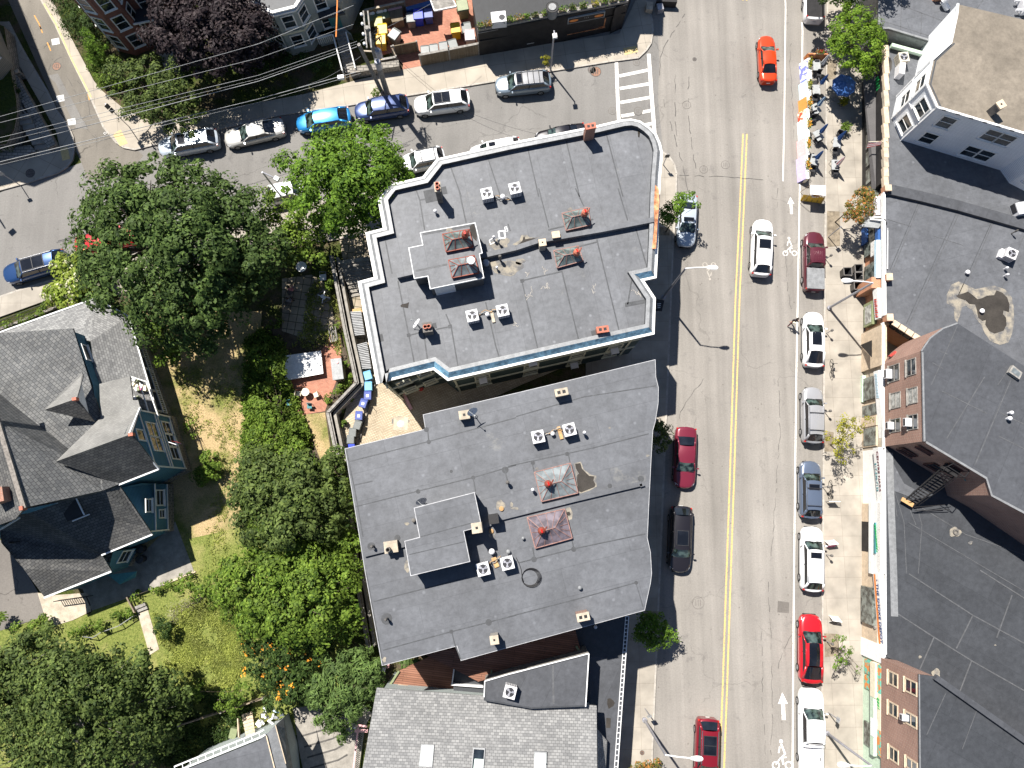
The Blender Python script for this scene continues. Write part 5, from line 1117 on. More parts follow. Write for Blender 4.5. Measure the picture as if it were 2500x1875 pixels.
# upper walls
m = MB().mat('siding_teal')
def uw(pts, z0, z1, mm='siding_teal'):
    m.mat(mm)
    for (a, b) in zip(pts, pts[1:]):
        m.face([(a.x,a.y,z0),(b.x,b.y,z0),(b.x,b.y,z1),(a.x,a.y,z1)])
core = ccw([G(21,-500,1250,5.5), G(21,640,1215,5.5), G(21,790,1659,5.5), G(31,830,300,5.5), G(31,760,900,5.5), G(31,300,1150,5.5), G(31,-400,1400,5.5)])
m.prism(xy(core), 0, 5.6, top=False)
m.build('wall', bh)
uwall = (G(21,645,1240,5.5), G(21,800,1640,5.5))
bow(bh, (G(21,790,1640,5.5).x,G(21,790,1640,5.5).y), (G(21,640,1215,5.5).x,G(21,640,1215,5.5).y), 1.9, 4.75, 1.1, .55, frame='trim_white', bar=False)
# main roof
rf_([(31,0,390,9.8),(31,30,470,9.8),(31,200,1105,9.8),(31,870,958,6.6),(31,1003,905,5.9),(31,850,320,5.6),(21,765,1655,5.6),(21,615,1180,5.6),(21,-600,1260,6.2),(21,-700,1800,9.8)], 'shingle_slate')
m = MB().mat('bark_grey'); m.beam(G(31,-100,100,9.85), G(31,205,1110,9.85), .3, .16); m.build('ridge_cap', bh)
rf_([(31,0,390,9.75),(31,205,1108,9.75),(31,130,1200,9.3),(31,-700,1500,6.5),(31,-900,300,7)], 'shingle_dark')
# small dormer
rf_([(31,372,280,7.9),(31,648,182,7.9),(31,702,-10,6.6),(31,690,-40,6.6)], 'shingle_fine', .1, 'dormer_roof'); rf_([(31,372,280,7.9),(31,800,380,6.3),(31,648,182,7.9)], 'shingle_dark', .1, 'dormer_roof')
m = MB().mat('cornice_white'); g1, g2, g3 = G(31,655,185,7.75), G(31,705,-5,6.5), G(31,800,375,6.2); dx_ = Vector((-.25,-.05,0)); m.face([g1+dx_,g2+dx_,g3+dx_]); m.build('dormer_front', bh)
m = MB().mat('pot_orange'); c = G(31,635,188,8.0); m.box(c.x,c.y,7.8,8.15,.28,.2,.2); c = G(31,1110,487,8.6); m.box(c.x,c.y,8.4,8.75,.3,.2,.2); c = G(31,188,1108,9.9); m.box(c.x,c.y,9.6,10.05,.22,.25,.2); m.build('ridge_ornament', bh)
# cross gable with the wide light slope
rf_([(31,470,715,8.5),(31,850,345,6.0),(31,838,60,5.5),(31,1095,-5,5.5),(31,1122,198,5.9),(31,1165,195,5.9),(31,1182,265,6.0),(31,1112,480,8.5)], 'shingle_fine')
rf_([(31,470,715,8.5),(31,1112,480,8.5),(31,1340,778,5.8),(31,1003,908,5.8)], 'shingle_dark')
gy = [G(31,1340,778,5.7), G(31,1182,262,5.9), G(31,1118,482,8.4)]
for v in gy: v.x -= .35
wb0, wb1 = Vector((gy[0].x-.0,gy[0].y+.2,0)), Vector((gy[1].x,gy[1].y-.1,0))
gy[2].x = wb0.x+(wb1.x-wb0.x)*(gy[2].y-wb0.y)/(wb1.y-wb0.y); m = MB().mat('siding_teal'); m.face([(wb0.x,wb0.y,.9),(wb1.x,wb1.y,.9),(wb1.x,wb1.y,5.8),(gy[2].x,gy[2].y,8.35),(wb0.x,wb0.y,5.7)]); w0_ = G(31,1000,930,5.7)
m.face([(w0_.x,w0_.y,.9),(wb0.x,wb0.y,.9),(wb0.x,wb0.y,5.7),(w0_.x,w0_.y,5.7)]); m.mat('stone_wall'); m.prism([(wb0.x+.12,wb0.y-.1),(wb1.x+.12,wb1.y+.1),(wb1.x-3,wb1.y+.5),(w0_.x,w0_.y-.1)], 0, .9); m.build('gable_wall', bh)
gw = ((wb0.x,wb0.y),(wb1.x,wb1.y)); GLn = hypot(gw[1][0]-gw[0][0], gw[1][1]-gw[0][1])
for f_ in (.30, .56): bow(bh, *gw, GLn*f_, 3.6, .95, 1.35, pane='window_glass')
for f_ in (.18, .42, .66): bow(bh, *gw, GLn*f_, 1.35, .85, 1.15)
bow(bh, *gw, GLn*.45, 5.75, .7, .9, bar=False)
m = MB().mat('trim_white'); d_ = (wb1-wb0).normalized(); nn = Vector((d_.y,-d_.x,0))*.04
for z in (1.0, 2.95, 3.3, 5.55): m.beam(wb0+nn+Vector((0,0,z)), wb1+nn+Vector((0,0,z)), .06, .12)
for p in (wb0, wb1): m.beam(p+nn+Vector((0,0,.9)), p+nn+Vector((0,0,5.7)), .14, .1)
m.mat('gutter_white'); m.beam(G(31,1340,780,5.8), G(31,1003,912,5.8), .1, .12)
for a, b in ((gy[0],gy[2]),(gy[2],gy[1])): m.beam(a+Vector((.38,0,.0)), b+Vector((.38,0,.0)), .1, .16)
m.build('gable_trim', bh)
# flag on a pole at the gable
m = MB().mat('c_white'); a = G(31,1235,540,4.6); m.tube(Vector((wb0.x,a.y,4.2)), Vector((wb0.x+1.1,a.y-.3,5.0)), .025); fl = m.build('flag_pole', bh)
m = MB().mat('c_red'); p0 = Vector((wb0.x+.5,a.y,4.7)); m.face([p0, p0+Vector((.5,-.1,.3)), p0+Vector((.55,-.15,-.5)), p0+Vector((.1,0,-.8))]); m.mat('c_navy'); m.face([p0+Vector((.5,-.1,.31)), p0+Vector((.85,-.2,.5)), p0+Vector((.85,-.25,-.2)), p0+Vector((.55,-.15,-.4))]); m.build('flag', bh)
# lower south gable
rf_([(31,205,1112,7.2),(31,870,958,6.6),(31,1005,915,5.8),(31,1285,1328,3.9),(31,860,1502,3.9),(31,0,1290,5.2)], 'shingle_dark')
q = [G(31,1283,1325,3.8), G(31,1012,930,5.7), G(31,1300,905,3.6)]
s0 = Vector((q[0].x-.3,q[0].y+.15,0)); s1 = Vector((G(31,1300,900,3.5).x-.35, G(31,1300,900,3.5).y,0))
tp = G(31,1015,935,5.6)
m = MB().mat('siding_teal'); m.face([(s0.x,s0.y,.8),(s1.x,s1.y,.8),(s1.x,s1.y,4.5),(tp.x,tp.y,5.6),(s0.x,s0.y,3.8)]); m.mat('stone_wall'); m.prism([(s0.x+.1,s0.y-.1),(s1.x+.1,s1.y),(s1.x-2.5,s1.y),(s0.x-2.5,s0.y-.6)], 0, .8); e0 = G(31,870,1490,3.8); m.mat('siding_teal'); m.face([(e0.x,e0.y,0),(s0.x,s0.y,0),(s0.x,s0.y,3.8),(e0.x,e0.y,3.8)]); m.build('gable_wall', bh)
sw_ = ((s0.x,s0.y),(s1.x,s1.y)); SL = hypot(sw_[1][0]-sw_[0][0], sw_[1][1]-sw_[0][1])
bow(bh, *sw_, SL*.55, 1.5, 1.0, 1.0); bow(bh, *sw_, SL*.28, 1.4, .5, .7); bow(bh, *sw_, SL*.42, 3.3, .8, .7, bar=True)
m = MB().mat('trim_white'); d_ = (s1-s0).normalized(); nn = Vector((d_.y,-d_.x,0))*.04
for z in (.9, 2.75): m.beam(s0+nn+Vector((0,0,z)), s1+nn+Vector((0,0,z)), .06, .12)
m.beam(s0+nn+Vector((0,0,.8)), s0+nn+Vector((0,0,3.7)), .12, .1); m.mat('gutter_white'); m.beam(G(31,1288,1330,3.9), G(31,860,1505,3.9), .1, .12); m.build('gable_trim', bh)
m = MB().mat('black_paint'); m.slab([G(31,490,1062,6.4), G(31,635,1020,6.4), G(31,705,1170,6.0), G(31,568,1222,6.0)], .1); m.mat('gutter_white').beam(G(31,640,1018,6.45), G(31,712,1165,6.1), .07, .08); m.beam(G(31,612,1218,6.05), G(31,755,1160,6.05), .07, .08); m.build('roof_hatch', bh)
m = MB().mat('gutter_white'); m.beam(G(31,230,1112,7.3), G(31,490,1062,6.6), .1, .1); m.mat('siding_teal').slab([G(31,160,1160,7.5), G(31,240,1110,7.6), G(31,480,1065,6.8), G(31,240,1150,7.0)], .1); m.mat('gutter_white').beam(G(31,0,1290,5.4), G(31,165,1190,7.1), .1, .1); m.build('roof_trim', bh)
# south wing
rf_([(31,0,1290,5.2),(31,860,1502,3.9),(31,942,1640,3.3),(41,375,218,3.3),(41,200,-20,4.6),(31,10,1400,5.3)], 'shingle_dark')
e0, e1 = G(41,375,222,3.3), G(31,942,1642,3.3); m = MB().mat('gutter_white'); m.beam(e0, e1, .12, .14); m.build('wing_gutter', bh)
s2 = Vector((e1.x-.3,e1.y+.1,0)); s3 = Vector((G(31,1060,1465,3).x-.4, G(31,1060,1465,3).y,0)); s4 = Vector((e0.x+.3,e0.y+.2,0))
m = MB().mat('siding_teal'); m.face([(s2.x,s2.y,.6),(s3.x,s3.y,.6),(s3.x,s3.y,3.9),(s2.x,s2.y,3.2)]); m.face([(s4.x,s4.y,.0),(s2.x,s2.y,.0),(s2.x,s2.y,3.2),(s4.x,s4.y,3.2)]); m.mat('stone_wall').prism([(s2.x+.08,s2.y),(s3.x+.08,s3.y),(s3.x-2,s3.y),(s2.x-2,s2.y)], 0, .6); m.build('wing_wall', bh)
bow(bh, (s2.x,s2.y), (s3.x,s3.y), .5, 1.3, .8, 1.2)
m = MB().mat('c_teal'); m.slab(ccw([G(41,910,30,1.5), G(41,1150,0,1.5), G(41,1140,50,1.2), G(41,1010,110,1.2)]), .1); m.build('hatch', bh)
capsule(31,70,1400,4.9,.06,1.1,'thin black vent pipe on the lowest slate roof of the teal house','black_paint')
c = G(31,30,1000,9.5); m = MB().mat('brick_red'); m.box(c.x,c.y,7.5,10.2,.9,.9,.25); m.mat('black_paint').box(c.x,c.y,10.2,10.21,.5,.5,.25); TAG(m.build('chimney', loc=c), 'red brick chimney at the left edge on the teal house', 'chimney')
m = MB().mat('c_white'); r = random.Random(5); c = G(31,1155,110,3.8)
for i in range(14): x_, y_ = c.x+r.uniform(-.35,.5), c.y+r.uniform(-.8,.8); m.mat(r.choice(['c_white','c_cream','c_magenta','bin_green','c_white'])).box(x_, y_, 3.3, 3.6+r.random()*.2, .22, .2, r.random()*3)
m.build('balcony_items', bh)
m = MB().mat('trim_white')
for a, b in (((31,1110,0,4.2),(31,1235,40,4.2)),((31,1235,40,4.2),(31,1335,330,4.2)),((31,1180,50,4.2),(31,1255,300,4.2)),((31,1235,40,3.7),(31,1335,330,3.7))): m.beam(G(*a), G(*b), .07, .08)
m.build('balcony_rail', bh)
# ================= vehicles =================
def car(kind, color, label, kn, nose, kt, tail, W=1.6, group='cars parked along the kerb', sun=0, rails=0, cross=0, pano=0, roofm=None, lead=.0):
    A = G(kn, *nose, .5); B = G(kt, *tail, .5); d = A-B; L_ = hypot(d.x, d.y); c = (A+B)/2
    t = T('parked_car' if group else 'car', label, 'car' if 'pickup' not in kind else 'pickup truck', (c.x, c.y, .006), group); t.rotation_euler = (0, 0, atan2(d.y, d.x)); ORI[t.name] = Vector((0,0,0))
    if kind == 'pickup': t.name = 'pickup_truck'; ORI[t.name] = Vector((0,0,0))
    pm = 'car_'+color; h2 = W/2
    K = {  # hood z front, cowl z, belt rear z, roof z, xA, xB, xC, xD (fractions from nose), deck z
      'sedan': (.60,.80,.86,1.24,.29,.42,.69,.84,.86), 'suv': (.72,.92,.98,1.46,.25,.36,.86,.955,.95), 'hatch': (.66,.88,.92,1.36,.22,.36,.80,.95,.92),
      'coupe': (.66,.86,.96,1.38,.27,.41,.74,.93,.93), 'pickup': (.80,.98,1.0,1.56,.24,.33,.58,.615,1.0)}[kind]
    zf, zc, zb, zr, xA, xB, xC, xD, zd = K; X = lambda f: L_*(.5-f)
    # lower body
    st = [0,.012,.035,.08,.14,.2,xA,.35,.45,.55,.65,.75,min(xD,.93),.95,.98,.993,1.0]; st = sorted(set(st)); secs = []
    for f in st:
        dd = min(f, 1-f)*L_; rc = .75 if f < .5 else .5; ins = (.36 if f < .5 else .24)
        w = h2-(ins*(1-sqrt(max(0, 1-((rc-dd)/rc)**2))) if dd < rc else 0)
        if f <= xA: z = zf+(zc-zf)*(f/xA)**.6
        elif f >= xD: z = zd-(.05 if f > .985 else 0)-(f-xD)*.12
        else: z = zc+(zb-zc)*min(1, (f-xA)/(.3))
        if f < .012: z -= .10
        e = 0 if 0 < f < 1 else .06
        secs.append((X(f), [(w*.94, .19), (w, .34), (w, .58), (w*.975, z-.10), (w*.90, z-.015), (w*.62, z+.022), (0, z+.035)]))
    m = MB().mat(pm); vs = []; n = 7
    def bx_(x, y): return x-.26*math.exp(-(L_/2-x)/.45)*(y/h2)**2+.13*math.exp(-(L_/2+x)/.4)*(y/h2)**2
    for x, s in secs: vs += [(bx_(x,y), y, z) for y, z in s]+[(bx_(x,y), -y, z) for y, z in s[-2::-1]]
    N = 13; fs = []
    for i in range(len(secs)-1):
        for j in range(N-1): fs.append((i*N+j, i*N+j+1, (i+1)*N+j+1, (i+1)*N+j)[::-1])
    fs.append(tuple(range(N))); fs.append(tuple((len(secs)-1)*N+j for j in range(N))[::-1])
    if kind == 'pickup':   # leave the bed open
        bed = [f for f in fs if all(vs[a][0] < X(xD)-.02 and vs[a][0] > X(.985) and vs[a][2] > zd-.09 and abs(vs[a][1]) < h2*.95 for a in f)]
        fs = [f for f in fs if f not in bed]
    m.faces(vs, fs)
    wb, wr = h2*.875, h2*.70
    # roof + pillars
    nx, ny = 6, 6; g = []
    for i in range(nx+1):
        f = xB+(xC-xB)*i/nx; a = i/nx
        for j in range(ny+1):
            v = -1+2*j/ny; wv = wr+(.03 if 0 < i < nx else .0); xx = X(f)-(.06 if i == nx else 0)*(1-v*v)*-1+(.07*(1-v*v) if i == 0 else 0)
            g.append((xx, v*wv, zr-.055*v*v-.05*(2*a-1)**2*(1.5 if kind in ('sedan','coupe') and a > .5 else 1)))
    ro = MB().mat(roofm or pm); ro.faces(g, [(i*(ny+1)+j, (i+1)*(ny+1)+j, (i+1)*(ny+1)+j+1, i*(ny+1)+j+1) for i in range(nx) for j in range(ny)])
    zt = zr-.10
    for s in (-1, 1):
        m.beam((X(xA)+.0, s*wb*.985, zc-.02), (X(xB), s*wr, zt), .07, .05); m.beam((X(xD), s*wb*.95, zb-.03), (X(xC), s*wr, zt), .16 if kind != 'sedan' else .1, .06)
        m.beam((X(xB)+.02, s*wr*1.02, zr-.09), (X(xC)-.02, s*wr*1.02, zr-.10), .07, .06)
        m.mat('trim_black').beam((X((xA+xC)/2+.03), s*wb*.99, zb), (X((xB+xC)/2), s*wr*1.01, zr-.1), .07, .03); m.mat(pm)
    m.mat('trim_black')
    for s in (-1, 1): m.box(0, s*(h2-.015), .17, .27, L_*.62, .05)
    m.box(X(xA)+.06, 0, zc-.03, zc+.018, .14, wb*1.75)
    m.box(X(0)-.06, 0, .24, .42, .1, h2*1.1)
    m.build('body', t, smooth=False)
    for p in t.children[-1].data.polygons: p.use_smooth = len(p.vertices) == 4 and p.area < .6
    ro.build('roof', t, smooth=True)
    def strip(name, A0, A1, B0, B1, bulge, matn='car_glass', n_=6):
        q = MB().mat(matn); va = []
        for i in range(n_+1):
            u = i/n_; bb = bulge*(1-(2*u-1)**2); a = Vector(A0).lerp(Vector(A1), u); b = Vector(B0).lerp(Vector(B1), u); va += [(a.x+bb, a.y, a.z), (b.x+bb*.6, b.y, b.z+.055*(1-(2*u-1)**2))]
        q.faces(va, [(2*i, 2*i+1, 2*i+3, 2*i+2) for i in range(n_)]); return q.build(name, t, smooth=True)
    strip('windscreen', (X(xA), -wb*.95, zc+.01), (X(xA), wb*.95, zc+.01), (X(xB), -wr*.97, zt+.0), (X(xB), wr*.97, zt+.0), .12)
    strip('rear_window', (X(xD), wb*.9, zb), (X(xD), -wb*.9, zb), (X(xC), wr*.95, zt), (X(xC), -wr*.95, zt), -.06, 'car_glass_black')
    for s in (-1, 1):
        q = MB().mat('car_glass_black'); P = [(X(xA)-.1, s*wb*.99, zc+.0), (X(xD)+.06, s*wb*.97, zb+.0), (X(xC)+.02, s*wr*1.03, zr-.115), (X(xB)-.04, s*wr*1.03, zr-.115)]
        q.face(P if s > 0 else P[::-1]); q.build('side_window', t)
        w_ = MB().mat(pm); w_.box(X(xA)-.18, s*(h2+.09), zc-.02, zc+.1, .1, .17); w_.mat('trim_black').box(X(xA)-.18, s*(h2+.0), zc-.04, zc+.02, .06, .1); w_.build('mirror', t)
        l = MB().mat('lamp_clear'); l.face([(X(.006)-.09, s*h2*.52, zf-.01), (X(.01)-.19, s*h2*.80, zf-.03), (X(.095), s*h2*.90, zf+.075), (X(.05), s*h2*.58, zf+.085)][::s]); l.build('headlight', t)
        l = MB().mat('lamp_red'); l.box(X(.968), s*h2*.84, zd-.22, zd-.03, .11, .1); l.build('tail_light', t)
        for fx in (.17, .80):
            w_ = MB().mat('rubber'); w_.tube((X(fx), s*(h2-.2), .29), (X(fx), s*(h2+.018), .29), .29, .285, 20); wo_ = w_.build('wheel', t)
            w_ = MB().mat('rim'); w_.tube((X(fx), s*(h2+.015), .29), (X(fx), s*(h2+.024), .29), .18, .17, 14); w_.mat('rubber')
            for i in range(5): a = 2*pi*i/5; w_.tube((X(fx)+cos(a)*.1, s*(h2+.02), .29+sin(a)*.1), (X(fx)+cos(a)*.1, s*(h2+.028), .29+sin(a)*.1), .035, .035, 6)
            w_.build('rim', wo_)
    p = MB().mat('plate'); p.box(X(1)-.008, 0, .5, .6, .02, .28); p.build('number_plate', t)
    if sun: f0, f1, ww = sun if isinstance(sun, tuple) else (.04, .30, .7); a = X(xB+(xC-xB)*f0); b = X(xB+(xC-xB)*f1)
    if sun:
        q = MB().mat('trim_black'); zz = lambda x: zr+.004
        q.box((a+b)/2, 0, zr-.03, zr+.012, a-b, wr*2*ww); q.mat('car_glass_black').box((a+b)/2, 0, zr+.012, zr+.016, (a-b)-.08, wr*2*ww-.08)
        if (a-b) > 1.1: q.mat('trim_black').box((a+b)/2, 0, zr+.016, zr+.02, .05, wr*2*ww)
        q.build('sunroof', t)
    if pano:
        q = MB().mat('car_glass_black'); gg = [(x, y*.86, z+.008) for x, y, z in g]; q.faces(gg, [(i*(ny+1)+j, (i+1)*(ny+1)+j, (i+1)*(ny+1)+j+1, i*(ny+1)+j+1) for i in range(pano[0], pano[1]) for j in range(ny)]); q.build('glass_roof', t, smooth=True)
    if rails:
        for s in (-1, 1): q = MB().mat('chrome' if rails == 1 else 'trim_black'); q.beam((X(xB)-.1, s*wr*.97, zr+.0), (X(xC)+.05, s*wr*.97, zr-.01), .035, .05); q.build('roof_rail', t)
        for i in range(cross): q = MB().mat('trim_black'); f = (xB+.12+(xC-xB-.2)*i/max(1, cross-1)); q.beam((X(f), -wr*.97, zr+.05), (X(f), wr*.97, zr+.05), .05, .025); q.build('roof_bar', t)
    if color in ('silver','white') and kind == 'suv' and cross or kind == 'pickup':
        q = MB().mat(pm)
        for i in range(5): y = (-.5+i/4)*wr*1.1; q.beam((X(xB)-.25, y, zr+.002-.02*abs(y)), (X(xC)+.2, y, zr-.008-.02*abs(y)), .03, .02)
        q.build('roof_rib', t)
    return t, X, h2, zd
car('suv','silver_blue','silver car dappled with leaf shade, partly under the big tree',11,(1345,1262),11,(1855,1172),1.62,sun=(.05,.28,.7),rails=1)
car('sedan','champagne','silver sedan with white glare between the dappled car and the bright blue car',11,(1898,1185),12,(262,1068),1.58)
car('hatch','bright_blue','bright blue compact car parked against the north kerb',12,(360,1058),12,(822,985),1.55)
car('suv','navy','dark blue car crossed by two pole shadows',12,(852,957),12,(1312,888),1.56)
car('suv','white','white car with a large dark sunroof parked on the north side of the side street',12,(1352,905),12,(1822,845),1.6,sun=(.02,.6,.82))
car('suv','grey_blue','silver and dark off-roader with roof rack parked closest to the crosswalk',12,(2035,738),13,(362,690),1.6,sun=(.04,.26,.75),rails=1,cross=4,roofm='car_silver')
car('suv','white','white car half hidden by the bright green tree, behind the building',12,(1245,1398),12,(1612,1322),1.55,cross=2,rails=2)
car('suv','white','white car whose roof just shows behind the northern parapet',12,(1820,1328),13,(115,1240),1.55,sun=(.05,.3,.8))
car('sedan','black','black car mostly hidden behind the northern parapet and chimney',13,(228,1196),13,(658,1114),1.55)
car('suv','white','white car under the white street lamp head between two trees',12,(470,1590),12,(120,1670),1.55)
car('suv','deep_blue','dark blue car with a long glass roof at the left edge',21,(42,745),21,(578,592),1.62,sun=(.03,.72,.85),rails=1)
car('hatch','red','red car almost covered by the big maple crown',21,(1180,395),21,(655,505),1.55)
car('suv','white','white car driving up the main road beside the yellow lines','p',(1861,538),'p',(1855,676),1.62,group='cars driving on the main road',sun=(.1,.42,.8))
car('sedan','red_orange','orange-red car driving near the top of the main road','p',(1869,89),'p',(1875,204),1.42,group='cars driving on the main road')
car('suv','dark_red','deep red car at the bottom edge beside the yellow lines',43,(1665,1815),43,(1682,1228),1.66,group='cars driving on the main road',sun=(.3,.85,.8),rails=1)
car('coupe','white','white car with black glass roof behind the maroon pickup',24,(428,1045),24,(430,1515),1.56,pano=(0,4),roofm='car_white')
car('suv','silver','silver car with ribbed roof parked beside the yellow tree',34,(418,88),34,(422,565),1.58,rails=1,cross=2)
car('suv','blue_grey','grey-blue car with roof bars and sunroof on the right kerb',34,(398,710),34,(402,1195),1.58,sun=(.1,.3,.7),rails=1,cross=2)
car('suv','white','white car parked beside the pink sandwich board',34,(415,1262),44,(415,168),1.62,sun=(.06,.24,.7),rails=1)
car('coupe','red','bright red car with all glass roof on the right kerb',44,(405,358),44,(406,936),1.66,pano=(0,6),roofm='car_red')
car('sedan','silver_blue','pale silver sedan under the small tree on the left kerb',23,(1497,498),23,(1520,62),1.52,sun=(.08,.35,.75))
car('sedan','wine','wine red sedan parked on the left kerb half in shadow',33,(1484,942),33,(1500,425),1.66)
car('suv','black','black car with two dark glass roofs on the left kerb',33,(1440,1650),33,(1458,1088),1.68,sun=(.1,.55,.75),rails=2)
def bed(t, X, h2, zd, cover, matn, f0=.63):
    m = MB().mat(matn); x0, x1 = X(f0), X(.975)
    if cover: m.box((x0+x1)/2, 0, zd-.06, zd+.05, x0-x1, h2*1.72); m.build('bed_cover', t)
    else:
        m.box((x0+x1)/2, 0, .5, .53, x0-x1, h2*1.66)
        for i in range(7): m.box((x0+x1)/2, -h2*.7+i*h2*.235, .53, .55, x0-x1-.05, .07)
        for s in (-1, 1): m.box((x0+x1)/2, s*h2*.83, .5, zd-.06, x0-x1, .03)
        m.build('truck_bed', t)
bed(*car('pickup','maroon','maroon pickup truck with a grey covered bed on the right kerb',24,(427,375),24,(432,875),1.58), True, 'flash_grey')
bed(*car('pickup','white','white pickup truck with a white ribbed bed at the bottom right',44,(408,975),44,(412,1735),1.72), False, 'car_white')
bed(*car('pickup','white','white pickup truck with an open black bed at the top edge',14,(432,-560),14,(436,192),1.68), False, 'black_paint')
# ================= plants =================
def leaves_mesh(name, C, Nrm, size, matn, rng, aspect=.55):
    """one small kite-shaped face per leaf at points C with normals Nrm"""
    n = len(C); t = rng.normal(size=(n,3)); t -= (t*Nrm).sum(1)[:,None]*Nrm; t /= np.linalg.norm(t, axis=1)[:,None]+1e-9
    b = np.cross(Nrm, t); s = size*(.65+.7*rng.random(n))[:,None]
    V = np.empty((n,4,3), 'f'); V[:,0] = C-t*s; V[:,1] = C-b*s*aspect+Nrm*s*.12; V[:,2] = C+t*s; V[:,3] = C+b*s*aspect+Nrm*s*.12
    me = bpy.data.meshes.new(name); me.vertices.add(4*n); me.vertices.foreach_set('co', V.ravel())
    me.loops.add(4*n); me.loops.foreach_set('vertex_index', np.arange(4*n, dtype='i'))
    me.polygons.add(n); me.polygons.foreach_set('loop_start', np.arange(0,4*n,4,dtype='i')); me.polygons.foreach_set('loop_total', np.full(n,4,'i'))
    me.materials.append(MATS[matn]); me.update(); return me
def crown_pts(lobes, rng, dens, clump, per, squash=.8, gap=.12, up=.7):
    Cs = []; Ns = []
    for (c, r) in lobes:
        big = r > 1.15
        n = max(3, int(dens*r*r*4*(.55 if big else 1)))
        d = rng.normal(size=(n,3)); d[:,2] = np.abs(d[:,2])*1.1-.35; d /= np.linalg.norm(d, axis=1)[:,None]
        rad = r*(.62+.42*rng.random(n)**.7)[:,None]; P = np.array(c)+d*rad*np.array([1,1,squash])
        keep = rng.random(n) > gap; P = P[keep]; d = d[keep]
        for p, dd in zip(P, d):
            k = max(5, int(per*(1.55 if big else 1)*(.4+1.2*rng.random()))); rc = clump*(1.25 if big else 1)*(.5+.9*rng.random())
            u_ = rng.normal(size=(k,3)); u_[:,2] = np.abs(u_[:,2])-.25; u_ /= np.linalg.norm(u_, axis=1)[:,None]; q = u_*rc*(.55+.5*rng.random(k))[:,None]*np.array([1,1,.62])
            nn = u_*.85+np.array([0,0,up*.7])+dd*.35+rng.normal(size=(k,3))*.32
            nn /= np.linalg.norm(nn, axis=1)[:,None]; Cs.append(p+q); Ns.append(nn)
    return np.concatenate(Cs), np.concatenate(Ns)
SEED = [10]
def tree(name, label, cat, k, lobes, matn, base=None, dens=3.2, clump=.55, per=34, leaf=.13, squash=.8, gap=.12, trunk=.18, group='trees and shrubs', bark='bark', limbs=True, z0=0, aspect=.55, up=.7, extra=None):
    SEED[0] += 1; rng = np.random.default_rng(SEED[0])
    Lb = [(G(k, x, y, h), r) for x, y, h, r in lobes]
    if base: b = G(k, base[0], base[1], z0)
    else: s = sum((p for p, r in Lb), Vector())/len(Lb); b = Vector((s.x, s.y, z0))
    t = T(name, label, cat, (b.x, b.y, z0), group)
    C, N = crown_pts([(tuple(p), r) for p, r in Lb], rng, dens, clump, per, squash, gap, up)
    C[:,2] = np.maximum(C[:,2], z0+.05)
    me = leaves_mesh('crown', C-np.array([b.x,b.y,z0]), N, leaf*1.1, matn, rng, aspect); o = bpy.data.objects.new('crown', me); COL.objects.link(o); o.parent = t; ORI[o.name] = ORI[t.name]
    if extra:
        m2, cnt, sz, = extra; idx = rng.choice(len(C), min(cnt, len(C)), replace=False); q = C[idx]+np.array([0,0,.12]); rep = 7
        q = np.repeat(q, rep, axis=0)+rng.normal(size=(len(q)*rep,3))*.09; nn = rng.normal(size=q.shape)*.5+np.array([0,0,1]); nn /= np.linalg.norm(nn,axis=1)[:,None]
        me = leaves_mesh('blossom', q-np.array([b.x,b.y,z0]), nn, sz, m2, rng, .8); o = bpy.data.objects.new('blossom', me); COL.objects.link(o); o.parent = t; ORI[o.name] = ORI[t.name]; o['kind'] = 'stuff'
    if trunk:
        m = MB().mat(bark); hm = min(p.z for p, r in Lb)*.55+z0*.45; top = Vector((b.x+.1, b.y+.1, max(hm, z0+.3)))
        m.tube(b, top, trunk, trunk*.7, 8)
        if limbs:
            for p, r in Lb:
                mid = top.lerp(p, .55)+Vector((0,0,.25)); m.tube(top, mid, trunk*.5, trunk*.3, 6); m.tube(mid, p+Vector((0,0,r*.3)), trunk*.3, .02, 5)
                for j in range(3):
                    a = rng.random()*6.28; m.tube(mid.lerp(p,.5), p+Vector((cos(a)*r*.7, sin(a)*r*.7, r*.2)), trunk*.14, .012, 4)
        m.build('trunk', t)
    return t
TG = 'broadleaf trees in the gardens'
# big dark maple (two spreading crowns)
tree('maple_tree', 'largest dark green maple, spreading over the side street between lamp and teal house', 'tree', 'p',
     [(290,468,6.5,2.2),(380,450,7.5,2.2),(465,462,7,2.1),(255,530,6,2.0),(330,540,8.5,2.8),(440,540,9,2.8),(540,500,6.5,1.9),(510,590,8,2.2),(255,610,6,2.0),(350,625,8.5,2.6),(460,625,9,2.7),(240,680,4.5,1.4),(300,700,6.5,2.2)],
     'leaf_maple', (390,640), 3.4, .55, 40, .13, group=TG, trunk=.32)
tree('maple_tree', 'dark maple crown behind the teal house corner, darkest side towards the brown lawn', 'tree', 'p',
     [(560,560,6.5,2.4),(590,600,6.5,1.8),(610,520,5,1.5),(560,660,7,2.6),(640,620,5.5,1.9),(400,710,7.5,2.5),(480,720,7.5,2.6),(540,740,5.5,1.8),(380,790,5.5,1.7),(450,800,5,1.6),(615,690,4.5,1.4),(520,820,4.5,1.2)],
     'leaf_maple', (520,700), 3.4, .55, 40, .13, group=TG, trunk=.3, gap=.18)
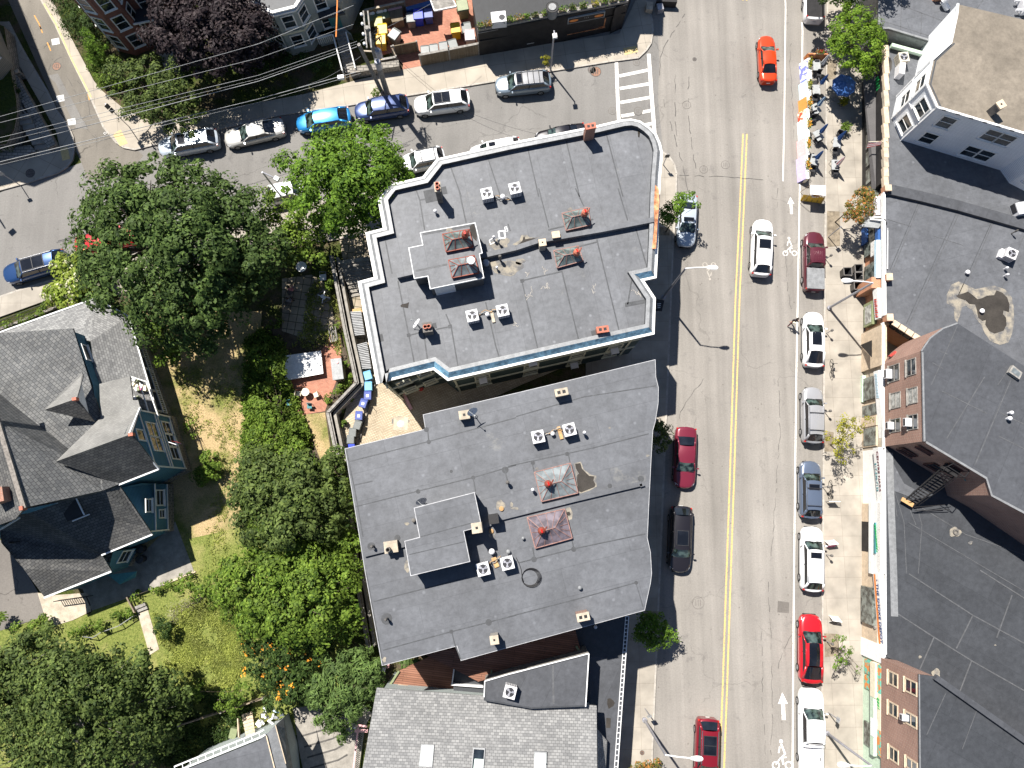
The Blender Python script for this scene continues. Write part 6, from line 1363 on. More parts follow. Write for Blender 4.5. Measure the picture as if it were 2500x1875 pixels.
tree('ash_tree', 'bright green full tree between the side street and the cornice corner', 'tree', 12,
     [(600,1230,6,1.1),(720,1180,6,.9),(900,1170,6,1.1),(1090,1190,6,.95),(350,1410,5.5,1.3),(540,1410,7.5,1.7),(760,1380,8,1.8),(1000,1350,7.5,1.7),(1140,1340,6,1.1),(470,1560,6.5,1.8),(700,1550,8,2.2),(950,1530,8,2.1),(1150,1480,6,1.5),(22,0,0,0)][:13]+[(600,1700,6.5,1.8),(850,1720,7,2.0),(1050,1680,6,1.5),(1250,1520,4.5,.9),(760,1860,6,1.6),(930,1880,5,1.2)],
     'leaf_bright', (820,1560), 3.6, .5, 42, .115, group=TG, trunk=.26)
tree('ash_tree', 'olive green lower tree above the round white table in the garden', 'tree', 22,
     [(300,230,3.2,1.4),(380,400,3.6,1.5),(500,330,3.6,1.3),(330,520,2.9,1.1),(520,540,3.0,1.1),(620,270,3.6,1.2),(230,330,2.9,1.0),(150,160,3.2,1.2)],
     'leaf_vine', (420,480), 3.4, .45, 36, .11, group=TG, trunk=.16)
tree('hydrangea_bush', 'pale yellow-green shrub full of cream blossom beside the dark blue car', 'bush', 21, [(600,640,2.0,1.0),(520,780,2.0,1.2),(680,780,2.2,1.2),(600,900,1.8,1.1),(760,880,1.6,.9),(480,900,1.5,.8),(720,670,1.8,.8)], 'leaf_lime', None, 6, .4, 34, .12, group='garden shrubs', trunk=.06, aspect=.8)
tree('lime_shrub', 'bright yellow-green shrub lit at the brown lawn edge below the maple', 'bush', 21, [(1330,1250,2.2,.9),(1400,1370,2.2,.9),(1300,1150,2.4,.8),(1470,1400,1.8,.6)], 'leaf_vine', None, 5, .4, 34, .11, group='garden shrubs', trunk=.06)
# hedge masses by the middle building
tree('overgrown_hedge', 'bright overgrown hedge running along the right side of the brown lawn', 'hedge', 32, [(60,250,1.6,.8),(130,380,1.8,.9),(200,500,1.8,.9),(300,480,1.6,.8),(60,520,1.8,.9),(150,650,2,1.0),(330,620,2,.9),(420,700,1.8,.8),(250,760,2.2,1.0),(80,120,1.5,.7),(180,220,1.4,.7),(22,0,0,0)][:11]+[(150,-60,2.2,.9),(60,-200,2.2,.8),(190,-160,1.8,.6),(230,60,1.2,.5)], 'leaf_vine', None, 6, .4, 34, .10, group='hedges and vines', trunk=.05)
tree('maple_tree', 'dark green tree beside the middle flat roof, right of the brown lawn', 'tree', 32, [(0,760,4,1.4),(100,900,5,1.8),(300,880,5,1.7),(500,820,4.5,1.5),(640,760,3.5,1.1),(-30,1000,4.5,1.6),(220,1050,5.5,2.0),(430,1000,5,1.7),(620,980,4,1.3),(60,1180,5,1.8),(300,1220,5.5,2.0),(520,1200,4.8,1.6),(680,1150,3.8,1.2),(700,700,3,.9)], 'leaf_olive', (280,1080), 3.8, .5, 38, .12, group=TG, trunk=.24)
tree('vine_bush', 'bright vine covered shrubs against the west wall of the middle roof', 'bush', 32, [(700,1250,3,1.0),(780,1400,3,1.0),(700,1450,3,1.1),(820,1300,2.6,.7),(840,1560,2.8,.8),(700,1600,3,1.0),(760,900,2.6,.8),(780,1100,2.6,.7)], 'leaf_vine', None, 5, .4, 34, .1, group='garden shrubs', trunk=.06)
tree('elm_tree', 'wide bright green tree above the orange trumpet flowers', 'tree', 42, [(-100,-40,3,1.3),(100,-80,4,1.6),(300,-60,4.5,1.7),(520,-40,4.2,1.5),(700,20,3.8,1.2),(-150,130,3.5,1.5),(60,120,4.5,1.8),(280,120,5,1.9),(500,140,5,1.8),(700,180,4.2,1.4),(100,300,4.2,1.6),(320,330,4.8,1.8),(540,340,4.8,1.7),(740,360,4,1.3),(620,500,4,1.3),(420,500,4,1.4),(200,460,3.6,1.3),(830,500,3,.8),(800,90,3,.8),(-20,420,3.2,1.1)], 'leaf_vine', (330,220), 4, .5, 40, .115, group=TG, trunk=.26)
tree('trumpet_vine', 'dark leafy vine dotted with orange trumpet flowers', 'vine', 42, [(0,560,2.6,1.0),(180,600,2.6,1.0),(60,760,2.6,1.0),(300,700,2.8,1.0),(250,880,2.6,1.0),(120,900,2.4,.8),(330,1000,2.4,1.0),(200,1080,2.2,.8),(420,850,2.4,.9),(450,1050,2.0,.8),(560,640,2.6,1.0)], 'leaf_dark', None, 5, .42, 34, .11, group='hedges and vines', trunk=.08, extra=('leaf_flower', 34, .085))
tree('sumac_tree', 'feathery pinnate leaved tree beside the corner of the shingled roof', 'tree', 42, [(820,760,3.4,1.0),(950,850,3.6,1.0),(720,850,3.4,1.1),(860,950,3.8,1.3),(700,1020,3.4,1.2),(900,1050,3.2,1.0),(600,1130,3,1.1),(750,1170,3,1.1),(620,1250,2.8,1.0),(700,1330,2.4,.8),(540,1000,2.8,.9),(980,950,3,.7),(900,740,2.8,.7)], 'leaf_sumac', (780,1050), 4, .45, 40, .15, group=TG, trunk=.12, aspect=.28)
tree('pear_shrub', 'small leafy shrub squeezed below the middle roof beside the plank deck', 'bush', 42, [(1320,790,2.8,.6),(1380,850,2.6,.45),(1280,740,2.6,.4)], 'leaf_sumac', None, 6, .35, 30, .1, group='garden shrubs', trunk=.04)
# bottom-left mass: three trees
def bl(label, lob, base): tree('locust_tree', label, 'tree', 41, lob, 'leaf_olive', base, 3.6, .5, 36, .11, group=TG, trunk=.24, gap=.2, bark='bark_grey')
bl('ragged olive green tree at the left edge below the driveway', [(60,730,4,1.4),(230,690,4.5,1.5),(370,600,3.4,.8),(60,820,5,2.0),(280,760,6,2.2),(130,1000,6,2.2),(-60,1000,5,2.0),(560,790,5,1.5),(450,720,4,1.2)], (180,780))
bl('ragged olive green tree in the middle of the lower left foliage', [(500,960,6.5,2.1),(720,880,5.5,1.6),(880,880,5,1.4),(1000,790,4.5,1.0),(350,1100,6.5,2.3),(620,1100,7,2.4),(880,980,6,2.0),(1100,850,5,1.5),(1230,940,4.5,1.2),(1380,960,4,1.0)], (640,980))
bl('ragged olive green tree at the bottom edge left of the grey roof', [(100,1300,5.5,2.2),(350,1400,6,2.2),(620,1380,6,2.2),(900,1250,6,2.0),(1100,1100,5,1.7),(1300,1050,4.5,1.4),(1450,1000,4,1.1),(1100,1350,5,1.7),(850,1520,5.5,2.0),(1350,1250,4,1.2),(1400,1400,3,.9),(100,1600,5.5,2.2),(450,1620,5.5,2.2),(1150,1560,4,1.4),(1500,1130,3,.8)], (640,1300))
tree('boxwood_shrub', 'single dark rounded shrub beside the concrete garden path', 'bush', 41, [(1375,490,1.2,.62),(1350,440,1.0,.4)], 'leaf_dark', None, 14, .25, 34, .07, group='garden shrubs', trunk=.05)
tree('ivy_shrub', 'bright ivy shrub on the lawn edge beside the teal house gable', 'bush', 31, [(1780,700,.8,.7),(1820,790,.8,.6),(1700,850,.7,.6),(1750,800,.7,.7),(1600,420,.5,.4),(1660,480,.4,.3)], 'leaf_vine', None, 10, .3, 32, .08, group='garden shrubs', trunk=.03)
tree('dry_shrub', 'bare grey twiggy shrub on the green lawn above the path', 'bush', 41, [(1500,320,1.2,.7),(1600,280,1.2,.6),(1450,400,1.0,.5),(1680,230,1.2,.6)], 'leaf_dry', None, 6, .4, 18, .07, group='garden shrubs', trunk=.04, aspect=.12)
for i, (lob, lab) in enumerate(([[(1560,130,1.4,.6),(1700,180,1.5,.7),(1850,250,1.5,.7),(1950,350,1.6,.8),(2050,200,1.6,.8),(1800,80,1.2,.6)], 'bright weedy shrub spreading over the lawn right of the bare shrub'],[[(400,430,.8,.5),(300,470,.8,.4),(20,420,.9,.5),(150,480,.8,.4)], 'low green shrub line at the foot of the driveway'],[[(700,480,.5,.45),(850,450,.5,.45),(980,400,.5,.45),(1080,360,.4,.4),(620,520,.5,.3)], 'yellow-green ground vine between the chain fence and the concrete pad'],[[(1650,1000,1.8,.6),(1900,1080,1.8,.7),(2050,1000,1.8,.6),(1980,1150,1.5,.5)], 'shrub growing against the garden fence near the grey roof gutter'],[[(1150,200,.4,.3),(1300,170,.5,.35),(1420,110,.5,.35),(1560,50,.6,.4)], 'grassy fringe along the shaded pad edge below the teal house'])):
    tree('garden_shrub', lab, 'bush', 41, lob, 'leaf_vine', None, 9, .3, 30, .085, group='garden shrubs', trunk=.03)
tree('garden_shrub', 'row of small bright shrubs between the railing and the porch roof', 'bush', 21, [(60,1160,.7,.35),(180,1110,.7,.38),(240,1080,.7,.35),(350,1040,.8,.4),(400,1000,.8,.35)], 'leaf_vine', None, 10, .25, 30, .075, group='garden shrubs', trunk=.03)
for k, lab, lob in ((22,'creeping green climbers along the timber garden fence',[(640,830,.6,.3),(700,1160,.4,.22),(720,1400,.5,.26),(770,1480,.6,.28),(790,1590,.5,.28),(640,800,.8,.35)]),(32,'yellow flowering plants inside the angled fence beside the brick patio',[(680,130,.5,.35),(740,90,.5,.35),(640,190,.4,.3),(790,40,.5,.3)]),(32,'weedy shrub in the dark corner behind the row of bins',[(760,160+0,.3,.01),(750,400,.4,.22),(800,200,.3,.3),(730,300,.4,.25)])):
    tree('climbing_plant', lab, 'plant', k, lob, 'leaf_vine', None, 14, .22, 30, .07, group='garden shrubs', trunk=.02, limbs=False)
# ---- street trees ----
SG_ = 'small street trees in the pavements'
tree('honeylocust_tree', 'bright feathery green street tree above the blue umbrella', 'tree', 14, [(720,120,4.6,.75),(830,190,5,1.0),(680,260,4.8,.9),(920,280,4.8,.95),(790,350,5.2,1.1),(640,400,4.4,.75),(980,330,4.4,.7),(890,430,4.8,1.0),(720,480,4.4,.9),(830,540,4.4,.8),(680,180,4.2,.6),(900,590,4,.5),(950,500,4.2,.6),(640,330,4.2,.6)], 'leaf_locust', (640,520), 6, .38, 40, .085, group=SG_, trunk=.09, gap=.12)
tree('street_tree', 'dark street tree outside the top edge shading the restaurant roof and pickup', 'tree', 14, [(600,-150,4.5,1.6),(780,-120,4.8,1.5),(950,-260,5.5,1.8),(700,-320,5,1.8),(560,-20,3.8,.9)], 'leaf_maple', (620,-60), 5, .42, 36, .1, group=SG_, trunk=.1)
tree('street_tree', 'street tree out of frame over the grey roof top right', 'tree', 14, [(900,-420,6.5,1.9),(1080,-330,6.6,1.7),(1000,-480,6.5,2.0)], 'leaf_maple', (800,-300), 5, .42, 36, .1, group=SG_, trunk=.1)
tree('autumn_tree', 'small leaning street tree with orange and green leaves by the hanging sign', 'tree', 24, [(840,80,3.2,.62),(780,150,3.2,.6),(880,160,3.4,.6),(740,220,3,.45),(820,230,3.2,.55),(900,60,3.2,.45),(900,210,3,.35),(720,260,2.6,.22),(860,25,3,.3)], 'leaf_autumn', (612,290), 11, .26, 34, .07, group=SG_, trunk=.055, gap=.15)
tree('yellow_tree', 'sparse yellow-green street tree beside the silver car with ribbed roof', 'tree', 34, [(690,360,3.2,.5),(760,400,3.2,.5),(640,450,3,.45),(720,470,3.4,.6),(870,380,3,.4),(680,560,3,.5),(620,600,2.8,.4),(740,600,3,.42),(640,680,2.6,.4),(790,480,3,.45),(570,500,2.6,.3),(690,700,2.4,.25)], 'leaf_yellow', (570,575), 8, .3, 26, .065, group=SG_, trunk=.05, gap=.3)
tree('sapling', 'thin sparse street sapling with a few green leaf tufts by the mint front', 'tree', 44, [(610,560,2.6,.25),(680,570,2.6,.18),(660,640,2.8,.3),(700,680,2.8,.28),(620,720,2.6,.3),(650,760,2.6,.28),(600,790,2.4,.25),(690,760,2.4,.22),(740,680,2.4,.18),(820,810,2,.16),(800,850,1.8,.12)], 'leaf_bright', (590,640), 12, .2, 22, .06, group=SG_, trunk=.04, gap=.3)
tree('street_tree', 'small dark street tree over the pale silver sedan on the left kerb', 'tree', 23, [(1380,200,3.6,.55),(1330,240,3.4,.5),(1420,150,3.8,.5),(1480,90,3.8,.45),(1380,270,3.2,.4),(1540,60,3.6,.3),(1600,150,3.4,.22),(1450,60,3.8,.35),(1340,160,3.4,.35)], 'leaf_bright', (1330,370), 11, .28, 34, .075, group=SG_, trunk=.055, gap=.15)
tree('street_tree', 'small street tree beside the wine red sedan, half hidden by the roof', 'tree', 33, [(1260,480,3.2,.55),(1290,420,3,.4),(1330,490,2.8,.32),(1270,580,3,.5),(1350,560,2.6,.25),(1350,430,2.4,.2)], 'leaf_olive', (1240,560), 11, .28, 34, .075, group=SG_, trunk=.05, gap=.15)
tree('street_tree', 'round dark green street tree in shadow with one sunlit yellow edge', 'tree', 43, [(1180,420,3,.65),(1270,420,3,.6),(1150,520,3,.6),(1250,520,3.2,.7),(1220,590,3,.55),(1390,530,2.6,.38),(1360,500,2.6,.3),(1120,540,2.6,.3),(1410,560,2.4,.22),(1310,590,2.6,.35)], 'leaf_bright', (1220,500), 11, .3, 36, .075, group=SG_, trunk=.06)
tree('street_shrub', 'yellow-green bushy planting at the bottom edge on the left pavement', 'bush', 43, [(1110,1650,1.2,.5),(1170,1620,1.2,.45),(1260,1640,1.0,.4),(1060,1700,1.2,.5),(1160,1720,1.2,.5)], 'leaf_autumn', None, 11, .26, 30, .07, group='garden shrubs', trunk=.04)
# ---- north side ----
NG = 'trees and conifers along the side street'
tree('purple_maple', 'very dark purple leaved maple between the red house and the pale house', 'tree', 11, [(1500,80,5.5,2.3),(1700,60,5.9,2.3),(1950,60,5.5,2.2),(1400,260,4.7,1.6),(1560,300,5.5,2.2),(1800,280,5.9,2.3),(2020,260,5.5,2.0),(2150,350,4.7,1.6),(1700,450,4.7,1.8),(1900,460,4.7,1.8),(2080,180,5.1,1.8),(2190,250,3.9,1.2),(1500,-120,5.5,2.3),(1850,-120,5.5,2.3),(1380,330,3.9,1.0),(2100,500,3.5,1.2),(2240,420,3.1,1.0)], 'leaf_purple', (1800,300), 3.8, .5, 38, .12, group=NG, trunk=.28)
tree('corner_tree', 'green corner tree crossed by wires beside the dappled silver car', 'tree', 11, [(1250,560,2.9,1.1),(1100,620,2.7,1.0),(960,600,2.4,.9),(1380,620,3.1,1.3),(1550,620,3.0,1.1),(1650,680,2.7,.9),(1200,740,3.1,1.2),(1380,780,3.3,1.3),(1560,800,2.9,1.1),(1150,880,2.7,1.0),(1300,930,2.9,1.1),(1480,930,2.7,1.0),(1640,930,2.2,.7),(1050,980,1.8,.5),(1600,1080,2.0,.6),(1440,1080,1.8,.3),(950,800,2.0,.2)], 'leaf_olive', (1340,850), 4.6, .42, 38, .1, group=NG, trunk=.16, gap=.16)
tree('conifer', 'pointed bright green conifer beside the red brick house corner', 'tree', 11, [(820,470,1.5,.9),(800,420,2.4,.7),(770,360,3.2,.5),(740,310,4,.32),(880,380,2.6,.35),(720,270,4.6,.16),(860,520,1.2,.6)], 'leaf_bright', None, 10, .25, 34, .07, group=NG, trunk=.08, aspect=.3, limbs=False)
tree('conifer', 'dark conifer hedge between the pavement and the red brick house', 'hedge', 11, [(540,20,2.2,1.0),(620,120,2.4,1.1),(640,220,2.4,1.1),(700,150,2.6,1.0),(760,240,2.4,.9),(700,330,2,.8),(500,-60,2.2,1.0),(820,330,2,.8),(620,0,2.6,1.0)], 'leaf_dark', None, 6, .38, 38, .09, group=NG, trunk=.08, aspect=.3)
tree('hedge', 'bright low hedge edging the pavement below the conifers', 'hedge', 11, [(800,550,.9,.5),(840,620,.9,.5),(870,690,.8,.45),(930,700,.8,.5),(980,640,1,.5),(1020,560,1.2,.6),(940,540,1.2,.6),(1010,700,.8,.4)], 'leaf_vine', None, 9, .3, 32, .08, group=NG, trunk=.03)
tree('shrub', 'dark undergrowth below the pale house wall', 'bush', 12, [(300,520,.8,.6),(200,480,.8,.7),(420,500,.8,.6),(100,600,.8,.7),(530,560,.6,.5),(260,590,1.6,.35),(620,520,.6,.4)], 'leaf_dark', None, 8, .3, 30, .08, group=NG, trunk=.03)
tree('shrub', 'small green shrub at the foot of the utility pole', 'bush', 12, [(1035,775,.7,.3),(1015,800,.5,.22),(1050,755,.8,.2)], 'leaf_vine', None, 20, .16, 30, .06, group=NG, trunk=.02)
tree('shrub', 'single sunlit weed in the dark bank beside the porch steps', 'bush', 12, [(258,600,1.6,.2),(250,570,1.6,.12),(262,640,1.4,.12)], 'leaf_yellow', None, 24, .14, 26, .05, group=NG, trunk=.02)
tree('street_sapling', 'small yellow-green sapling at the foot of the corner street lamp', 'tree', 13, [(300,480,1.7,.2),(335,500,1.6,.24),(310,520,1.5,.22),(330,540,1.2,.16)], 'leaf_yellow', (330,575), 26, .16, 30, .055, group=SG_, trunk=.03)
tree('shrub', 'dark garden growth beside the stone steps at the left edge', 'bush', 'o', [(30,950,.8,.6),(60,1080,.7,.6),(-60,1000,.8,.8),(120,1040,.5,.4),(180,430,1.2,.4),(200,480,1,.3),(-50,850,.9,.6)], 'leaf_dark', None, 9, .3, 30, .08, group=NG, trunk=.03)
# lawns
sheet('lawn', 'grass_dry', L('p', 0, '330,760 640,760 620,1000 600,1200 560,1350 330,1400 300,1000'), .012)
sheet('lawn', 'grass_green', L('p', 0, '330,1345 620,1280 860,1380 840,1780 440,1830 0,1875 0,1540 100,1500 220,1500'), .018)
sheet('driveway', 'asphalt_drive', L(31, 0, '-400,1290 60,1390 230,1659 41:350,220 41:372,375 41:200,440 41:20,495 41:-300,560'), .024)
m = MB().mat('concrete_tan'); m.prism(xy(L(41,0,'320,180 460,200 740,180 772,335 620,410 470,455 385,390')), -.01, .05); m.build('concrete_pad', kind='structure')
m = MB().mat('concrete'); m.prism(xy(L(41,0,'460,90 1200,-150 1480,-420 1640,0 1640,20 1080,225 780,330 700,150')), -.01, .045); m.mat('stone_cream').beam(G(41,1380,110,.07),G(41,1650,0,.07),.12,.08); m.build('concrete_pad', kind='structure')
m = MB().mat('concrete_tan'); m.prism(xy(L(41,0,'1165,355 1250,320 1345,655 1265,705')), -.01, .05); m.build('garden_path', kind='structure')
st_ = T('garden_steps', 'two worn wooden steps leading down to the concrete garden path', 'steps', G(41,1190,290,0)); m = MB().mat('wood_grey')
for i, s in enumerate(('1130,300 1225,262 1235,285 1140,325','1140,330 1235,290 1245,315 1155,350')): m.prism(xy(L(41,.2,s)), 0, .3-.1*i)
m.build('tread', st_); m = MB().mat('wood_old'); m.beam(G(41,1075,215,.5), G(41,1140,345,.4), .1, .3); m.build('side_board', st_)
m = MB().mat('flash_grey'); q = L(41, .6, '700,550 780,560 850,515 1000,460 1120,380'); 
for a, b in zip(q, q[1:]): m.beam(a, b, .05, .05)
for a in q: m.tube((a.x,a.y,0),(a.x,a.y,.65),.03)
TAG(m.build('chain_fence', loc=q[2]), 'low sagging wire fence crossing the ground vine near the path', 'fence')
sheet('garden_bed', 'soil', L(32, 0, '150,-400 700,-500 860,60 610,290 660,640 780,900 700,1700 -100,1500 0,700 350,330'), .015)
sheet('lawn', 'grass_dry', L(32, 0, '330,330 600,300 650,640 560,700 480,480'), .02)
def tufts(name, label, k, poly, n, size, matn, h=.03, seed=1, lift=.12):
    rng = np.random.default_rng(seed); P = np.array([[p.x,p.y] for p in L(k, 0, poly)]); lo, hi = P.min(0), P.max(0); out = []
    while len(out) < n:
        q = lo+(hi-lo)*rng.random(2); ins = False
        for i in range(len(P)):
            a, b = P[i], P[i-1]
            if (a[1] > q[1]) != (b[1] > q[1]) and q[0] < (b[0]-a[0])*(q[1]-a[1])/(b[1]-a[1])+a[0]: ins = not ins
        if ins and (sin(q[0]*1.9+seed)+sin(q[1]*2.3+q[0])+rng.normal()*.8 > -.1): out.append(q)
    out = np.array(out); k_ = 7; C = np.repeat(np.c_[out, np.full(n, h)], k_, axis=0)+rng.normal(size=(n*k_,3))*np.array([.09,.09,0]); C[:,2] = h+rng.random(n*k_)*lift
    N = rng.normal(size=C.shape)*.6+np.array([0,0,.8]); N /= np.linalg.norm(N,axis=1)[:,None]
    me = leaves_mesh(name, C, N, size, matn, rng, .4); o = bpy.data.objects.new(name, me); COL.objects.link(o); TAG(o, label, 'grass'); o['kind'] = 'stuff'
tufts('lawn_grass', 'uneven yellow-green lawn grass around the path', 41, '1290,330 2150,150 2120,700 1900,1050 1520,900 1380,760 1360,600', 8000, .075, 'leaf_weed', .02, 3)
tufts('dry_grass', 'dry straw coloured lawn with green tufts right of the teal house', 31, '1480,-100 2130,-100 2150,700 1900,1200 1950,1659 1700,1659 1800,900 1560,300', 800, .06, 'leaf_weed', .02, 5)
tufts('garden_weeds', 'weeds growing between the garden pavers', 22, '270,1330 420,1180 450,900 640,560 720,1100 740,1400 560,1360', 620, .07, 'leaf_weed', .03, 7)
tufts('undergrowth', 'dark undergrowth beneath the garden trees and hedges', 32, '-60,-300 240,-500 300,0 420,300 560,700 760,900 880,1659 0,1659 -100,900', 5200, .12, 'leaf_vine', .05, 8, .6)
tufts('undergrowth', 'rough undergrowth at the bottom left behind the grey roof', 41, '1250,950 1700,1000 2180,1100 2100,1350 1500,1640 1300,1640', 1600, .1, 'leaf_dark', .05, 9, .4)
# ================= north side =================
# black restaurant with rooftop planters
nr, _ = block('restaurant', 'black painted restaurant with rooftop planter boxes on its edge at the top', 12, '1890,262 13:0,222 13:400,150 13:1010,18 13:1100,-250 13:0,-400 1850,-400 1840,0', 3.3, 'roof_black_shade', 'black_wall')
e0, e1 = G(12,1890,262,3.3), G(13,1010,18,3.3); m = MB().mat('wood_grey'); m.beam(e0+Vector((0,.1,.1)), e1+Vector((0,.1,.1)), .3, .25); m.mat('trim_white')
for i in range(26): p = e0.lerp(e1, i/25); m.beam(p+Vector((0,.02,.23)), p+Vector((0,.3,.23)), .04, .03)
m.build('planter_rail', nr)
ew = ((e0.x,e0.y),(e1.x,e1.y)); Le = hypot(ew[1][0]-ew[0][0], ew[1][1]-ew[0][1])
bow(nr, *ew, Le*.34, .7, .8, 1.4, frame='trim_white'); 
for f in (.60,.68,.76): bow(nr, *ew, Le*f+.25, .9, 1.0, 1.1, frame='rust_metal', pane='shop_glass', bar=False)
def onwall(m, w, u0, u1, z0, z1, o0, o1):
    d = Vector((w[1][0]-w[0][0], w[1][1]-w[0][1], 0)).normalized(); nn = Vector((d.y,-d.x,0)); B = Vector((*w[0],0))
    vs = [B+d*a+Vector((0,0,z))+nn*o for o in (o0,o1) for a, z in ((u0,z0),(u1,z0),(u1,z1),(u0,z1))]; m.faces(vs, [(3,2,1,0),(4,5,6,7),(0,1,5,4),(1,2,6,5),(2,3,7,6),(3,0,4,7)])
m = MB().mat('black_paint'); onwall(m, ew, 0, Le, 1.95, 2.1, 0, .1); m.mat('wood_grey'); onwall(m, ew, 0, Le, 3.05, 3.12, 0, .06); m.build('trim', nr)
m = MB().mat('c_grey'); onwall(m, ew, Le*.60, Le*.85, 2.3, 2.95, .05, .22); s = m.build('shop_sign', loc=G(13,760,145,2.5)); TAG(s, 'dark wall sign with two orange ovals and white lettering on the black restaurant', 'sign')
m = MB().mat('black_paint'); onwall(m, ew, Le*.605, Le*.845, 2.35, 2.9, .22, .225); m.build('panel', s)
m = MB().mat('c_orange')
for f in (.64, .81):
    d = Vector((ew[1][0]-ew[0][0], ew[1][1]-ew[0][1], 0)).normalized(); nn = Vector((d.y,-d.x,0)); c = Vector((*ew[0],0))+d*Le*f+nn*.23+Vector((0,0,2.62)); m.face([c+d*cos(a)*.38+Vector((0,0,sin(a)*.14)) for a in [2*pi*i/14 for i in range(14)]])
m.build('emblem', s)
cu = bpy.data.curves.new('lettering','FONT'); cu.body = '- . -'; cu.size = .26; cu.align_x = 'CENTER'; cu.extrude = .004; ob = bpy.data.objects.new('lettering', cu); COL.objects.link(ob); bpy.context.view_layer.update()
me = bpy.data.meshes.new_from_object(ob); bpy.data.objects.remove(ob); me.materials.clear(); me.materials.append(MATS['c_white']); d = Vector((ew[1][0]-ew[0][0], ew[1][1]-ew[0][1], 0)).normalized(); nn = Vector((d.y,-d.x,0)); c = Vector((*ew[0],0))+d*Le*.725+nn*.24+Vector((0,0,2.66))
off = ORI[s.name]
for v in me.vertices: x_, y_, z_ = v.co; v.co = c+d*x_+Vector((0,0,y_))+nn*z_-off
ob = bpy.data.objects.new('lettering', me); COL.objects.link(ob); ob.parent = s
for i in range(17):
    f = [0.02,.07,.12,.17,.22,.27,.32,.38,.45,.5,.56,.63,.7,.78,.84,.9,.96][i]; p = e0.lerp(e1, f)+Vector((0,.15,0)); gx = p
    t = T('planter', ['leafy planter box','flowering planter box','trailing planter box'][i%3]+' on the black restaurant roof edge, number %d counting from the west end' % (i+1), 'planter', (p.x,p.y,3.4), 'planter boxes along the restaurant roof edge')
    m = MB().mat('wood_old').box(p.x,p.y,3.5,3.72,.55,.24,.2); m.build('box', t)
    rng = np.random.default_rng(i+50); n = 70+(i*37)%60; C = rng.normal(size=(n,3))*np.array([.2,.12,.1])+np.array([0,0,.42]); N = rng.normal(size=(n,3))+np.array([0,0,1]); N /= np.linalg.norm(N,axis=1)[:,None]
    me = leaves_mesh('foliage', C, N, .07, ['leaf_vine','leaf_autumn','leaf_bright','leaf_yellow' if i == 13 else 'leaf_olive'][i%4] if i != 13 else 'leaf_yellow', rng); o = bpy.data.objects.new('foliage', me); COL.objects.link(o); o.parent = t
PN = [o for o in bpy.data.objects if o.name.startswith('planter') and 'category' in o]
ordw = ['first','second','third','fourth','fifth','sixth','seventh','eighth','ninth','tenth','eleventh','twelfth','thirteenth','fourteenth','fifteenth','sixteenth','seventeenth']
for i, o in enumerate(PN): o['label'] = 'planter box on the black restaurant roof edge, %s from the patio side' % ordw[i]
t = T('air_conditioner', 'white box unit with a round dark opening on the dark restaurant roof', 'air conditioner', G(12,2065,150,3.4)); c = G(12,2065,140,4.1); m = MB().mat('ac_white').box(c.x,c.y,3.35,4.1,1.15,.9,.12); m.build('body', t); m = MB().mat('dark_grille').cyl(c.x+.25,c.y-.05,4.1,4.11,.24); m.build('fan_guard', t)
t = T('exhaust_fan', 'round grey exhaust fan on the dark restaurant roof', 'vent', G(13,375,75,3.4)); c = G(13,375,60,4.3); m = MB().mat('flash_grey').lathe(c.x,c.y,[(.42,3.35),(.42,4.0),(.5,4.05),(.5,4.3)],20); m.build('body', t); m = MB().mat('black_paint').cyl(c.x,c.y,4.2,4.302,.47,.47,20); m.mat('flash_grey').cyl(c.x,c.y,4.303,4.36,.3,.3,20); m.build('cap', t)
t = T('bay_column', 'dark angled corner entrance of the black restaurant', 'building part', G(13,950,200,0)); m = MB().mat('black_wall'); m.prism(xy(L(13,3.2,'905,70 1010,22 1060,-150 1000,-150')), 0, 3.2); m.build('body', t)
# paved patio behind fences, boxes and bins
sheet('brick_patio', 'paver_brick', L('b', 0, '330,780 560,720 600,800 690,880 680,950 940,900 930,880 1700,690 1900,560 1640,0 620,-200 300,0'), .13)
f = T('reed_fence', 'tall reed covered fence along the pavement in front of the red brick patio', 'fence', G('b',1300,760,0))
def fence(root, a, b, h, mat_, w=.08, post=None, z0=0, cap=None):
    m = MB().mat(mat_); a = Vector((a.x,a.y,0)); b = Vector((b.x,b.y,0)); m.beam(a+Vector((0,0,z0+h/2)), b+Vector((0,0,z0+h/2)), w, h); m.build('panel', root)
    n = max(1, int((b-a).length/2.2)); d = (b-a)/n
    for i in range(n+1):
        m = MB().mat(post or 'wood_grey'); p = a+d*i; m.box(p.x,p.y,z0,z0+h+.08,.12,.12,atan2(d.y,d.x)); m.build('post', root)
    if cap: m = MB().mat(cap); m.beam(a+Vector((0,0,z0+h+.03)), b+Vector((0,0,z0+h+.03)), w+.1, .05); m.build('cap', root)
fence(f, G('b',905,745,1.55), G('b',1300,670,1.55), 1.55, 'fence_reed', cap='wood_grey'); fence(f, G('b',1300,670,1.55), G('b',1700,590,1.55), 1.55, 'fence_reed', cap='wood_grey')
g = T('reed_gate', 'open reed gate turned inwards at the brick patio entrance', 'gate', G('b',700,650,0)); fence(g, G('b',550,610,1.5), G('b',865,550,1.5), 1.4, 'fence_reed')
f = T('reed_fence', 'short low fence piece between the utility poles and the patio gate', 'fence', G('b',470,790,0)); fence(f, G('b',370,800,1.0), G('b',590,760,1.0), .9, 'fence_wood', cap='wood_grey'); fence(f, G('b',520,600,1.3), G('b',590,760,1.0), 1.0, 'fence_wood')
wl = T('stone_wall', 'low rough stone wall behind the pavement beside the patio entrance', 'wall', G('b',400,920,0)); m = MB().mat('stone_wall'); m.beam(G('b',-20,985,.45), G('b',640,890,.45), .55, .8); m.build('wall', wl)
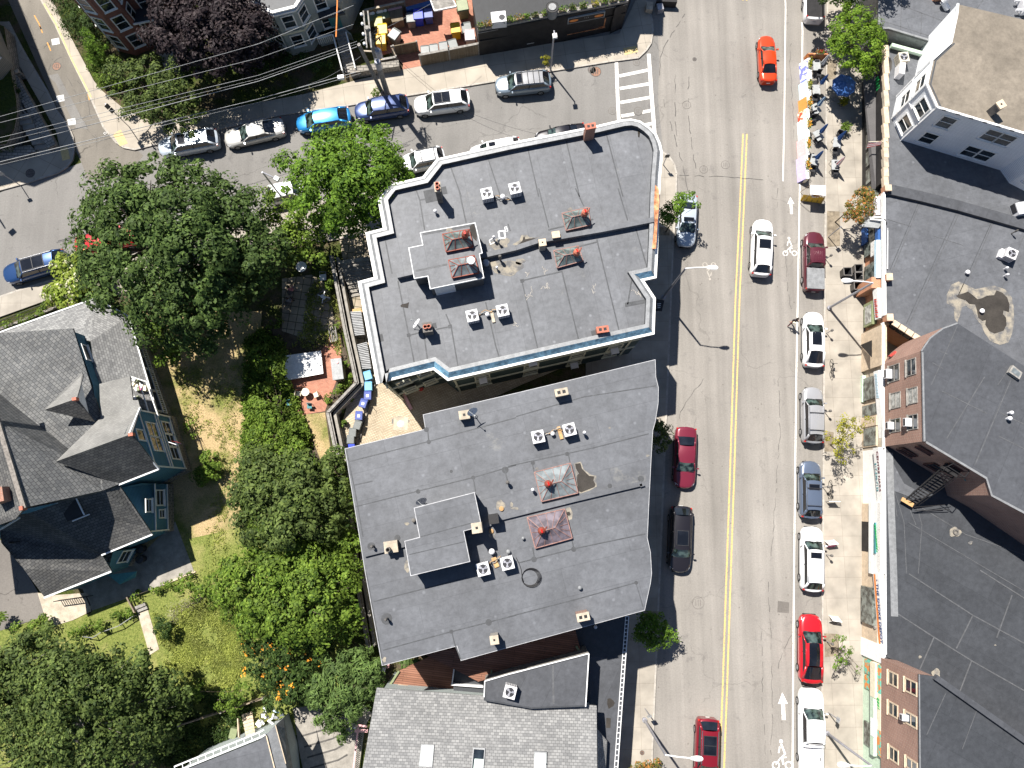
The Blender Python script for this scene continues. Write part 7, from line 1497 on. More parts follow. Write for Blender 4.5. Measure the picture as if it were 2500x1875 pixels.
pb = T('wooden_shed', 'grey wooden partition with pale boards behind the yellow bins', 'shed', G('b',400,80,0)); fence(pb, G('b',160,130,1.6), G('b',700,10,1.6), 1.5, 'fence_wood', cap='concrete_tan')
t = T('pallet_box', 'tall brown slatted box with salmon top beside the white boxes', 'box', G('b',590,200,0)); P = L('b',1.1,'475,120 670,85 690,270 540,300'); m = MB().mat('fence_reed'); m.prism(xy(P), .13, 1.1); m.build('body', t); m = MB().mat('c_pink'); m.face([(p.x,p.y,1.107) for p in ccw(L('b',1.1,'478,110 668,75 672,108 485,150'))]); m.build('lid', t)
t = T('storage_box', 'olive cabinet with crumpled white bags on top', 'box', G('b',340,200,0)); m = MB().mat('bin_green'); c = G('b',345,190,.9); m.box(c.x,c.y,.13,.9,2.2,1.0,.2); m.build('body', t); m = MB().mat('c_white'); r = random.Random(2)
for i in range(9): a = G('b',250+24*i,155-4*i+r.uniform(-15,15),1.0); m.lathe(a.x,a.y,[(.2,.9),(.24,1.02),(.12,1.18),(0,1.2)],7)
m.build('bags', t)
t = T('dumpster', 'long deep blue dumpster at the back of the brick patio', 'dumpster', G('b',900,80,0)); m = MB().mat('c_blue'); P = L('b',1.1,'720,95 1050,5 1075,70 735,140'); m.prism(xy(P), .13, 1.1); m.build('body', t)
def wbin(proto_col, lid=None):
    r = T('wheelie_bin', '', 'bin', (0,0,0)); m = MB().mat('bin_'+proto_col); m.box(0,0,.06,.86,.42,.5,0,1.14); m.build('body', r)
    m = MB().mat('bin_'+(lid or proto_col)); 
    vs = [(-.28,-.33,.87),(.28,-.33,.87),(.28,.33,.87),(-.28,.33,.87),(-.25,-.30,.93),(.25,-.30,.93),(.25,.24,.95),(-.25,.24,.95)]
    m.faces(vs, [(0,1,5,4),(1,2,6,5),(2,3,7,6),(3,0,4,7),(4,5,6,7)]); m.tube((-.24,.34,.88),(.24,.34,.88),.03); m.build('lid', r)
    for s in (-1,1): m = MB().mat('rubber'); m.tube((s*.2,.24,.1),(s*.27,.24,.1),.1,.1,10); m.build('wheel', r)
    return r
BN = {c: wbin(c) for c in ('yellow','olive','blue','navy','light_blue','grey','pale','green')}
used2 = set()
def bin_(col, k, x, y, rot, label, z=0, s=1, hz=.9, group='wheelie bins'):
    c = G(k, x, y, hz+z); o = BN[col] if col not in used2 else cptree(BN[col]); used2.add(col)
    o.location = (c.x, c.y, z); o.rotation_euler = (0,0,rot); s *= .84 if k == 'i' else 1.12; o.scale = (s*1.2,s*1.15,s); o['label'] = label; o['group'] = group; return o
bin_('olive','b',355,305,.1,'olive bin in shade, topmost of the yellow bins column',.13)
bin_('yellow','b',412,412,.1,'bright yellow bin below the olive one and left of a grey bin',.13,1.1)
bin_('yellow','b',392,552,.05,'bright yellow bin at the bottom of the bins column by the poles',.13,1.1)
bin_('yellow','b',1395,398,.15,'lone bright yellow bin on the right side of the brick patio',.13,1.1)
bin_('yellow','b',352,755,.1,'yellow bin mostly hidden behind the utility pole',.13,.8)
bin_('grey','b',572,480,-.6,'dark bin with pale reflecting lid, turned askew, beside the yellow bins',.13,1.1)
bin_('blue','b',895,215,.1,'vivid blue bin in shade at the back of the patio',.13,1.1)
bin_('navy','b',1028,190,.1,'dark blue bin right of the vivid blue one',.13)
bin_('grey','b',790,250,.1,'black bin in deep shade left of the vivid blue bin',.13)
bin_('grey','b',1545,395,.2,'grey bin with crumpled lid beside the lone yellow bin',.13,1.1)
bin_('pale','b',1590,500,.1,'pale pink-grey bin in the corner by the black wall',.13,1.15)
for i, (x, y, ro) in enumerate(((985,690,.1),(1105,668,.12),(1232,638,.15),(1360,605,.3))): bin_('grey','b',x,y,ro,'grey lidded bin behind the reed fence, %s of four from the gate' % ordw[i],.13,1.0)
bin_('green','b',1490,110,.2,'olive-brown crate-like bin at the back right of the patio',.13,1.3)
t = T('rooftop_stairs', 'white metal staircase end hanging over the brick patio at the top', 'stairs', G('b',1250,80,2)); m = MB().mat('gutter_white')
a, b, c_, d_ = L('b', 2.6, '1055,0 1110,150 1405,90 1350,-20'); m.beam(a,b,.08,.15); m.beam(b,c_,.08,.15); m.beam(c_,d_,.08,.15)
for i in range(5): m.mat('wood_grey'); p = a.lerp(b, .15+i*.17); q = d_.lerp(c_, .15+i*.17); m.beam(p, q, .16, .06)
m.build('treads', t)
nb = block('rear_building', 'building just past the top edge shading the back of the brick patio', 'b', [G('b',x,y,0) for x, y in ((184,-40),(839,-145),(880,-1200),(120,-1200))], 6.6, 'roof_dark', 'siding_tan')
block('rear_building', 'tall building beyond the top edge shading the black restaurant roof', 'p', [G('p',x,y,0) for x, y in ((1090,-78),(1483,-78),(1500,-400),(1060,-400))], 12.0, 'roof_dark', 'siding_tan')
# pale house with bay, porch and steps
ph, _ = block('pale_house', 'pale grey-green house with a bay and dark flat roof edged white at the top', 12, '-420,-60 0,22 152,106 345,58 402,-30 560,-400 -420,-500', 5.4, 'roof_dark', 'siding_pale')
m = MB().mat('trim_white'); q = L(12, 5.45, '-420,-60 0,22 152,106 345,58 402,-30 560,-400')
for a, b in zip(q, q[1:]): m.beam(a, b, .22, .14); m.beam(a+Vector((0,-.12,-.22)), b+Vector((0,-.12,-.22)), .16, .14)
m.build('cornice', ph)
W1 = [(p.x,p.y) for p in q]
for i in (1, 2, 3):
    w_ = (W1[i], W1[i+1]); LL = hypot(w_[1][0]-w_[0][0], w_[1][1]-w_[0][1])
    for z in (3.45, 1.1): bow(ph, *w_, LL/2-.42, z, .84, 1.25, ac=(i == 1 and z > 3))
m = MB().mat('siding_pale')
mp = ccw(L(12, 5.2, '402,-20 700,-120 900,-600 300,-600')); m.prism(xy(mp), 0, 5.2); m.build('wing', ph)
wp = (G(12,402,-20,5.2), G(12,700,-120,5.2)); wp = ((wp[0].x,wp[0].y),(wp[1].x,wp[1].y))
for z in (3.4, 1.2):
    bow(ph, *wp, .8, z, .8, 1.2)
m = MB().mat('trim_cream'); 
for i in (1, 2, 3): m.beam(Vector((*W1[i], 2.85))+Vector((0,-.05,0)), Vector((*W1[i+1], 2.85))+Vector((0,-.05,0)), .1, .2)
m.build('trim', ph)
m = MB().mat('roof_dark'); m.slab(L(12, 3.2, '530,80 600,35 700,50 770,110 550,160'), .2); m.build('porch_roof', ph)
m = MB().mat('c_teal'); m.box(G(12,690,190,1.5).x, G(12,690,190,1.5).y, .9, 2.4, .9, .12, .2); m.build('door', ph)
m = MB().mat('siding_pale'); m.prism(xy(L(12, 1.0, '500,220 660,300 545,330 520,290 760,260 820,280 700,180')), 0, .9); m.build('porch_base', ph)
po = T('porch_steps', 'long grey wooden ramp stair with white railings leading down to the pavement', 'steps', G(12,780,450,0)); m = MB().mat('wood_grey')
for i in range(12):
    t_ = i/11; a = G(12,690+75*t_,290+310*t_,.9-.8*t_); b = G(12,775+75*t_,270+310*t_,.9-.8*t_); m.beam(a, b, .42, .08)
m.build('tread', po); m = MB().mat('trim_white')
for x0, y0, x1, y1 in ((665,290,745,595),(775,270,855,575)):
    a = G(12,x0,y0,1.8); b = G(12,x1,y1,1.0); m.beam(a, b, .09, .09); m.beam(a-Vector((0,0,.6)), b-Vector((0,0,.6)), .06, .06)
    for i in range(12): p = a.lerp(b, i/11); m.beam(p-Vector((0,0,.75)), p, .05, .05)
a, b = G(12,535,325,1.7), G(12,660,290,1.7); m.beam(a, b, .1, .1)
for i in range(9): p = a.lerp(b, i/8); m.beam(p-Vector((0,0,.75)), p, .05, .05)
m.build('railing', po)
# red brick house
rh = T('brick_house', 'dark red brick house with angled bay windows and dark porch roof at the top left', 'house', G(11,1150,460,0))
hp = ccw([G(11,1000,430,0), G(11,1150,470,0), G(11,1300,405,0), G(11,1310,300,0), G(11,1500,240,0), G(11,1400,-300,0), G(11,620,-420,0)])
m = MB().mat('brick_house').prism(xy(hp), 0, 7.0, top=False); m.build('front_wall', rh); m = MB().mat('roof_dark').prism(xy(inset(hp,-.15)), 7.0, 7.12); m.build('roof', rh)
m = MB().mat('gutter_white'); m.beam(G(11,640,0,6.2), G(11,1005,430,.3), .08, .08); m.build('drainpipe', rh)
edges = list(zip(hp, hp[1:]+hp[:1]))
for a, b in edges:
    a = (a[0],a[1]); b = (b[0],b[1]); LL = hypot(b[0]-a[0], b[1]-a[1])
    d = ((b[0]-a[0])/LL, (b[1]-a[1])/LL)
    if -d[0] < .1 or d[1] < 0:
        k_ = max(1, int(LL/1.5))
        for j in range(k_):
            for z in (.9, 3.1, 5.3):
                if LL > .8: bow(rh, a, b, LL*(j+.5)/k_-min(.42,LL*.25), z, min(.84,LL*.5), 1.35)
m = MB().mat('roof_dark'); m.slab(L(11, 3.2, '1090,30 1125,200 1390,150 1360,-40'), .15); m.mat('gutter_white').beam(G(11,1125,205,3.15), G(11,1390,155,3.15), .08, .16); m.mat('trim_white'); m.tube(G(11,1200,250,0), G(11,1180,200,3.1), .08); m.build('porch_roof', rh)
m = MB().mat('concrete'); m.prism(xy(L(11,0,'1330,400 1500,350 1560,620 1420,640')), 0, .3); TAG(m.build('step_slab', loc=G(11,1450,500,.1)), 'shaded concrete steps below the red brick house porch', 'steps')
# tan house at the left edge (its roof casts the big shade)
tp_ = [G('p',x,y,0) for x, y in ((-95,-216),(64,186),(38,218),(-46,253),(-78,244),(-153,262),(-700,420),(-900,-200))]
th_ = T('tan_house', 'tan clapboard house corner at the left edge, casting the wide shadow over the side street', 'house', (tp_[2].x, tp_[2].y, 1.6))
tq = ccw(tp_); MB().mat('siding_tan').prism(xy(tq), 1.5, 13.4, top=False).build('wall', th_); m = MB().mat('roof_dark').prism(xy(inset(tq,-.12)), 13.4, 13.55); m.build('roof', th_)
for a, b in zip(tq, tq[1:]+tq[:1]):
    LL = hypot(b[0]-a[0], b[1]-a[1]); dd = (b[1]-a[1])/LL
    if LL > .9 and a[0] > -60:
        k_ = max(1, int(LL/2.6))
        for j in range(k_):
            for z in (3.0, 5.8): bow(th_, (a[0],a[1]), (b[0],b[1]), LL*(j+.5)/k_-.4, z, .8, 1.3)
m = MB().mat('stone_wall'); te = L('o', 1.5, '-600,-500 40,-260 90,60 130,330 175,560 185,720 150,900 60,1060 -500,1160'); m.prism(xy(te), 0, 1.42, top=False); m.mat('ground_mix').prism(xy(te), 1.40, 1.5); m.build('terrace', kind='structure')
st_ = T('stone_steps', 'long flight of shaded stone steps between low walls at the left corner', 'steps', G('o',350,900,0)); m = MB().mat('concrete')
for i in range(7): x, y = 205+i*33, 790+i*57; m.prism(xy(L('o',1.1-.15*i,f'{x-20},{y-45} {x+110},{y-70} {x+125},{y-20} {x-10},{y+5}')), 0, 1.1-.15*i)
m.build('tread', st_); m = MB().mat('stone_wall'); m.beam(G('o',150,300,.6), G('o',610,1110,.35), .7, .6); m.beam(G('o',180,560,.7), G('o',560,1110,.3), .16, .5); m.build('side_wall', st_)
m = MB().mat('stone_wall'); m.prism(xy(L('o',.5,'-100,1130 340,1080 400,1150 180,1230 -100,1290')), 0, .5); TAG(m.build('garden_wall', loc=G('o',200,1150,.2)), 'low dark stone terrace above the manhole cover at the left corner', 'wall')
m = MB().mat('stone_cream'); c = G('o',185,245,1.0); m.box(c.x,c.y,.9,1.0,.32,.3,.4); m.mat('stone_wall').box(c.x,c.y,0,.9,.28,.26,.4); TAG(m.build('gate_post', loc=c), 'pale capped stone post beside the tan house', 'post')
# ================= poles, wires, lamps =================
up = T('utility_pole', 'tall weathered wooden utility pole carrying a transformer and double crossarms', 'utility pole', G(12,1125,790,.12))
pb_, ptop = G(12,1125,790,.1), G(12,872,160,8.6); ptop = Vector((pb_.x, pb_.y, 8.6)); m = MB().mat('wood_grey'); m.tube(pb_, ptop, .23, .16, 12); m.build('pole', up)
m = MB().mat('wood_grey'); c = ptop; px_ = Vector((-.12,1,0)).normalized()
for dx in (-.16,.16): m.beam(c+px_*1.45+Vector((dx,0,-.25)), c-px_*1.45+Vector((dx,0,-.25)), .1, .12)
m.build('crossarm', up)
for i, a in enumerate((1.1,.35,-.45,-1.2)): m = MB().mat('c_white'); p = c+px_*a+Vector((-.3,0,-.15)); m.lathe(p.x,p.y,[(.04,p.z-.1),(.1,p.z),(.06,p.z+.07),(.09,p.z+.12),(0,p.z+.17)],8); m.build('insulator', up)
for i in range(2): m = MB().mat('fan_metal'); p = c+Vector((.45,-.5-.9*i,0)); m.lathe(p.x,p.y,[(.0,5.9),(.24,5.9),(.26,6.6),(.2,6.75),(0,6.8)],14); m.tube((p.x,p.y,6.75),(p.x-.1,p.y,7.0),.05); m.build('transformer', up)
m = MB().mat('black_paint'); r = random.Random(9)
for i in range(7): z = 6.4+r.random()*1.6; m.path([c+Vector((-.1,0,z-8.6)), c+Vector((.5+r.random()*.4,-.3+r.random(),z-8.6+.4)), c+Vector((.6,.4*r.random(),z-9.1))], .025)
m.build('cable', up)
p2 = T('utility_pole', 'slimmer second wooden pole standing close to the transformer pole', 'utility pole', G(12,1087,792,.12)); m = MB().mat('wood_grey'); b2_ = G(12,1087,792,.1); m.tube(b2_, G(12,885,375,6.4), .17, .14, 10); m.build('pole', p2)
m = MB().mat('concrete_tan'); m.beam(G(12,905,430,5.4), G(12,1000,435,5.4), .1, .1); m.build('crossarm', p2)
WG = 'overhead wires along the side street'
def wire(label, pts, r=.018, matn='wood_grey', sag=.25):
    m = MB().mat(matn); P = [G(*p) for p in pts]; out = []
    for a, b in zip(P, P[1:]):
        for i in range(12): t_ = i/12; q = a.lerp(b, t_); q.z -= sag*4*t_*(1-t_); out.append(q)
    out.append(P[-1]); m.path(out, r*.75, 5); return TAG(m.build('overhead_wire', loc=P[0]), label, 'wire', WG)
WL = ['topmost','second','third','fourth','fifth','sixth','lowest']
for i, (yl, ym, xe, ye, h, r_) in enumerate(((990,365,840,45,8.6,.02),(1035,485,840,205,8.4,.02),(1160,630,868,350,7.6,.02),(1200,660,868,372,7.5,.014),(1255,680,870,395,7.2,.032),(1365,830,860,610,6.2,.034),(1390,858,900,620,6.1,.018))):
    wire('%s wire of those crossing from the left edge to the wooden poles' % WL[i], ((11,-200,yl+50,h),(11,2180,ym+6,h),(12,xe,ye,h)), r_, 'flash_grey', .0)
wire('thin wire running from the pole across the patio to the upper right', ((12,900,345,7.4),(12,1650,-60,6)), .014, 'flash_grey', .1)
wire('thin wire dropping from the pole towards the porch', ((12,900,475,6.0),(12,620,650,4.5),(12,300,760,5)), .014, 'flash_grey', .1)
wire('service wires crossing the white car towards the cornice building', ((12,1000,300,7.8),(12,1700,900,8.2),(13,240,1130,8.8)), .012, 'black_paint', .3)
wire('second service wire from the pole to the cornice building', ((12,1010,330,7.6),(12,1690,925,8),(13,60,1160,8.8)), .012, 'black_paint', .3)
wire('thin wire crossing the upper left between the two purple trees', ((12,0,380,8.5),(12,520,170,8.5),(12,840,45,8.6)), .012, 'flash_grey', .1)
m = MB().mat('c_orange'); m.tube(G(12,706,-30,8.2), G(12,694,312,7.6), .055, .055, 8); TAG(m.build('cable_guard', loc=G(12,700,150,8)), 'bright orange cable guard hung in the wires left of the poles', 'cable guard')
m = MB().mat('c_white'); c = G(12,735,655,6.2); m.box(c.x,c.y,6.1,6.35,.45,.28,.15); TAG(m.build('cable_box', loc=c), 'white splice box hanging on the lowest wires', 'box')
def lamp(k, base, bend, head, hb, label, hl=.85):
    b = G(k[0], *base, .12); hdz = hb+.3; hd = G(k[2], *head, hdz); bd = Vector((b.x, b.y, hb)) if bend is None else G(k[1], *bend, hb)
    t = T('street_lamp', label, 'street lamp', (b.x,b.y,.12), 'street lamps'); m = MB().mat('fan_metal'); m.tube(b, bd, .1, .07, 10); m.cyl(b.x,b.y,.12,.3,.17); m.build('pole', t)
    m = MB().mat('gutter_white'); d = (hd-bd); u = Vector((d.x,d.y,0)).normalized(); m.path([bd, bd+d*.4+Vector((0,0,.12)), hd-u*hl*.4], .045, 8); m.build('arm', t)
    s = Vector((-u.y,u.x,0)); m = MB().mat('trim_white'); n = 16; ring = []
    for z, f in ((-.04,.75),(.03,1),(.1,.6)):
        for i in range(n): a = 2*pi*i/n; w = .17*(1-.25*cos(a)*-1 if 0 else 1); ring.append(hd+u*cos(a)*hl*.5*f+s*sin(a)*.17*f*(1+.25*cos(a))+Vector((0,0,z)))
    m.faces(ring, [(j*n+i, j*n+(i+1)%n, (j+1)*n+(i+1)%n, (j+1)*n+i) for j in range(2) for i in range(n)]+[tuple(range(n-1,-1,-1)), tuple(range(2*n,3*n))]); m.build('lamp_head', t, smooth=False); return t
lamp((23,23,23),(1310,920),(1500,675),(1722,668),7.3,'street lamp left of the yellow lines with a long bent arm and white head')
lamp((24,24,24),(565,1010),(935,797),(722,778),7.0,'street lamp on the right pavement reaching back over the black square bins')
lamp((43,43,43),(1150,1250),(1330,1548),(1590,1578),7.2,'street lamp at the bottom edge with white head over the deep red car')
lamp((44,44,44),(548,1362),(925,1640),(690,1632),7.0,'street lamp at the bottom right with white head over the pavement')
def boxlamp(k, base, head, h, label, matn='trim_white'):
    b = G(k, *base, .12); t = T('street_lamp', label, 'street lamp', (b.x,b.y,.12), 'street lamps'); m = MB().mat('fan_metal'); m.tube(b, (b.x,b.y,h), .08, .06, 10); m.build('pole', t)
    hd = G(k, *head, h+.1); m = MB().mat(matn); d = Vector((hd.x-b.x, hd.y-b.y, 0)); a = atan2(d.y, d.x); m.box(hd.x,hd.y,h,h+.14,.42,.36,a,.85); m.mat('fan_metal').tube((b.x,b.y,h), (hd.x,hd.y,h+.05), .05); m.build('lamp_head', t); return t
boxlamp(13,(360,592),(397,300),5.2,'street lamp with square white head beside the black restaurant wall')
boxlamp(12,(262,1700),(190,1505),5.4,'street lamp with square white head standing between the two leafy trees')
pl_ = G(21,107,372,0); bx = pl_-Vector((SUNV.x/-SUNV.z*6.6, SUNV.y/-SUNV.z*6.6, 0)); t = T('street_lamp','street lamp just off the left edge whose shadow falls on the side street','street lamp',(bx.x-.6,bx.y+.3,0),'street lamps'); m = MB().mat('fan_metal'); m.tube((bx.x-.6,bx.y+.3,0),(bx.x-.6,bx.y+.3,6.5),.08,.06); m.build('pole', t); m = MB().mat('trim_white'); m.box(bx.x,bx.y,6.5,6.65,.5,.42,.8); m.build('lamp_head', t)
def signpost(k, base, h, label, n=1, matn='c_grey', rot=0):
    b = G(k, *base, .12); t = T('sign_post', label, 'sign post', (b.x,b.y,.12), 'sign posts'); m = MB().mat('fan_metal'); m.tube(b, (b.x,b.y,h), .035); m.build('post', t)
    for i in range(n): m = MB().mat(matn); m.box(b.x,b.y-.04,h-.55-i*.6,h-.05-i*.6,.34,.02,rot); m.build('sign', t)
signpost(11,(1090,1070),3.6,'dark sign post on the corner pavement by the yellow tactile plate',2,'stone_dark',.9)
signpost('o',(225,1530),2.6,'thin sign post near the round manhole at the left corner',1,'c_grey',.4)
signpost(13,(1310,1390),2.0,'sign post beside the rounded cornice with a T shaped top',1,'stone_dark',0)
signpost(43,(1155,1155),2.2,'sign post on the sunny left pavement near the bottom',1,'c_grey',.3)
signpost(44,(560,1190),2.0,'parking sign post beside the white pickup cab',1,'c_grey',1.2)
signpost(24,(560,410),2.4,'thin post near the planting square by the autumn tree',1,'c_grey',.6)
for i, (k, x, y, lab) in enumerate(((24,545,1222,'near the white car with black glass roof'),(24,538,600,'beside the maroon pickup'),(34,530,300,'beside the silver ribbed car'),(34,512,930,'beside the grey-blue car'),(34,540,1500,'beside the white car near the sandwich board'),(44,545,590,'beside the bright red car'))):
    b = G(k,x,y,.12); t = T('parking_meter', 'grey parking meter on the right kerb '+lab, 'parking meter', (b.x,b.y,.12), 'parking meters on the kerb'); m = MB().mat('fan_metal'); m.tube(b,(b.x,b.y,1.0),.03); m.build('post', t); m = MB().mat('stone_dark'); m.lathe(b.x,b.y,[(.05,1.0),(.1,1.06),(.1,1.2),(.05,1.28),(0,1.29)],10); m.build('head', t)
# ================= street terrace =================
for i, (y0, y1, mt) in enumerate(((480,660,'mural_blue'),(660,800,'c_sky'),(800,905,'c_orange'),(905,985,'mural_red'),(985,1145,'c_white'),(1145,1300,'c_pink'),(1300,1500,'c_lilac'))):
    x0, x1 = 405-i*4, 405-i*4-4; a = G(14,x0,y0+5,.9); b = G(14,x1,y1+5,.9); base_l = G(14,358-i*5,y0,0)
    c = (a+b)/2; t = T('terrace_barrier', ['blue painted','pale sky blue painted','orange painted','red and cream painted','plain white','salmon pink painted','purple painted'][i]+' panel of the street terrace barrier beside the white line', 'barrier', (c.x,c.y,0), 'painted terrace barrier panels')
    w = .42; m = MB().mat('trim_white'); m.prism([(a.x-.16,b.y+.01),(a.x+.08,b.y+.01),(a.x+.08,a.y-.01),(a.x-.16,a.y-.01)], .02, .86); m.build('wall', t)
    m = MB().mat(mt); m.prism([(a.x-.17-.22,b.y+.03),(a.x-.162,b.y+.03),(a.x-.162,a.y-.03),(a.x-.17-.22,a.y-.03)], .03, .05); vs = [(a.x-.55,b.y+.02,.02),(a.x-.165,b.y+.02,.83),(a.x-.165,a.y-.02,.83),(a.x-.55,a.y-.02,.02)]; m.face(vs[::-1]); m.build('mural', t)
t = T('terrace_barrier', 'rust red end wall closing the top of the street terrace', 'barrier', G(14,470,470,0)); m = MB().mat('rust_metal'); a, b = G(14,395,452,.9), G(14,560,455,.9); m.beam(a-Vector((0,0,.45)), b-Vector((0,0,.45)), .12, .9); m.build('wall', t); m = MB().mat('c_orange'); m.face([G(14,350,490,.02), G(14,385,448,.85), G(14,400,475,.85), G(14,365,510,.02)]); m.build('side', t)
t = T('terrace_barrier', 'dark green slanted end piece at the bottom of the terrace', 'barrier', G(14,360,1500,0)); m = MB().mat('bin_green'); m.slab([G(14,330,1505,.1), G(14,378,1470,.85), G(14,390,1480,.85), G(14,360,1515,.2)], .08); m.build('wall', t)
for i, (x, y, ro) in enumerate(((408,535,0),(406,705,0),(402,870,0),(401,1040,0),(398,1210,0),(389,1385,0),(494,438,1.57))):
    c = G(14,x,y,1.05); t = T('flower_box', 'flower box on the terrace barrier, '+(['first','second','third','fourth','fifth','sixth'][i]+' from the top' if i < 6 else 'the one on the rust red end wall'), 'flower box', (c.x,c.y,.86), 'flower boxes on the terrace barrier')
    m = MB().mat('c_cream').box(c.x,c.y,.865,1.03,.24,.58,ro); m.build('box', t); rng = np.random.default_rng(i+90)
    for nm_, mt_, n_, sz in (('foliage','leaf_lime' if i in(1,) else 'leaf_bright',110,.05),('blossom',('leaf_yellow','leaf_yellow','leaf_flower','leaf_flower','leaf_flower','leaf_flower','leaf_red')[i],60,.05)):
        q = rng.normal(size=(n_,3))*np.array([.08,.2,.05] if ro == 0 else [.2,.08,.05])+np.array([0,0,.22 if nm_=='foliage' else .28]); N = rng.normal(size=(n_,3))*.6+np.array([0,0,1]); N /= np.linalg.norm(N,axis=1)[:,None]
        o = bpy.data.objects.new(nm_, leaves_mesh(nm_, q, N, sz, mt_, rng, .8)); COL.objects.link(o); o.parent = t
def table(): 
    r = T('cafe_table','','table',(0,0,0)); m = MB().mat('c_grey'); m.box(0,0,.62,.65,.62,.85); m.build('table_top', r)
    for a in ((-.26,-.36),(.26,-.36),(.26,.36),(-.26,.36)): m = MB().mat('stone_dark'); m.tube((a[0],a[1],0),(a[0],a[1],.62),.02); m.build('leg', r)
    return r
def chair():
    r = T('cafe_chair','','chair',(0,0,0)); m = MB().mat('trim_black'); m.box(0,0,.38,.41,.38,.38); m.build('seat', r); m = MB().mat('trim_black'); m.box(0,.2,.42,.78,.36,.03); m.build('backrest', r)
    m = MB().mat('fan_metal'); m.path([(-.19,.2,.41),(-.19,.22,.8),(.19,.22,.8),(.19,.2,.41)],.014); m.build('back_frame', r)
    for a in ((-.17,-.17),(.17,-.17),(.19,.2),(-.19,.2)): m = MB().mat('fan_metal'); m.tube((a[0],a[1],.39),(a[0]*1.2,a[1]*1.25,0),.013); m.build('leg', r)
    return r
tb0, ch0 = table(), chair(); u3 = []
def put(proto, k, x, y, h, rot, label, group):
    c = G(k,x,y,h+(.12 if PX(k,x,y)[0] > 2018 else 0)); o = proto if proto not in u3 else cptree(proto); u3.append(proto); o.location = (c.x,c.y,.12 if PX(k,x,y)[0] > 2018 else .0); o.rotation_euler = (0,0,rot); o['label'] = label; o['group'] = group; return o
tabs = [('c',500,460,0),('c',490,1000,0),('c',480,1430,.5),('d',420,360,.5),('d',350,790,-.3),('d',750,490,-.2),('d',720,880,-.05)]
locs = ['the white closed parasol at the top','the second blue parasol from the top','the striped blue parasol in the middle','the fourth parasol of the kerb row','the lowest blue parasol of the kerb row','the potted shrub on the pavement side','the pink and white striped parasol']
for i, (k,x,y,ro) in enumerate(tabs): put(tb0,k,x,y,.65,ro,'grey terrace table at '+locs[i],'terrace tables')
chs = [('c',480,330,0),('c',560,640,3.1),('c',455,830,1.6),('c',470,1190,3.1),('c',440,1340,.5),('c',450,1560,3.4),('d',420,290,.6),('d',410,450,3.6),('d',320,710,.2),('d',330,960,3.0),('d',790,370,.2),('d',720,640,3.2),('d',720,800,.1),('d',735,1000,3.1),('d',340,60,3.4),('d',790,340,2.8)]
pos = ['above','below','above','below','above','below','above','below','above','below','above','below','above','below','far below','beside the far corner of']
ti = [0,0,1,1,2,2,3,3,4,4,5,5,6,6,2,5]
for i, (k,x,y,ro) in enumerate(chs): put(ch0,k,x,y,.5,ro+pi,('cafe chair %s the table at %s' % (pos[i], locs[ti[i]])).replace('far corner of the table at','potted shrub and'),'terrace chairs')
def parasol(k, a, b, m1, label, w=.14, m2=None):
    """closed market parasol leaning outward in the view: pole at base, folded cloth around its top"""
    base = G(k, *a, .3); top = Vector((base.x+.0, base.y, 2.0)); t = T('closed_parasol', label, 'parasol', (base.x,base.y,0), 'closed parasols on the terrace')
    m = MB().mat('wood_grey'); m.tube((base.x,base.y,0), (base.x,base.y,2.25), .025); m.cyl(base.x,base.y,0,.08,.24); m.build('pole', t)
    m = MB(); n = 8; zs = [(.95,.19),(1.3,.16),(1.9,.1),(2.25,.02)]
    for i in range(n):
        m.mat(m1 if (i % 2 or not m2) else m2)
        for (z0,r0),(z1,r1) in zip(zs, zs[1:]):
            a0, a1 = 2*pi*i/n, 2*pi*(i+1)/n; am = (a0+a1)/2
            P0, P1, Pm = [(base.x+cos(q)*r0*f, base.y+sin(q)*r0*f, z0) for q, f in ((a0,1),(a1,1),(am,.6))]; Q0, Q1, Qm = [(base.x+cos(q)*r1*f, base.y+sin(q)*r1*f, z1) for q, f in ((a0,1),(a1,1),(am,.6))]
            m.face([P0,Pm,Qm,Q0]); m.face([Pm,P1,Q1,Qm])
    m.build('canopy', t)
parasol('c',(560,520),0,'c_white','white closed parasol at the top of the terrace beside the rust red wall',m2='c_grey')
parasol('c',(530,960),0,'c_blue','second closed blue parasol from the top of the terrace')
parasol('c',(470,1440),0,'c_blue','closed blue parasol with a pale stripe in the middle of the terrace',m2='c_sky')
parasol('d',(410,370),0,'c_blue','closed blue parasol fourth in the kerb row')
parasol('d',(330,830),0,'c_blue','lowest closed blue parasol in the kerb row')
parasol('d',(720,490),0,'c_blue','closed blue parasol on the pavement below the potted shrub')
parasol('d',(700,930),0,'c_white','closed pink and white striped parasol on the pavement',m2='c_pink')
# the open blue parasol
c = G('c',1150,860,2.3); t = T('open_parasol','large open blue parasol under the bright green street tree','parasol',(c.x,c.y,.12)); m = MB().mat('wood_grey'); m.tube((c.x,c.y,.12),(c.x,c.y,2.4),.03); m.cyl(c.x,c.y,.12,.2,.28); m.build('pole', t)
m = MB().mat('c_blue'); n = 8; rad = .98
for i in range(n):
    a0, a1 = 2*pi*(i+.3)/n, 2*pi*(i+1.3)/n; am = (a0+a1)/2; P0 = Vector((c.x+cos(a0)*rad, c.y+sin(a0)*rad, 2.02)); P1 = Vector((c.x+cos(a1)*rad, c.y+sin(a1)*rad, 2.02)); T0 = Vector((c.x,c.y,2.45)); mm = Vector((c.x+cos(am)*rad*.9, c.y+sin(am)*rad*.9, 2.03)); ms = (T0+mm)/2+Vector((0,0,-.03))
    m.face([T0,P0,mm]); m.face([T0,mm,P1]); m.face([P0,P0-Vector((0,0,.14)),mm-Vector((0,0,.14)),mm]); m.face([mm,mm-Vector((0,0,.14)),P1-Vector((0,0,.14)),P1])
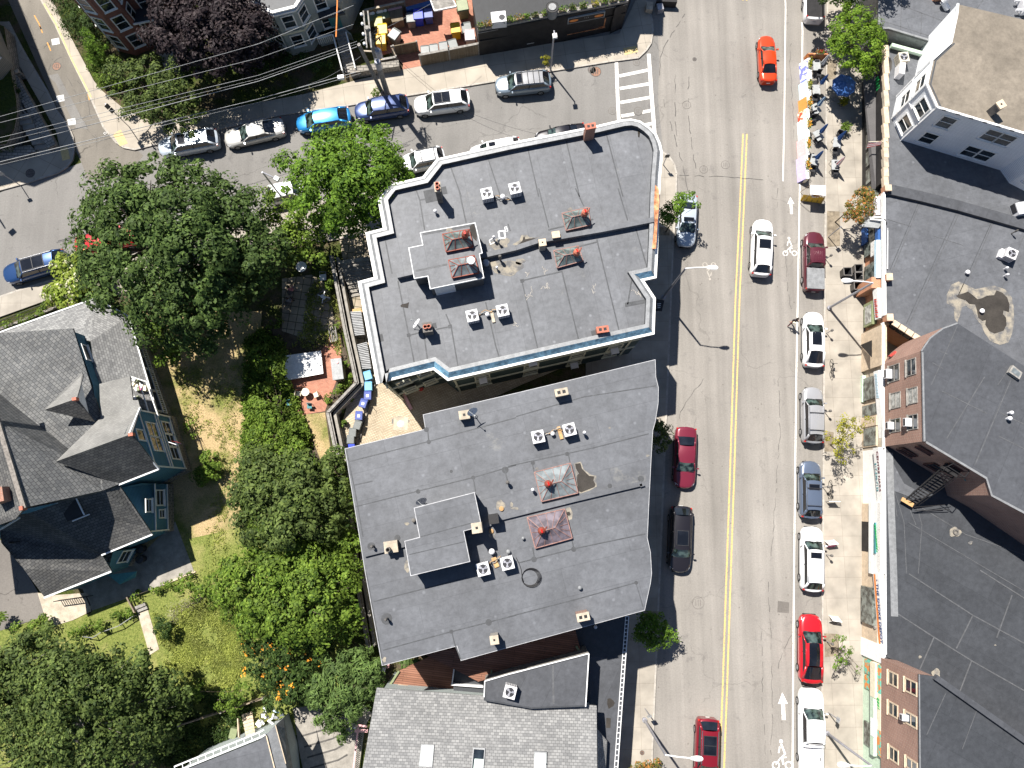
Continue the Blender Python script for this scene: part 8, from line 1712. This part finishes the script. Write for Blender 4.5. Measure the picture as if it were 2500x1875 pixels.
m.build('canopy', t); m = MB().mat('c_white'); m.strip(L('c',2.15,'1060,1000 1120,1010 1210,1020'), .07, 2.14); m.build('lettering', t)
def pot(k, x, y, label, r=.26, h=.5, lf='leaf_bright', sz=.09):
    c = G(k,x,y,h); t = T('potted_plant', label, 'potted plant', (c.x,c.y,.12), 'potted plants'); m = MB().mat('stone_dark'); m.lathe(c.x,c.y,[(.15,.12),(.22,.45),(.2,.45),(.2,.42),(0,.42)],14); m.build('pot', t)
    rng = np.random.default_rng(int(x)); n = 260; q = rng.normal(size=(n,3))*np.array([r*.5,r*.5,.14])+np.array([0,0,h]); N = rng.normal(size=(n,3))*.6+np.array([0,0,1]); N /= np.linalg.norm(N,axis=1)[:,None]; o = bpy.data.objects.new('foliage', leaves_mesh('foliage', q, N, sz, lf, rng)); COL.objects.link(o); o.parent = t
pot('c',1100,1280,'yellow-green potted shrub standing in the shadow of the open blue parasol',.3,.6,'leaf_yellow'); pot('d',880,235,'bright green potted shrub at the head of the pavement tables',.34,.6,'leaf_vine')
pot(32,765,385,'terracotta potted plant behind the row of bins by the fence',.16,.4,'leaf_vine',.06)
# white canopy and yellow barrier
t = T('market_canopy','small bright white canopy at the lower end of the terrace','canopy',G(14,475,1610,0)); P = ccw(L('d',1.6,'278,1240 545,1245 545,1425 275,1400')); m = MB().mat('c_white'); c = sum(P,Vector())/4
for a, b in zip(P, P[1:]+P[:1]): m.face([a,b,c+Vector((0,0,.12))])
m.build('cover', t)
for p in P: m = MB().mat('wood_old'); m.tube(p, (p.x+(p.x-c.x)*.3,p.y+(p.y-c.y)*.3,0), .02); m.build('leg', t)
t = T('yellow_barrier','yellow road barrier slab below the white canopy with an orange flower box','barrier',G('d',300,1500,0)); P = [G('d',100,1510,.05), G('d',160,1405,.85), G('d',540,1460,.85), G('d',480,1560,.05)]; m = MB().mat('c_yellow'); m.slab(P, .1); m.mat('bin_olive')
for f in (.25,.5,.75): m.beam(P[0].lerp(P[3],f)+Vector((0,0,.02)), P[0].lerp(P[3],f).lerp(P[1].lerp(P[2],f),.35)+Vector((0,0,.03)), .06, .03)
m.build('slab', t)
c = G('d',370,1425,1.0); t = T('flower_box','flower box with orange blossom on the yellow barrier','flower box',(c.x,c.y,.86),'flower boxes on the terrace barrier'); m = MB().mat('c_white').box(c.x,c.y,.86,1.0,.6,.2); m.build('box', t); rng = np.random.default_rng(4); q = rng.normal(size=(80,3))*np.array([.2,.06,.04])+np.array([0,0,.2]); N = np.tile([0,0,1.],(80,1)); o = bpy.data.objects.new('blossom', leaves_mesh('blossom', q, N, .05, 'leaf_flower', rng, .8)); COL.objects.link(o); o.parent = t
# black square bins
for i, (x, y, s_) in enumerate(((725,700,.62),(818,672,.6),(820,740,.6),(812,820,.6))):
    c = G(24,x,y,.95); t = T('street_bin', ['black open square bin nearest the kerb with a rounded back','black open square bin, upper right of the cluster','black open square bin, just below the upper right one','black open square bin partly under the lamp head'][i], 'bin', (c.x,c.y,.12), 'black open bins on the pavement')
    m = MB().mat('bin_black'); w = s_; 
    vs = [(c.x+a*w/2*f, c.y+b*w/2*f, z) for z, f in ((.12,.8),(.95,1),(.95,.84),(.3,.7)) for a, b in ((-1,-1),(1,-1),(1,1),(-1,1))]
    m.faces(vs, [(j*4+i_, j*4+(i_+1)%4, (j+1)*4+(i_+1)%4, (j+1)*4+i_) for j in range(3) for i_ in range(4)]+[(12,13,14,15)])
    m.mat('stone_dark'); 
    for a, b in (((-1,-1),(1,-1)),((1,-1),(1,1)),((1,1),(-1,1)),((-1,1),(-1,-1))): m.beam((c.x+a[0]*w/2,c.y+a[1]*w/2,.96),(c.x+b[0]*w/2,c.y+b[1]*w/2,.96),.05,.04)
    m.build('body', t)
# flag
t = T('flag','small red and white striped flag hanging from the cream parapet','flag',G('d',1500,460,3.6)); m = MB().mat('c_cream'); a, b = G('d',1560,465,3.6), G('d',1300,480,3.1); m.tube(G('d',1640,465,3.7), b, .025); m.build('pole', t)
m = MB(); 
for i in range(7):
    m.mat('c_red' if i % 2 == 0 else 'c_white'); f0, f1 = i/7, (i+1)/7; dn = Vector((.05,-.28,-.45)); m.face([a.lerp(b,.1)+dn*f0*.6, b+dn*f0, b+dn*f1, a.lerp(b,.1)+dn*f1*.6])
m.build('cloth', t)
# sandwich boards and signs on the right pavement
def aboard(k, x, y, label, m1, m2, rot, s=.55):
    c = G(k,x,y,.4); t = T('sandwich_board', label, 'sandwich board', (c.x,c.y,.12), 'sandwich boards on the pavement'); d = Vector((cos(rot),sin(rot),0)); n = Vector((-d.y,d.x,0)); tp = c+Vector((0,0,.45)); tp.z = .85
    for sg, mt in ((1,m1),(-1,m2)):
        m = MB().mat(mt); q = Vector((c.x,c.y,.12))+n*sg*.26; m.face([q-d*s/2, q+d*s/2, tp+d*s/2, tp-d*s/2]); m.mat('trim_white'); m.beam(q-d*s/2, tp-d*s/2, .03,.03); m.beam(q+d*s/2, tp+d*s/2,.03,.03); m.build('panel', t)
    m = MB().mat('trim_white'); m.beam(tp-d*s/2, tp+d*s/2, .06, .04); m.build('hinge', t)
aboard(34,585,1410,'pink and white sandwich board beside the white car','c_pink','c_magenta',.12,.7)
aboard(44,615,412,'tan sandwich board with a dark side on the pavement above the sapling','c_cream','stone_dark',-.15,.65)
t = T('standing_sign','thin upright sign casting a square shadow below the yellow tree','sign',G(34,600,1060,0)); c = G(34,600,1050,.7); m = MB().mat('stone_dark').box(c.x,c.y,.4,.98,.62,.04,.05); m.mat('trim_white').beam((c.x-.42,c.y,.98),(c.x+.42,c.y-.02,.98),.05,.04); m.build('board', t); m = MB().mat('fan_metal'); m.tube((c.x-.3,c.y,.12),(c.x-.3,c.y,.4),.02); m.tube((c.x+.3,c.y,.12),(c.x+.3,c.y,.4),.02); m.build('leg', t)
def bike(k, x, y, rot, label):
    c = G(k,x,y,.3); t = T('bicycle', label, 'bicycle', (c.x,c.y,.12), 'bicycles locked on the pavement'); t.rotation_euler = (0,0,rot); ORI[t.name] = Vector((0,0,0))
    for s in (-.42,.42):
        m = MB().mat('rubber'); n = 18; m.path([(s+cos(2*pi*i/n)*.28,0,.29+sin(2*pi*i/n)*.28) for i in range(n+1)], .02, 5); w_ = m.build('wheel', t)
    m = MB().mat('black_paint'); m.path([(-.42,0,.29),(-.15,0,.7),(.3,0,.72),(.42,0,.29)],.02); m.path([(-.15,0,.7),(-.05,0,.3),(.3,0,.68)],.02); m.path([(-.42,0,.29),(-.05,0,.3)],.02); m.build('frame', t)
    m = MB().mat('black_paint'); m.path([(.3,-.22,.84),(.28,0,.86),(.3,.22,.84)],.02); m.build('handlebar', t); m = MB().mat('trim_black'); m.box(-.17,0,.76,.81,.24,.11); m.build('saddle', t)
bike(24,582,1520,1.5,'black bicycle on the pavement behind the white car with black glass roof')
bike(34,570,950,1.45,'black bicycle on the pavement beside the grey-blue car')
sheet('planting_square', 'mulch', L(24, 0, '545,195 650,200 655,490 545,500'), .126); sheet('planting_square', 'mulch', L(34, 0, '525,455 600,470 600,630 522,632'), .126); sheet('planting_square', 'mulch', L(44, 0, '520,520 645,525 640,710 525,720'), .126); sheet('planting_square', 'mulch', L(14, 0, '548,500 625,520 620,670 545,680'), .126)
sheet('planting_square', 'mulch', L(23, 0, '1280,330 1365,335 1360,402 1285,400'), .126); sheet('planting_square', 'mulch', L(43, 0, '1150,330 1265,335 1260,440 1140,450'), .126)
# ================= alley, yards, garden =================
m = MB().mat('paver_beige'); m.face([(p.x,p.y,.135) for p in ccw(L('i', 0, '380,240 980,380 2200,0 4000,-500 4200,100 3000,600 1500,1300 1390,1330 400,1600 -100,1800 60,1400'))]); m.build('alley_paving', kind='structure')
c = G('i',1050,1225,.14); m = MB().mat('concrete_tan'); m.face([(c.x+a*.55,c.y+b*.5,.14) for a, b in ((-1,-1),(1,-1),(1,1),(-1,1))]); m.mat('plate').cyl(c.x-.05,c.y+.02,.1,.15,.2,.2,18); m.mat('fan_metal').ring(c.x,c.y,.1,.148,.28,.2,18); m.build('yard_drain', kind='structure')
m = MB().mat('sediment'); m.face([(p.x,p.y,.138) for p in ccw(blob('i',1040,1180,130,80,0,16,4))]); m.build('paving_stain', kind='structure')
# timber retaining fence
tf = T('timber_fence', 'long weathered timber fence on a concrete wall between the garden and the stone stairs', 'fence', G(22,730,1100,0))
def fz(k, s, h): return L(k, h, s)
ln = fz(22, '645,565 700,850 762,1180 825,1470 860,1640', 1.5)+fz(32, '620,300 690,640 740,850 800,1150 850,1400', 1.5)+fz(42, '850,0 960,640', 1.5)
for a, b in zip(ln, ln[1:]):
    m = MB().mat('fence_wood'); m.beam(a-Vector((0,0,.75)), b-Vector((0,0,.75)), .12, 1.5); m.build('panel', tf)
    m = MB().mat('wood_grey'); m.beam(a, b, .2, .06); m.beam(a+Vector((.18,0,-.12)), b+Vector((.18,0,-.12)), .07, .1); m.build('rail', tf)
    m = MB().mat('concrete'); o_ = Vector((.42,0,0)); m.beam(a+o_-Vector((0,0,.95)), b+o_-Vector((0,0,.95)), .22, 1.0); m.build('retaining_wall', tf)
# stairs and bulkheads west of the cornice building
st_ = T('stone_stairs', 'broad shaded stone stairs beside the cornice building wall', 'steps', G(22,850,720,0))
for i in range(9):
    y = 590+i*34; m = MB().mat('concrete'); P = L(22, 1.15-.13*i, f'{700+i*14},{y+22} {960+i*5},{y-15} {985+i*4},{y+16} {712+i*14},{y+54}'); m.prism(xy(P), 0, 1.15-.13*i); m.build('tread', st_)
sheet('side_path', 'paver_grey', L(22, 0, '700,300 1100,300 1100,1000 1120,1659 900,1659 800,900'), .012)
for i, (s, lab) in enumerate((('815,1045 905,1040 935,1230 830,1240','upper grey corrugated bulkhead cover beside the white cornice'),('858,1325 955,1300 990,1515 895,1520','lower grey corrugated bulkhead cover beside the white cornice'))):
    P = L(22, .8, s); t = T('bulkhead', lab, 'cellar door', (P[0].x,P[0].y,0), 'corrugated cellar covers'); m = MB().mat('wood_grey').prism(xy(inset(ccw(P),.03)), 0, .7, top=False); m.build('frame', t)
    m = MB().mat('corrugated'); P = ccw(P); m.face([(p.x,p.y,.78) for p in P]); m.mat('flash_grey')
    a, b, c_, d_ = L(22, .8, s)
    for j in range(15): f0 = j/14; m.beam(a.lerp(d_,f0)+Vector((0,0,.01)), b.lerp(c_,f0)+Vector((0,0,.01)), .06, .06)
    m.build('cover', t)
c = G('i',655,0,.5); m = MB().mat('wood_orange'); m.slab([G(22,830,1020,.5), G(22,900,1005,.5), G(22,912,1040,.7), G(22,830,1045,.7)], .06); TAG(m.build('board', loc=c), 'pale plywood board above the upper bulkhead cover', 'board')
bin_('light_blue','i',512,440,.3,'light blue bin nearest the white cornice corner, topmost of the row',.13,1.05)
bin_('light_blue','i',520,615,.05,'second light blue bin in the row by the timber fence',.13,1.05)
BN['navyw'] = BN['navy']
for i, (x,y,ro,lab) in enumerate(((508,765,.0,'dark blue bin with white label directly under the light blue pair'),(435,892,-.3,'dark blue bin with white label in the middle of the alley row'),(365,1092,-.05,'dark blue bin with white label just above the grey bins'))):
    o = bin_('navy','i',x,y,ro,lab,.13,1.02); m = MB().mat('c_white'); m.box(0,-.02,.955,.965,.2,.2); ORI['tmp'] = Vector((0,0,0)); q = m.build('sticker'); q.parent = [c_ for c_ in o.children if c_.name.startswith('lid')][0]
for i, (x,y,ro) in enumerate(((342,1242,-.3),(262,1362,-.05),(230,1478,.0))): bin_('grey','i',x,y,ro,['upper','middle','lower'][i]+' grey bin of three at the bottom of the alley row',.13,1.02)
bin_('blue','i',245,1590,.2,'violet-blue bin half under the edge of the middle roof',.13,.9)
m = MB().mat('stone_dark'); a, b = G('i',620,560,.3), G('i',360,1500,.3); m.beam(a+Vector((.1,0,-.05)), b+Vector((.1,0,-.05)), .06, .12); m.path([G('i',570,945,.9), G('i',600,955,.6), G('i',632,998,.14)], .02); TAG(m.build('garden_edging', loc=a), 'dark timber edging beside the alley bins', 'edging')
t = T('leaning_board','pale plank and wooden frame at the alley entrance corner','board',G('i',1080,800,0)); m = MB().mat('concrete_tan'); m.slab([G('i',970,650,1.2), G('i',1050,640,1.2), G('i',1100,770,.6), G('i',1030,780,.6)], .05); m.mat('wood_old'); m.beam(G('i',945,660,.8), G('i',1040,760,.7), .1, .1); m.mat('c_pink'); m.beam(G('i',1080,700,.4), G('i',1225,990,.2), .22, .2); m.build('plank', t)
c = G('i',1375,655,.4); m = MB().mat('c_red').lathe(c.x,c.y,[(.18,.14),(.22,.5),(0,.55)],12); TAG(m.build('bucket', loc=c), 'small red bucket in the shaded alley', 'bucket')
# garden
sheet('garden_paving', 'paver_grey', L('e', 0, '60,420 560,350 800,500 880,700 950,1200 560,1500 300,1380 60,1300'), .022)
sheet('brick_patio', 'paver_brick', L(32, 0, '262,-20 22:570,1370 22:640,1240 22:730,1250 740,-120 710,0 640,180 600,290 350,330 290,100'), .03)
t = T('white_table','bright white rectangular slab table on the brick patio','table',G(22,420,1500,0)); P = L(22,.55,'262,1410 565,1370 585,1562 262,1622'); m = MB().mat('c_white'); m.slab(ccw(P), .05); m.build('table_top', t)
for p in P: c = sum(P,Vector())/4; m = MB().mat('fan_metal'); q = p.lerp(c,.1); m.tube((q.x,q.y,0),(q.x,q.y,.5),.03); m.build('leg', t)
t = T('garden_shed','small shed with smooth blue-grey roof inside the garden fence','shed',G(22,700,1520,0)); P = L(22,1.3,'645,1440 735,1430 757,1605 665,1618'); m = MB().mat('wood_grey').prism(xy(inset(ccw(P),.05)), 0, 1.24, top=False); m.build('wall', t); m = MB().mat('flash_grey').slab(ccw(P), .06); m.build('roof', t); c = G(22,703,1468,1.35); m = MB().mat('c_pink').cyl(c.x,c.y,1.3,1.36,.09); m.build('cap', t)
c = G(32,432,128,.6); t = T('bistro_table','round cream table on the red brick patio','table',(c.x,c.y,.03)); m = MB().mat('c_cream').cyl(c.x,c.y,.58,.61,.31,.31,24); m.build('table_top', t); m = MB().mat('fan_metal'); m.tube((c.x,c.y,.03),(c.x,c.y,.58),.03); m.cyl(c.x,c.y,.03,.06,.2); m.build('leg', t)
for k, x, y, ro, lab, mt in ((32,378,142,1.57,'cream garden chair left of the round cream table','c_cream'),(32,525,152,-1.2,'cream garden chair right of the round cream table','c_cream'),(32,470,248,.0,'dark green garden chair below the round cream table','teal'),(32,295,222,.1,'dark green garden chair at the hedge side of the brick patio','teal')):
    c = G(k,x,y,.35); t = T('garden_chair', lab, 'chair', (c.x,c.y,.03), 'garden chairs on the brick patio'); t.rotation_euler = (0,0,ro); ORI[t.name] = Vector((0,0,0)); mt = mt if mt.startswith('c_') else 'c_teal'
    m = MB().mat(mt); m.box(0,0,.34,.37,.36,.36); m.build('seat', t); m = MB().mat(mt); m.box(0,.2,.38,.72,.36,.03); m.build('backrest', t)
    for a in ((-.16,-.16),(.16,-.16),(.16,.18),(-.16,.18)): m = MB().mat(mt); m.tube((a[0],a[1],.35),(a[0],a[1],0),.016); m.build('leg', t)
c = G('e',385,215,.6); t = T('bistro_table','round white metal table dappled with leaf shade','table',(c.x,c.y,.02)); m = MB().mat('c_white').cyl(c.x,c.y,.57,.6,.42,.42,24); m.build('table_top', t); m = MB().mat('fan_metal'); m.tube((c.x,c.y,.02),(c.x,c.y,.57),.03); m.build('leg', t)
c = G('e',745,390,.5); t = T('garden_chair','square white garden chair beside the timber fence','chair',(c.x,c.y,.02)); m = MB().mat('c_white').box(c.x,c.y,.4,.44,.5,.5,.15); m.build('seat', t); m = MB().mat('fan_metal'); m.path([(c.x-.25,c.y+.25,.42),(c.x-.2,c.y+.33,.8),(c.x+.3,c.y+.33,.8),(c.x+.32,c.y-.1,.6)],.02); m.build('backrest', t)
t = T('bench','slatted garden bench beside the timber fence','bench',G('e',900,1380,0)); m = MB().mat('wood_grey')
for i in range(4): m.beam(G('e',845+33*i,1235-4*i,.4), G('e',880+30*i,1490-6*i,.4), .07, .04)
m.build('seat', t); m = MB().mat('wood_grey'); m.beam(G('e',960,1225,.75), G('e',1000,1450,.75), .05, .3); m.build('backrest', t); m = MB().mat('black_paint'); m.path([G('e',870,1540,.02), G('e',900,1560,.3), G('e',1010,1540,.02)], .03); m.path([G('e',800,1240,.5), G('e',880,1200,.5), G('e',950,1210,.5)], .03); m.build('leg', t)
t = T('deck_chair_frame','folding frame of white and dark bars standing on the garden pavers','garden furniture',G('e',760,730,0)); m = MB().mat('stone_dark'); m.beam(G('e',645,690,.3), G('e',795,600,.3), .1, .06); m.beam(G('e',725,840,.3), G('e',875,760,.3), .1, .06); m.mat('c_white'); m.beam(G('e',660,690,.35), G('e',870,745,.35), .06,.04); m.beam(G('e',785,610,.35), G('e',735,830,.35), .06,.04); m.beam(G('e',720,700,.4), G('e',790,750,.4), .26, .03); m.build('frame', t)
rl = T('iron_railing','thin dark iron railing along the pavement in front of the teal house','railing',G(21,200,1050,0)); a, b = G(21,-60,1140,.85), G(21,430,950,.85); m = MB().mat('black_paint'); m.beam(a,b,.04,.04); m.beam(a-Vector((0,0,.6)),b-Vector((0,0,.6)),.03,.03)
for i in range(60): p = a.lerp(b,i/59); m.tube(p-Vector((0,0,.8)), p+Vector((0,0,.06)), .011, n=4)
m.build('bars', rl); m = MB().mat('stone_wall'); m.beam(a-Vector((0,.3,.75)), b-Vector((0,.3,.75)), .2, .2); m.build('kerb_wall', rl)
for x, y, lab in ((1178,1455,'upper round dark bin beside the teal house wall'),(1178,1540,'lower round dark bin beside the teal house wall')): c = G(31,x,y,.7); t = T('round_bin', lab, 'bin', (c.x,c.y,.05), 'round dark bins'); m = MB().mat('bin_black').lathe(c.x,c.y,[(.24,.05),(.3,.65),(.32,.68),(.3,.75),(0,.78)],18); m.build('body', t)
pr = T('porch_railing','dark slatted porch railing with striped shadow below the slate wing','railing',G(41,600,260,0)); m = MB().mat('black_paint'); a, b = G(41,450,255,.9), G(41,730,215,.9); m.beam(a,b,.06,.06); m.beam(G(41,730,215,.9), G(41,760,290,.6), .06,.06)
for i in range(16): p = a.lerp(b,i/15); m.beam(p-Vector((0,0,.8)), p, .04, .04)
m.build('bars', pr)
# bottom-left yard
sheet('concrete_yard', 'concrete', L(42, 0, '330,1150 900,1100 1000,1200 940,1300 850,1900 460,1900 380,1500'), .02)
m = MB().mat('tar_dark')
for i in range(4): m.strip(L(42,0,f'{400+25*i},{1390+90*i} {520+25*i},{1355+90*i} {640+25*i},{1320+90*i} {700+30*i},{1290+85*i}'), .12, .026)
m.build('road_crack', kind='structure')
t = T('picket_railing','white topped railing with dark pickets beside the shingled roof','railing',G(42,870,1500,0)); m = MB().mat('c_pink'); a, b = G(42,880,1300,.9), G(42,830,1750,.9); m.beam(a, b, .12, .05); m.beam(G(42,850,1345,.9), G(42,960,1345,.9), .2, .06); m.beam(G(42,870,1300,.9), G(42,955,1305,.9), .14, .06); m.mat('black_paint')
for i in range(26): p = a.lerp(b,i/25); m.beam(p+Vector((.05,0,-.3)), p+Vector((.25,.1,-.6)), .04, .04)
m.mat('c_white').cyl(a.x-.25,a.y-.2,.2,.9,.08); m.build('rail', t)
gf = T('garden_fence','rusty brown thin fence line above the grey roof gutter','fence',G(41,1900,1180,0)); fence(gf, G(41,1500,1310,1.0), G(41,2212,1080,1.0), .9, 'wood_old', .06)
t = T('ladder_stairs','pale wooden stair flight behind the grey roof gutter','stairs',G(41,2070,1280,1)); m = MB().mat('stone_cream')
for i in range(7): m.beam(G(41,2040+6*i,1220+28*i,.4+.25*i), G(41,2130+4*i,1195+28*i,.4+.25*i), .2, .05)
m.beam(G(41,2010,1245,.9), G(41,2018,1400,2.2), .08, .15); m.build('tread', t)
m = MB().mat('bin_green'); c = G(41,1965,1370,.8); m.box(c.x,c.y,0,.8,.5,.7,-.2); TAG(m.build('storage_box', loc=c), 'pale green box behind the grey roof gutter', 'box')
r = random.Random(3); t = T('junk_pile','heap of pale scrap, buckets and a bicycle frame above the grey roof gutter','junk',G(42,120,1230,1)); m = MB()
for i in range(18): c = G(42,30+r.random()*220,1170+r.random()*110,1.0); m.mat(r.choice(['c_white','c_sky','flash_grey','c_white'])); m.beam(c, c+Vector((r.uniform(-.5,.5),r.uniform(-.3,.3),.1)), .12, .05)
m.mat('c_white').cyl(G(42,45,1290,1).x,G(42,45,1290,1).y,.5,1.1,.18); m.mat('rubber').path([G(42,82,1222,1.2)+Vector((cos(a)*.25,sin(a)*.25,0)) for a in [i*.45 for i in range(15)]], .03); m.build('items', t)
m = MB().mat('c_white'); 
for i, (x,y) in enumerate(((1090,830),(1085,800),(1125,800))): c = G(42,x,y,.6); MBb = MB().mat(('c_white','c_grey','c_pink')[i]).lathe(c.x,c.y,[(.14,.02),(.17,.5),(0,.52)],12); TAG(MBb.build('bucket', loc=c), ('white bucket','grey bucket','pinkish bucket')[i]+' at the bottom left corner of the middle roof', 'bucket')
t = T('sandwich_board','black advertising board and scooter parts at the top edge of the crossing','sign',G(13,1260,30,0)); m = MB().mat('black_paint'); c = G(13,1340,12,.6); m.box(c.x,c.y,.02,.75,1.7,.25,-.05); m.mat('fan_metal').box(c.x-.55,c.y-.45,.02,.6,.5,.6,.2); m.build('board', t)
c = G(13,1196,50,.6); m = MB().mat('concrete_tan'); m.box(c.x,c.y,.12,.65,.55,.7,-.1); TAG(m.build('planter_block', loc=c), 'pale concrete planter block at the top of the corner pavement', 'planter')
# ================= people =================
def person(label, k, x, y, h0, rot, pose, shirt, legs, hair='c_hair', scale=.88):
    c = G(k,x,y,h0); t = T('person', label, 'person', (c.x,c.y,0)); t.rotation_euler = (0,0,rot); t.scale = (scale,)*3
    S_ = pose; V = []; E_ = []; R_ = []; idx = {}
    def add(n_, p, r_, par=None): idx[n_] = len(V); V.append(p); R_.append(r_); (E_.append((idx[par], idx[n_])) if par else None)
    sit = S_ == 'sit'; hz = .48 if sit else .92
    add('pelvis',(0,0,hz),.14); add('waist',(0,.03,hz+.17),.125,'pelvis'); add('chest',(0,.08 if sit else .06,hz+.38),.15,'waist'); add('neckb',(0,.1,hz+.52),.08,'chest'); add('neck',(0,.12,hz+.58),.055,'neckb'); add('head',(0,.15,hz+.68),.085,'neck'); add('crown',(0,.15,hz+.79),.095,'head')
    for s, n_ in ((-1,'l'),(1,'r')):
        add('sh'+n_,(s*.19,.06,hz+.46),.07,'neckb')
        el = (s*.3,.22,hz+.24) if sit else (s*.26,-.05+s*.16,hz+.22); ha = (s*.15,.42,hz+.2) if sit else (s*.3,.1+s*.22,hz+.02)
        add('el'+n_,el,.045,'sh'+n_); add('wr'+n_,ha,.032,'el'+n_); hv = Vector(ha); d = (hv-Vector(el)).normalized(); add('pa'+n_,tuple(hv+d*.07),.035,'wr'+n_)
        for f in range(4): add('f%s%d'%(n_,f), tuple(hv+d*(.13+.012*(f%2))+Vector((s*(.025-.017*f),0,-.02))), .009, 'pa'+n_); add('g%s%d'%(n_,f), tuple(hv+d*(.16+.01*(f%2))+Vector((s*(.025-.017*f),0,-.045))), .008, 'f%s%d'%(n_,f))
        add('t'+n_, tuple(hv+d*.08+Vector((-s*.045,.02,0))), .011, 'wr'+n_)
        if sit: add('kn'+n_,(s*.13,.42,hz),.075,'pelvis'); add('an'+n_,(s*.12,.42,.08),.045,'kn'+n_); add('ft'+n_,(s*.12,.56,.04),.035,'an'+n_)
        else: add('hip'+n_,(s*.09,0,hz-.05),.1,'pelvis'); add('kn'+n_,(s*.1,.02+s*.14,.49),.068,'hip'+n_); add('an'+n_,(s*.1,-.05+s*.22,.08),.042,'kn'+n_); add('ft'+n_,(s*.11,.1+s*.22,.04),.036,'an'+n_)
    me = bpy.data.meshes.new('body'); me.from_pydata(V, E_, []); o = bpy.data.objects.new('body', me); COL.objects.link(o)
    md = o.modifiers.new('skin','SKIN'); sv = me.skin_vertices[0].data
    for i, r_ in enumerate(R_): sv[i].radius = (r_, r_)
    sv[0].use_root = True; o.modifiers.new('sub','SUBSURF').levels = 1
    dg = bpy.context.evaluated_depsgraph_get(); dg.update(); nm = bpy.data.meshes.new_from_object(o.evaluated_get(dg)); bpy.data.objects.remove(o)
    for mm in (legs, shirt, 'c_skin', hair): nm.materials.append(MATS[mm])
    for p in nm.polygons:
        q = p.center; p.use_smooth = True; dist = hypot(q.x, q.y-.1)
        if q.z > hz+.6: p.material_index = 3 if (q.z > hz+.76 or q.y < .12) else 2
        elif q.z > hz+.03 and dist < .33 and not (abs(q.x) > .22 and q.z < hz+.26): p.material_index = 1
        elif abs(q.x) > .12 and q.z > hz-.12 and (dist > .26) and not (sit and q.z < hz+.1): p.material_index = 2
        else: p.material_index = 0
    o = bpy.data.objects.new('body', nm); COL.objects.link(o); o.parent = t
    m = MB().mat(hair); m.lathe(0,.14,[(.10,hz+.70),(.113,hz+.78),(.1,hz+.86),(.05,hz+.9),(0,hz+.905)],12); ORI[t.name] = Vector((0,0,0)); m.build('hair', t, smooth=True)
    return t
p_ = person('person in dark clothes and maroon trousers walking on the road edge by the white line', 'a', 400, 720, .1, -.5, 'walk', 'c_darkcloth', 'c_maroon')
m = MB().mat('c_cream'); m.box(.0,-.12,1.05,1.3,.2,.14,.3); m.build('bag', p_)
person('person in a pink shirt sitting in the shaded garden', 'e', 200, 620, .3, -1.0, 'sit', 'c_pinkshirt', 'c_greyshirt'); person('person in a dark grey top sitting below the pink shirted one', 'e', 170, 815, .3, -.8, 'sit', 'c_greyshirt', 'c_darkcloth')
for i, (x, y, rr) in enumerate(((200,640,-1.0),(160,820,-.8))):
    c = G('e',x,y,.3); t = T('garden_chair', ('garden chair under the person in pink','garden chair under the person in grey')[i], 'chair', (c.x,c.y,.02)); t.rotation_euler = (0,0,rr); ORI[t.name] = Vector((0,0,0)); m = MB().mat('stone_dark').box(0,0,.3,.34,.42,.42); m.build('seat', t); m = MB().mat('stone_dark').box(0,-.2,.34,.7,.42,.03); m.build('backrest', t)
    for a in ((-.18,-.18),(.18,-.18),(.18,.18),(-.18,.18)): m = MB().mat('stone_dark'); m.tube((a[0],a[1],.3),(a[0],a[1],0),.016); m.build('leg', t)
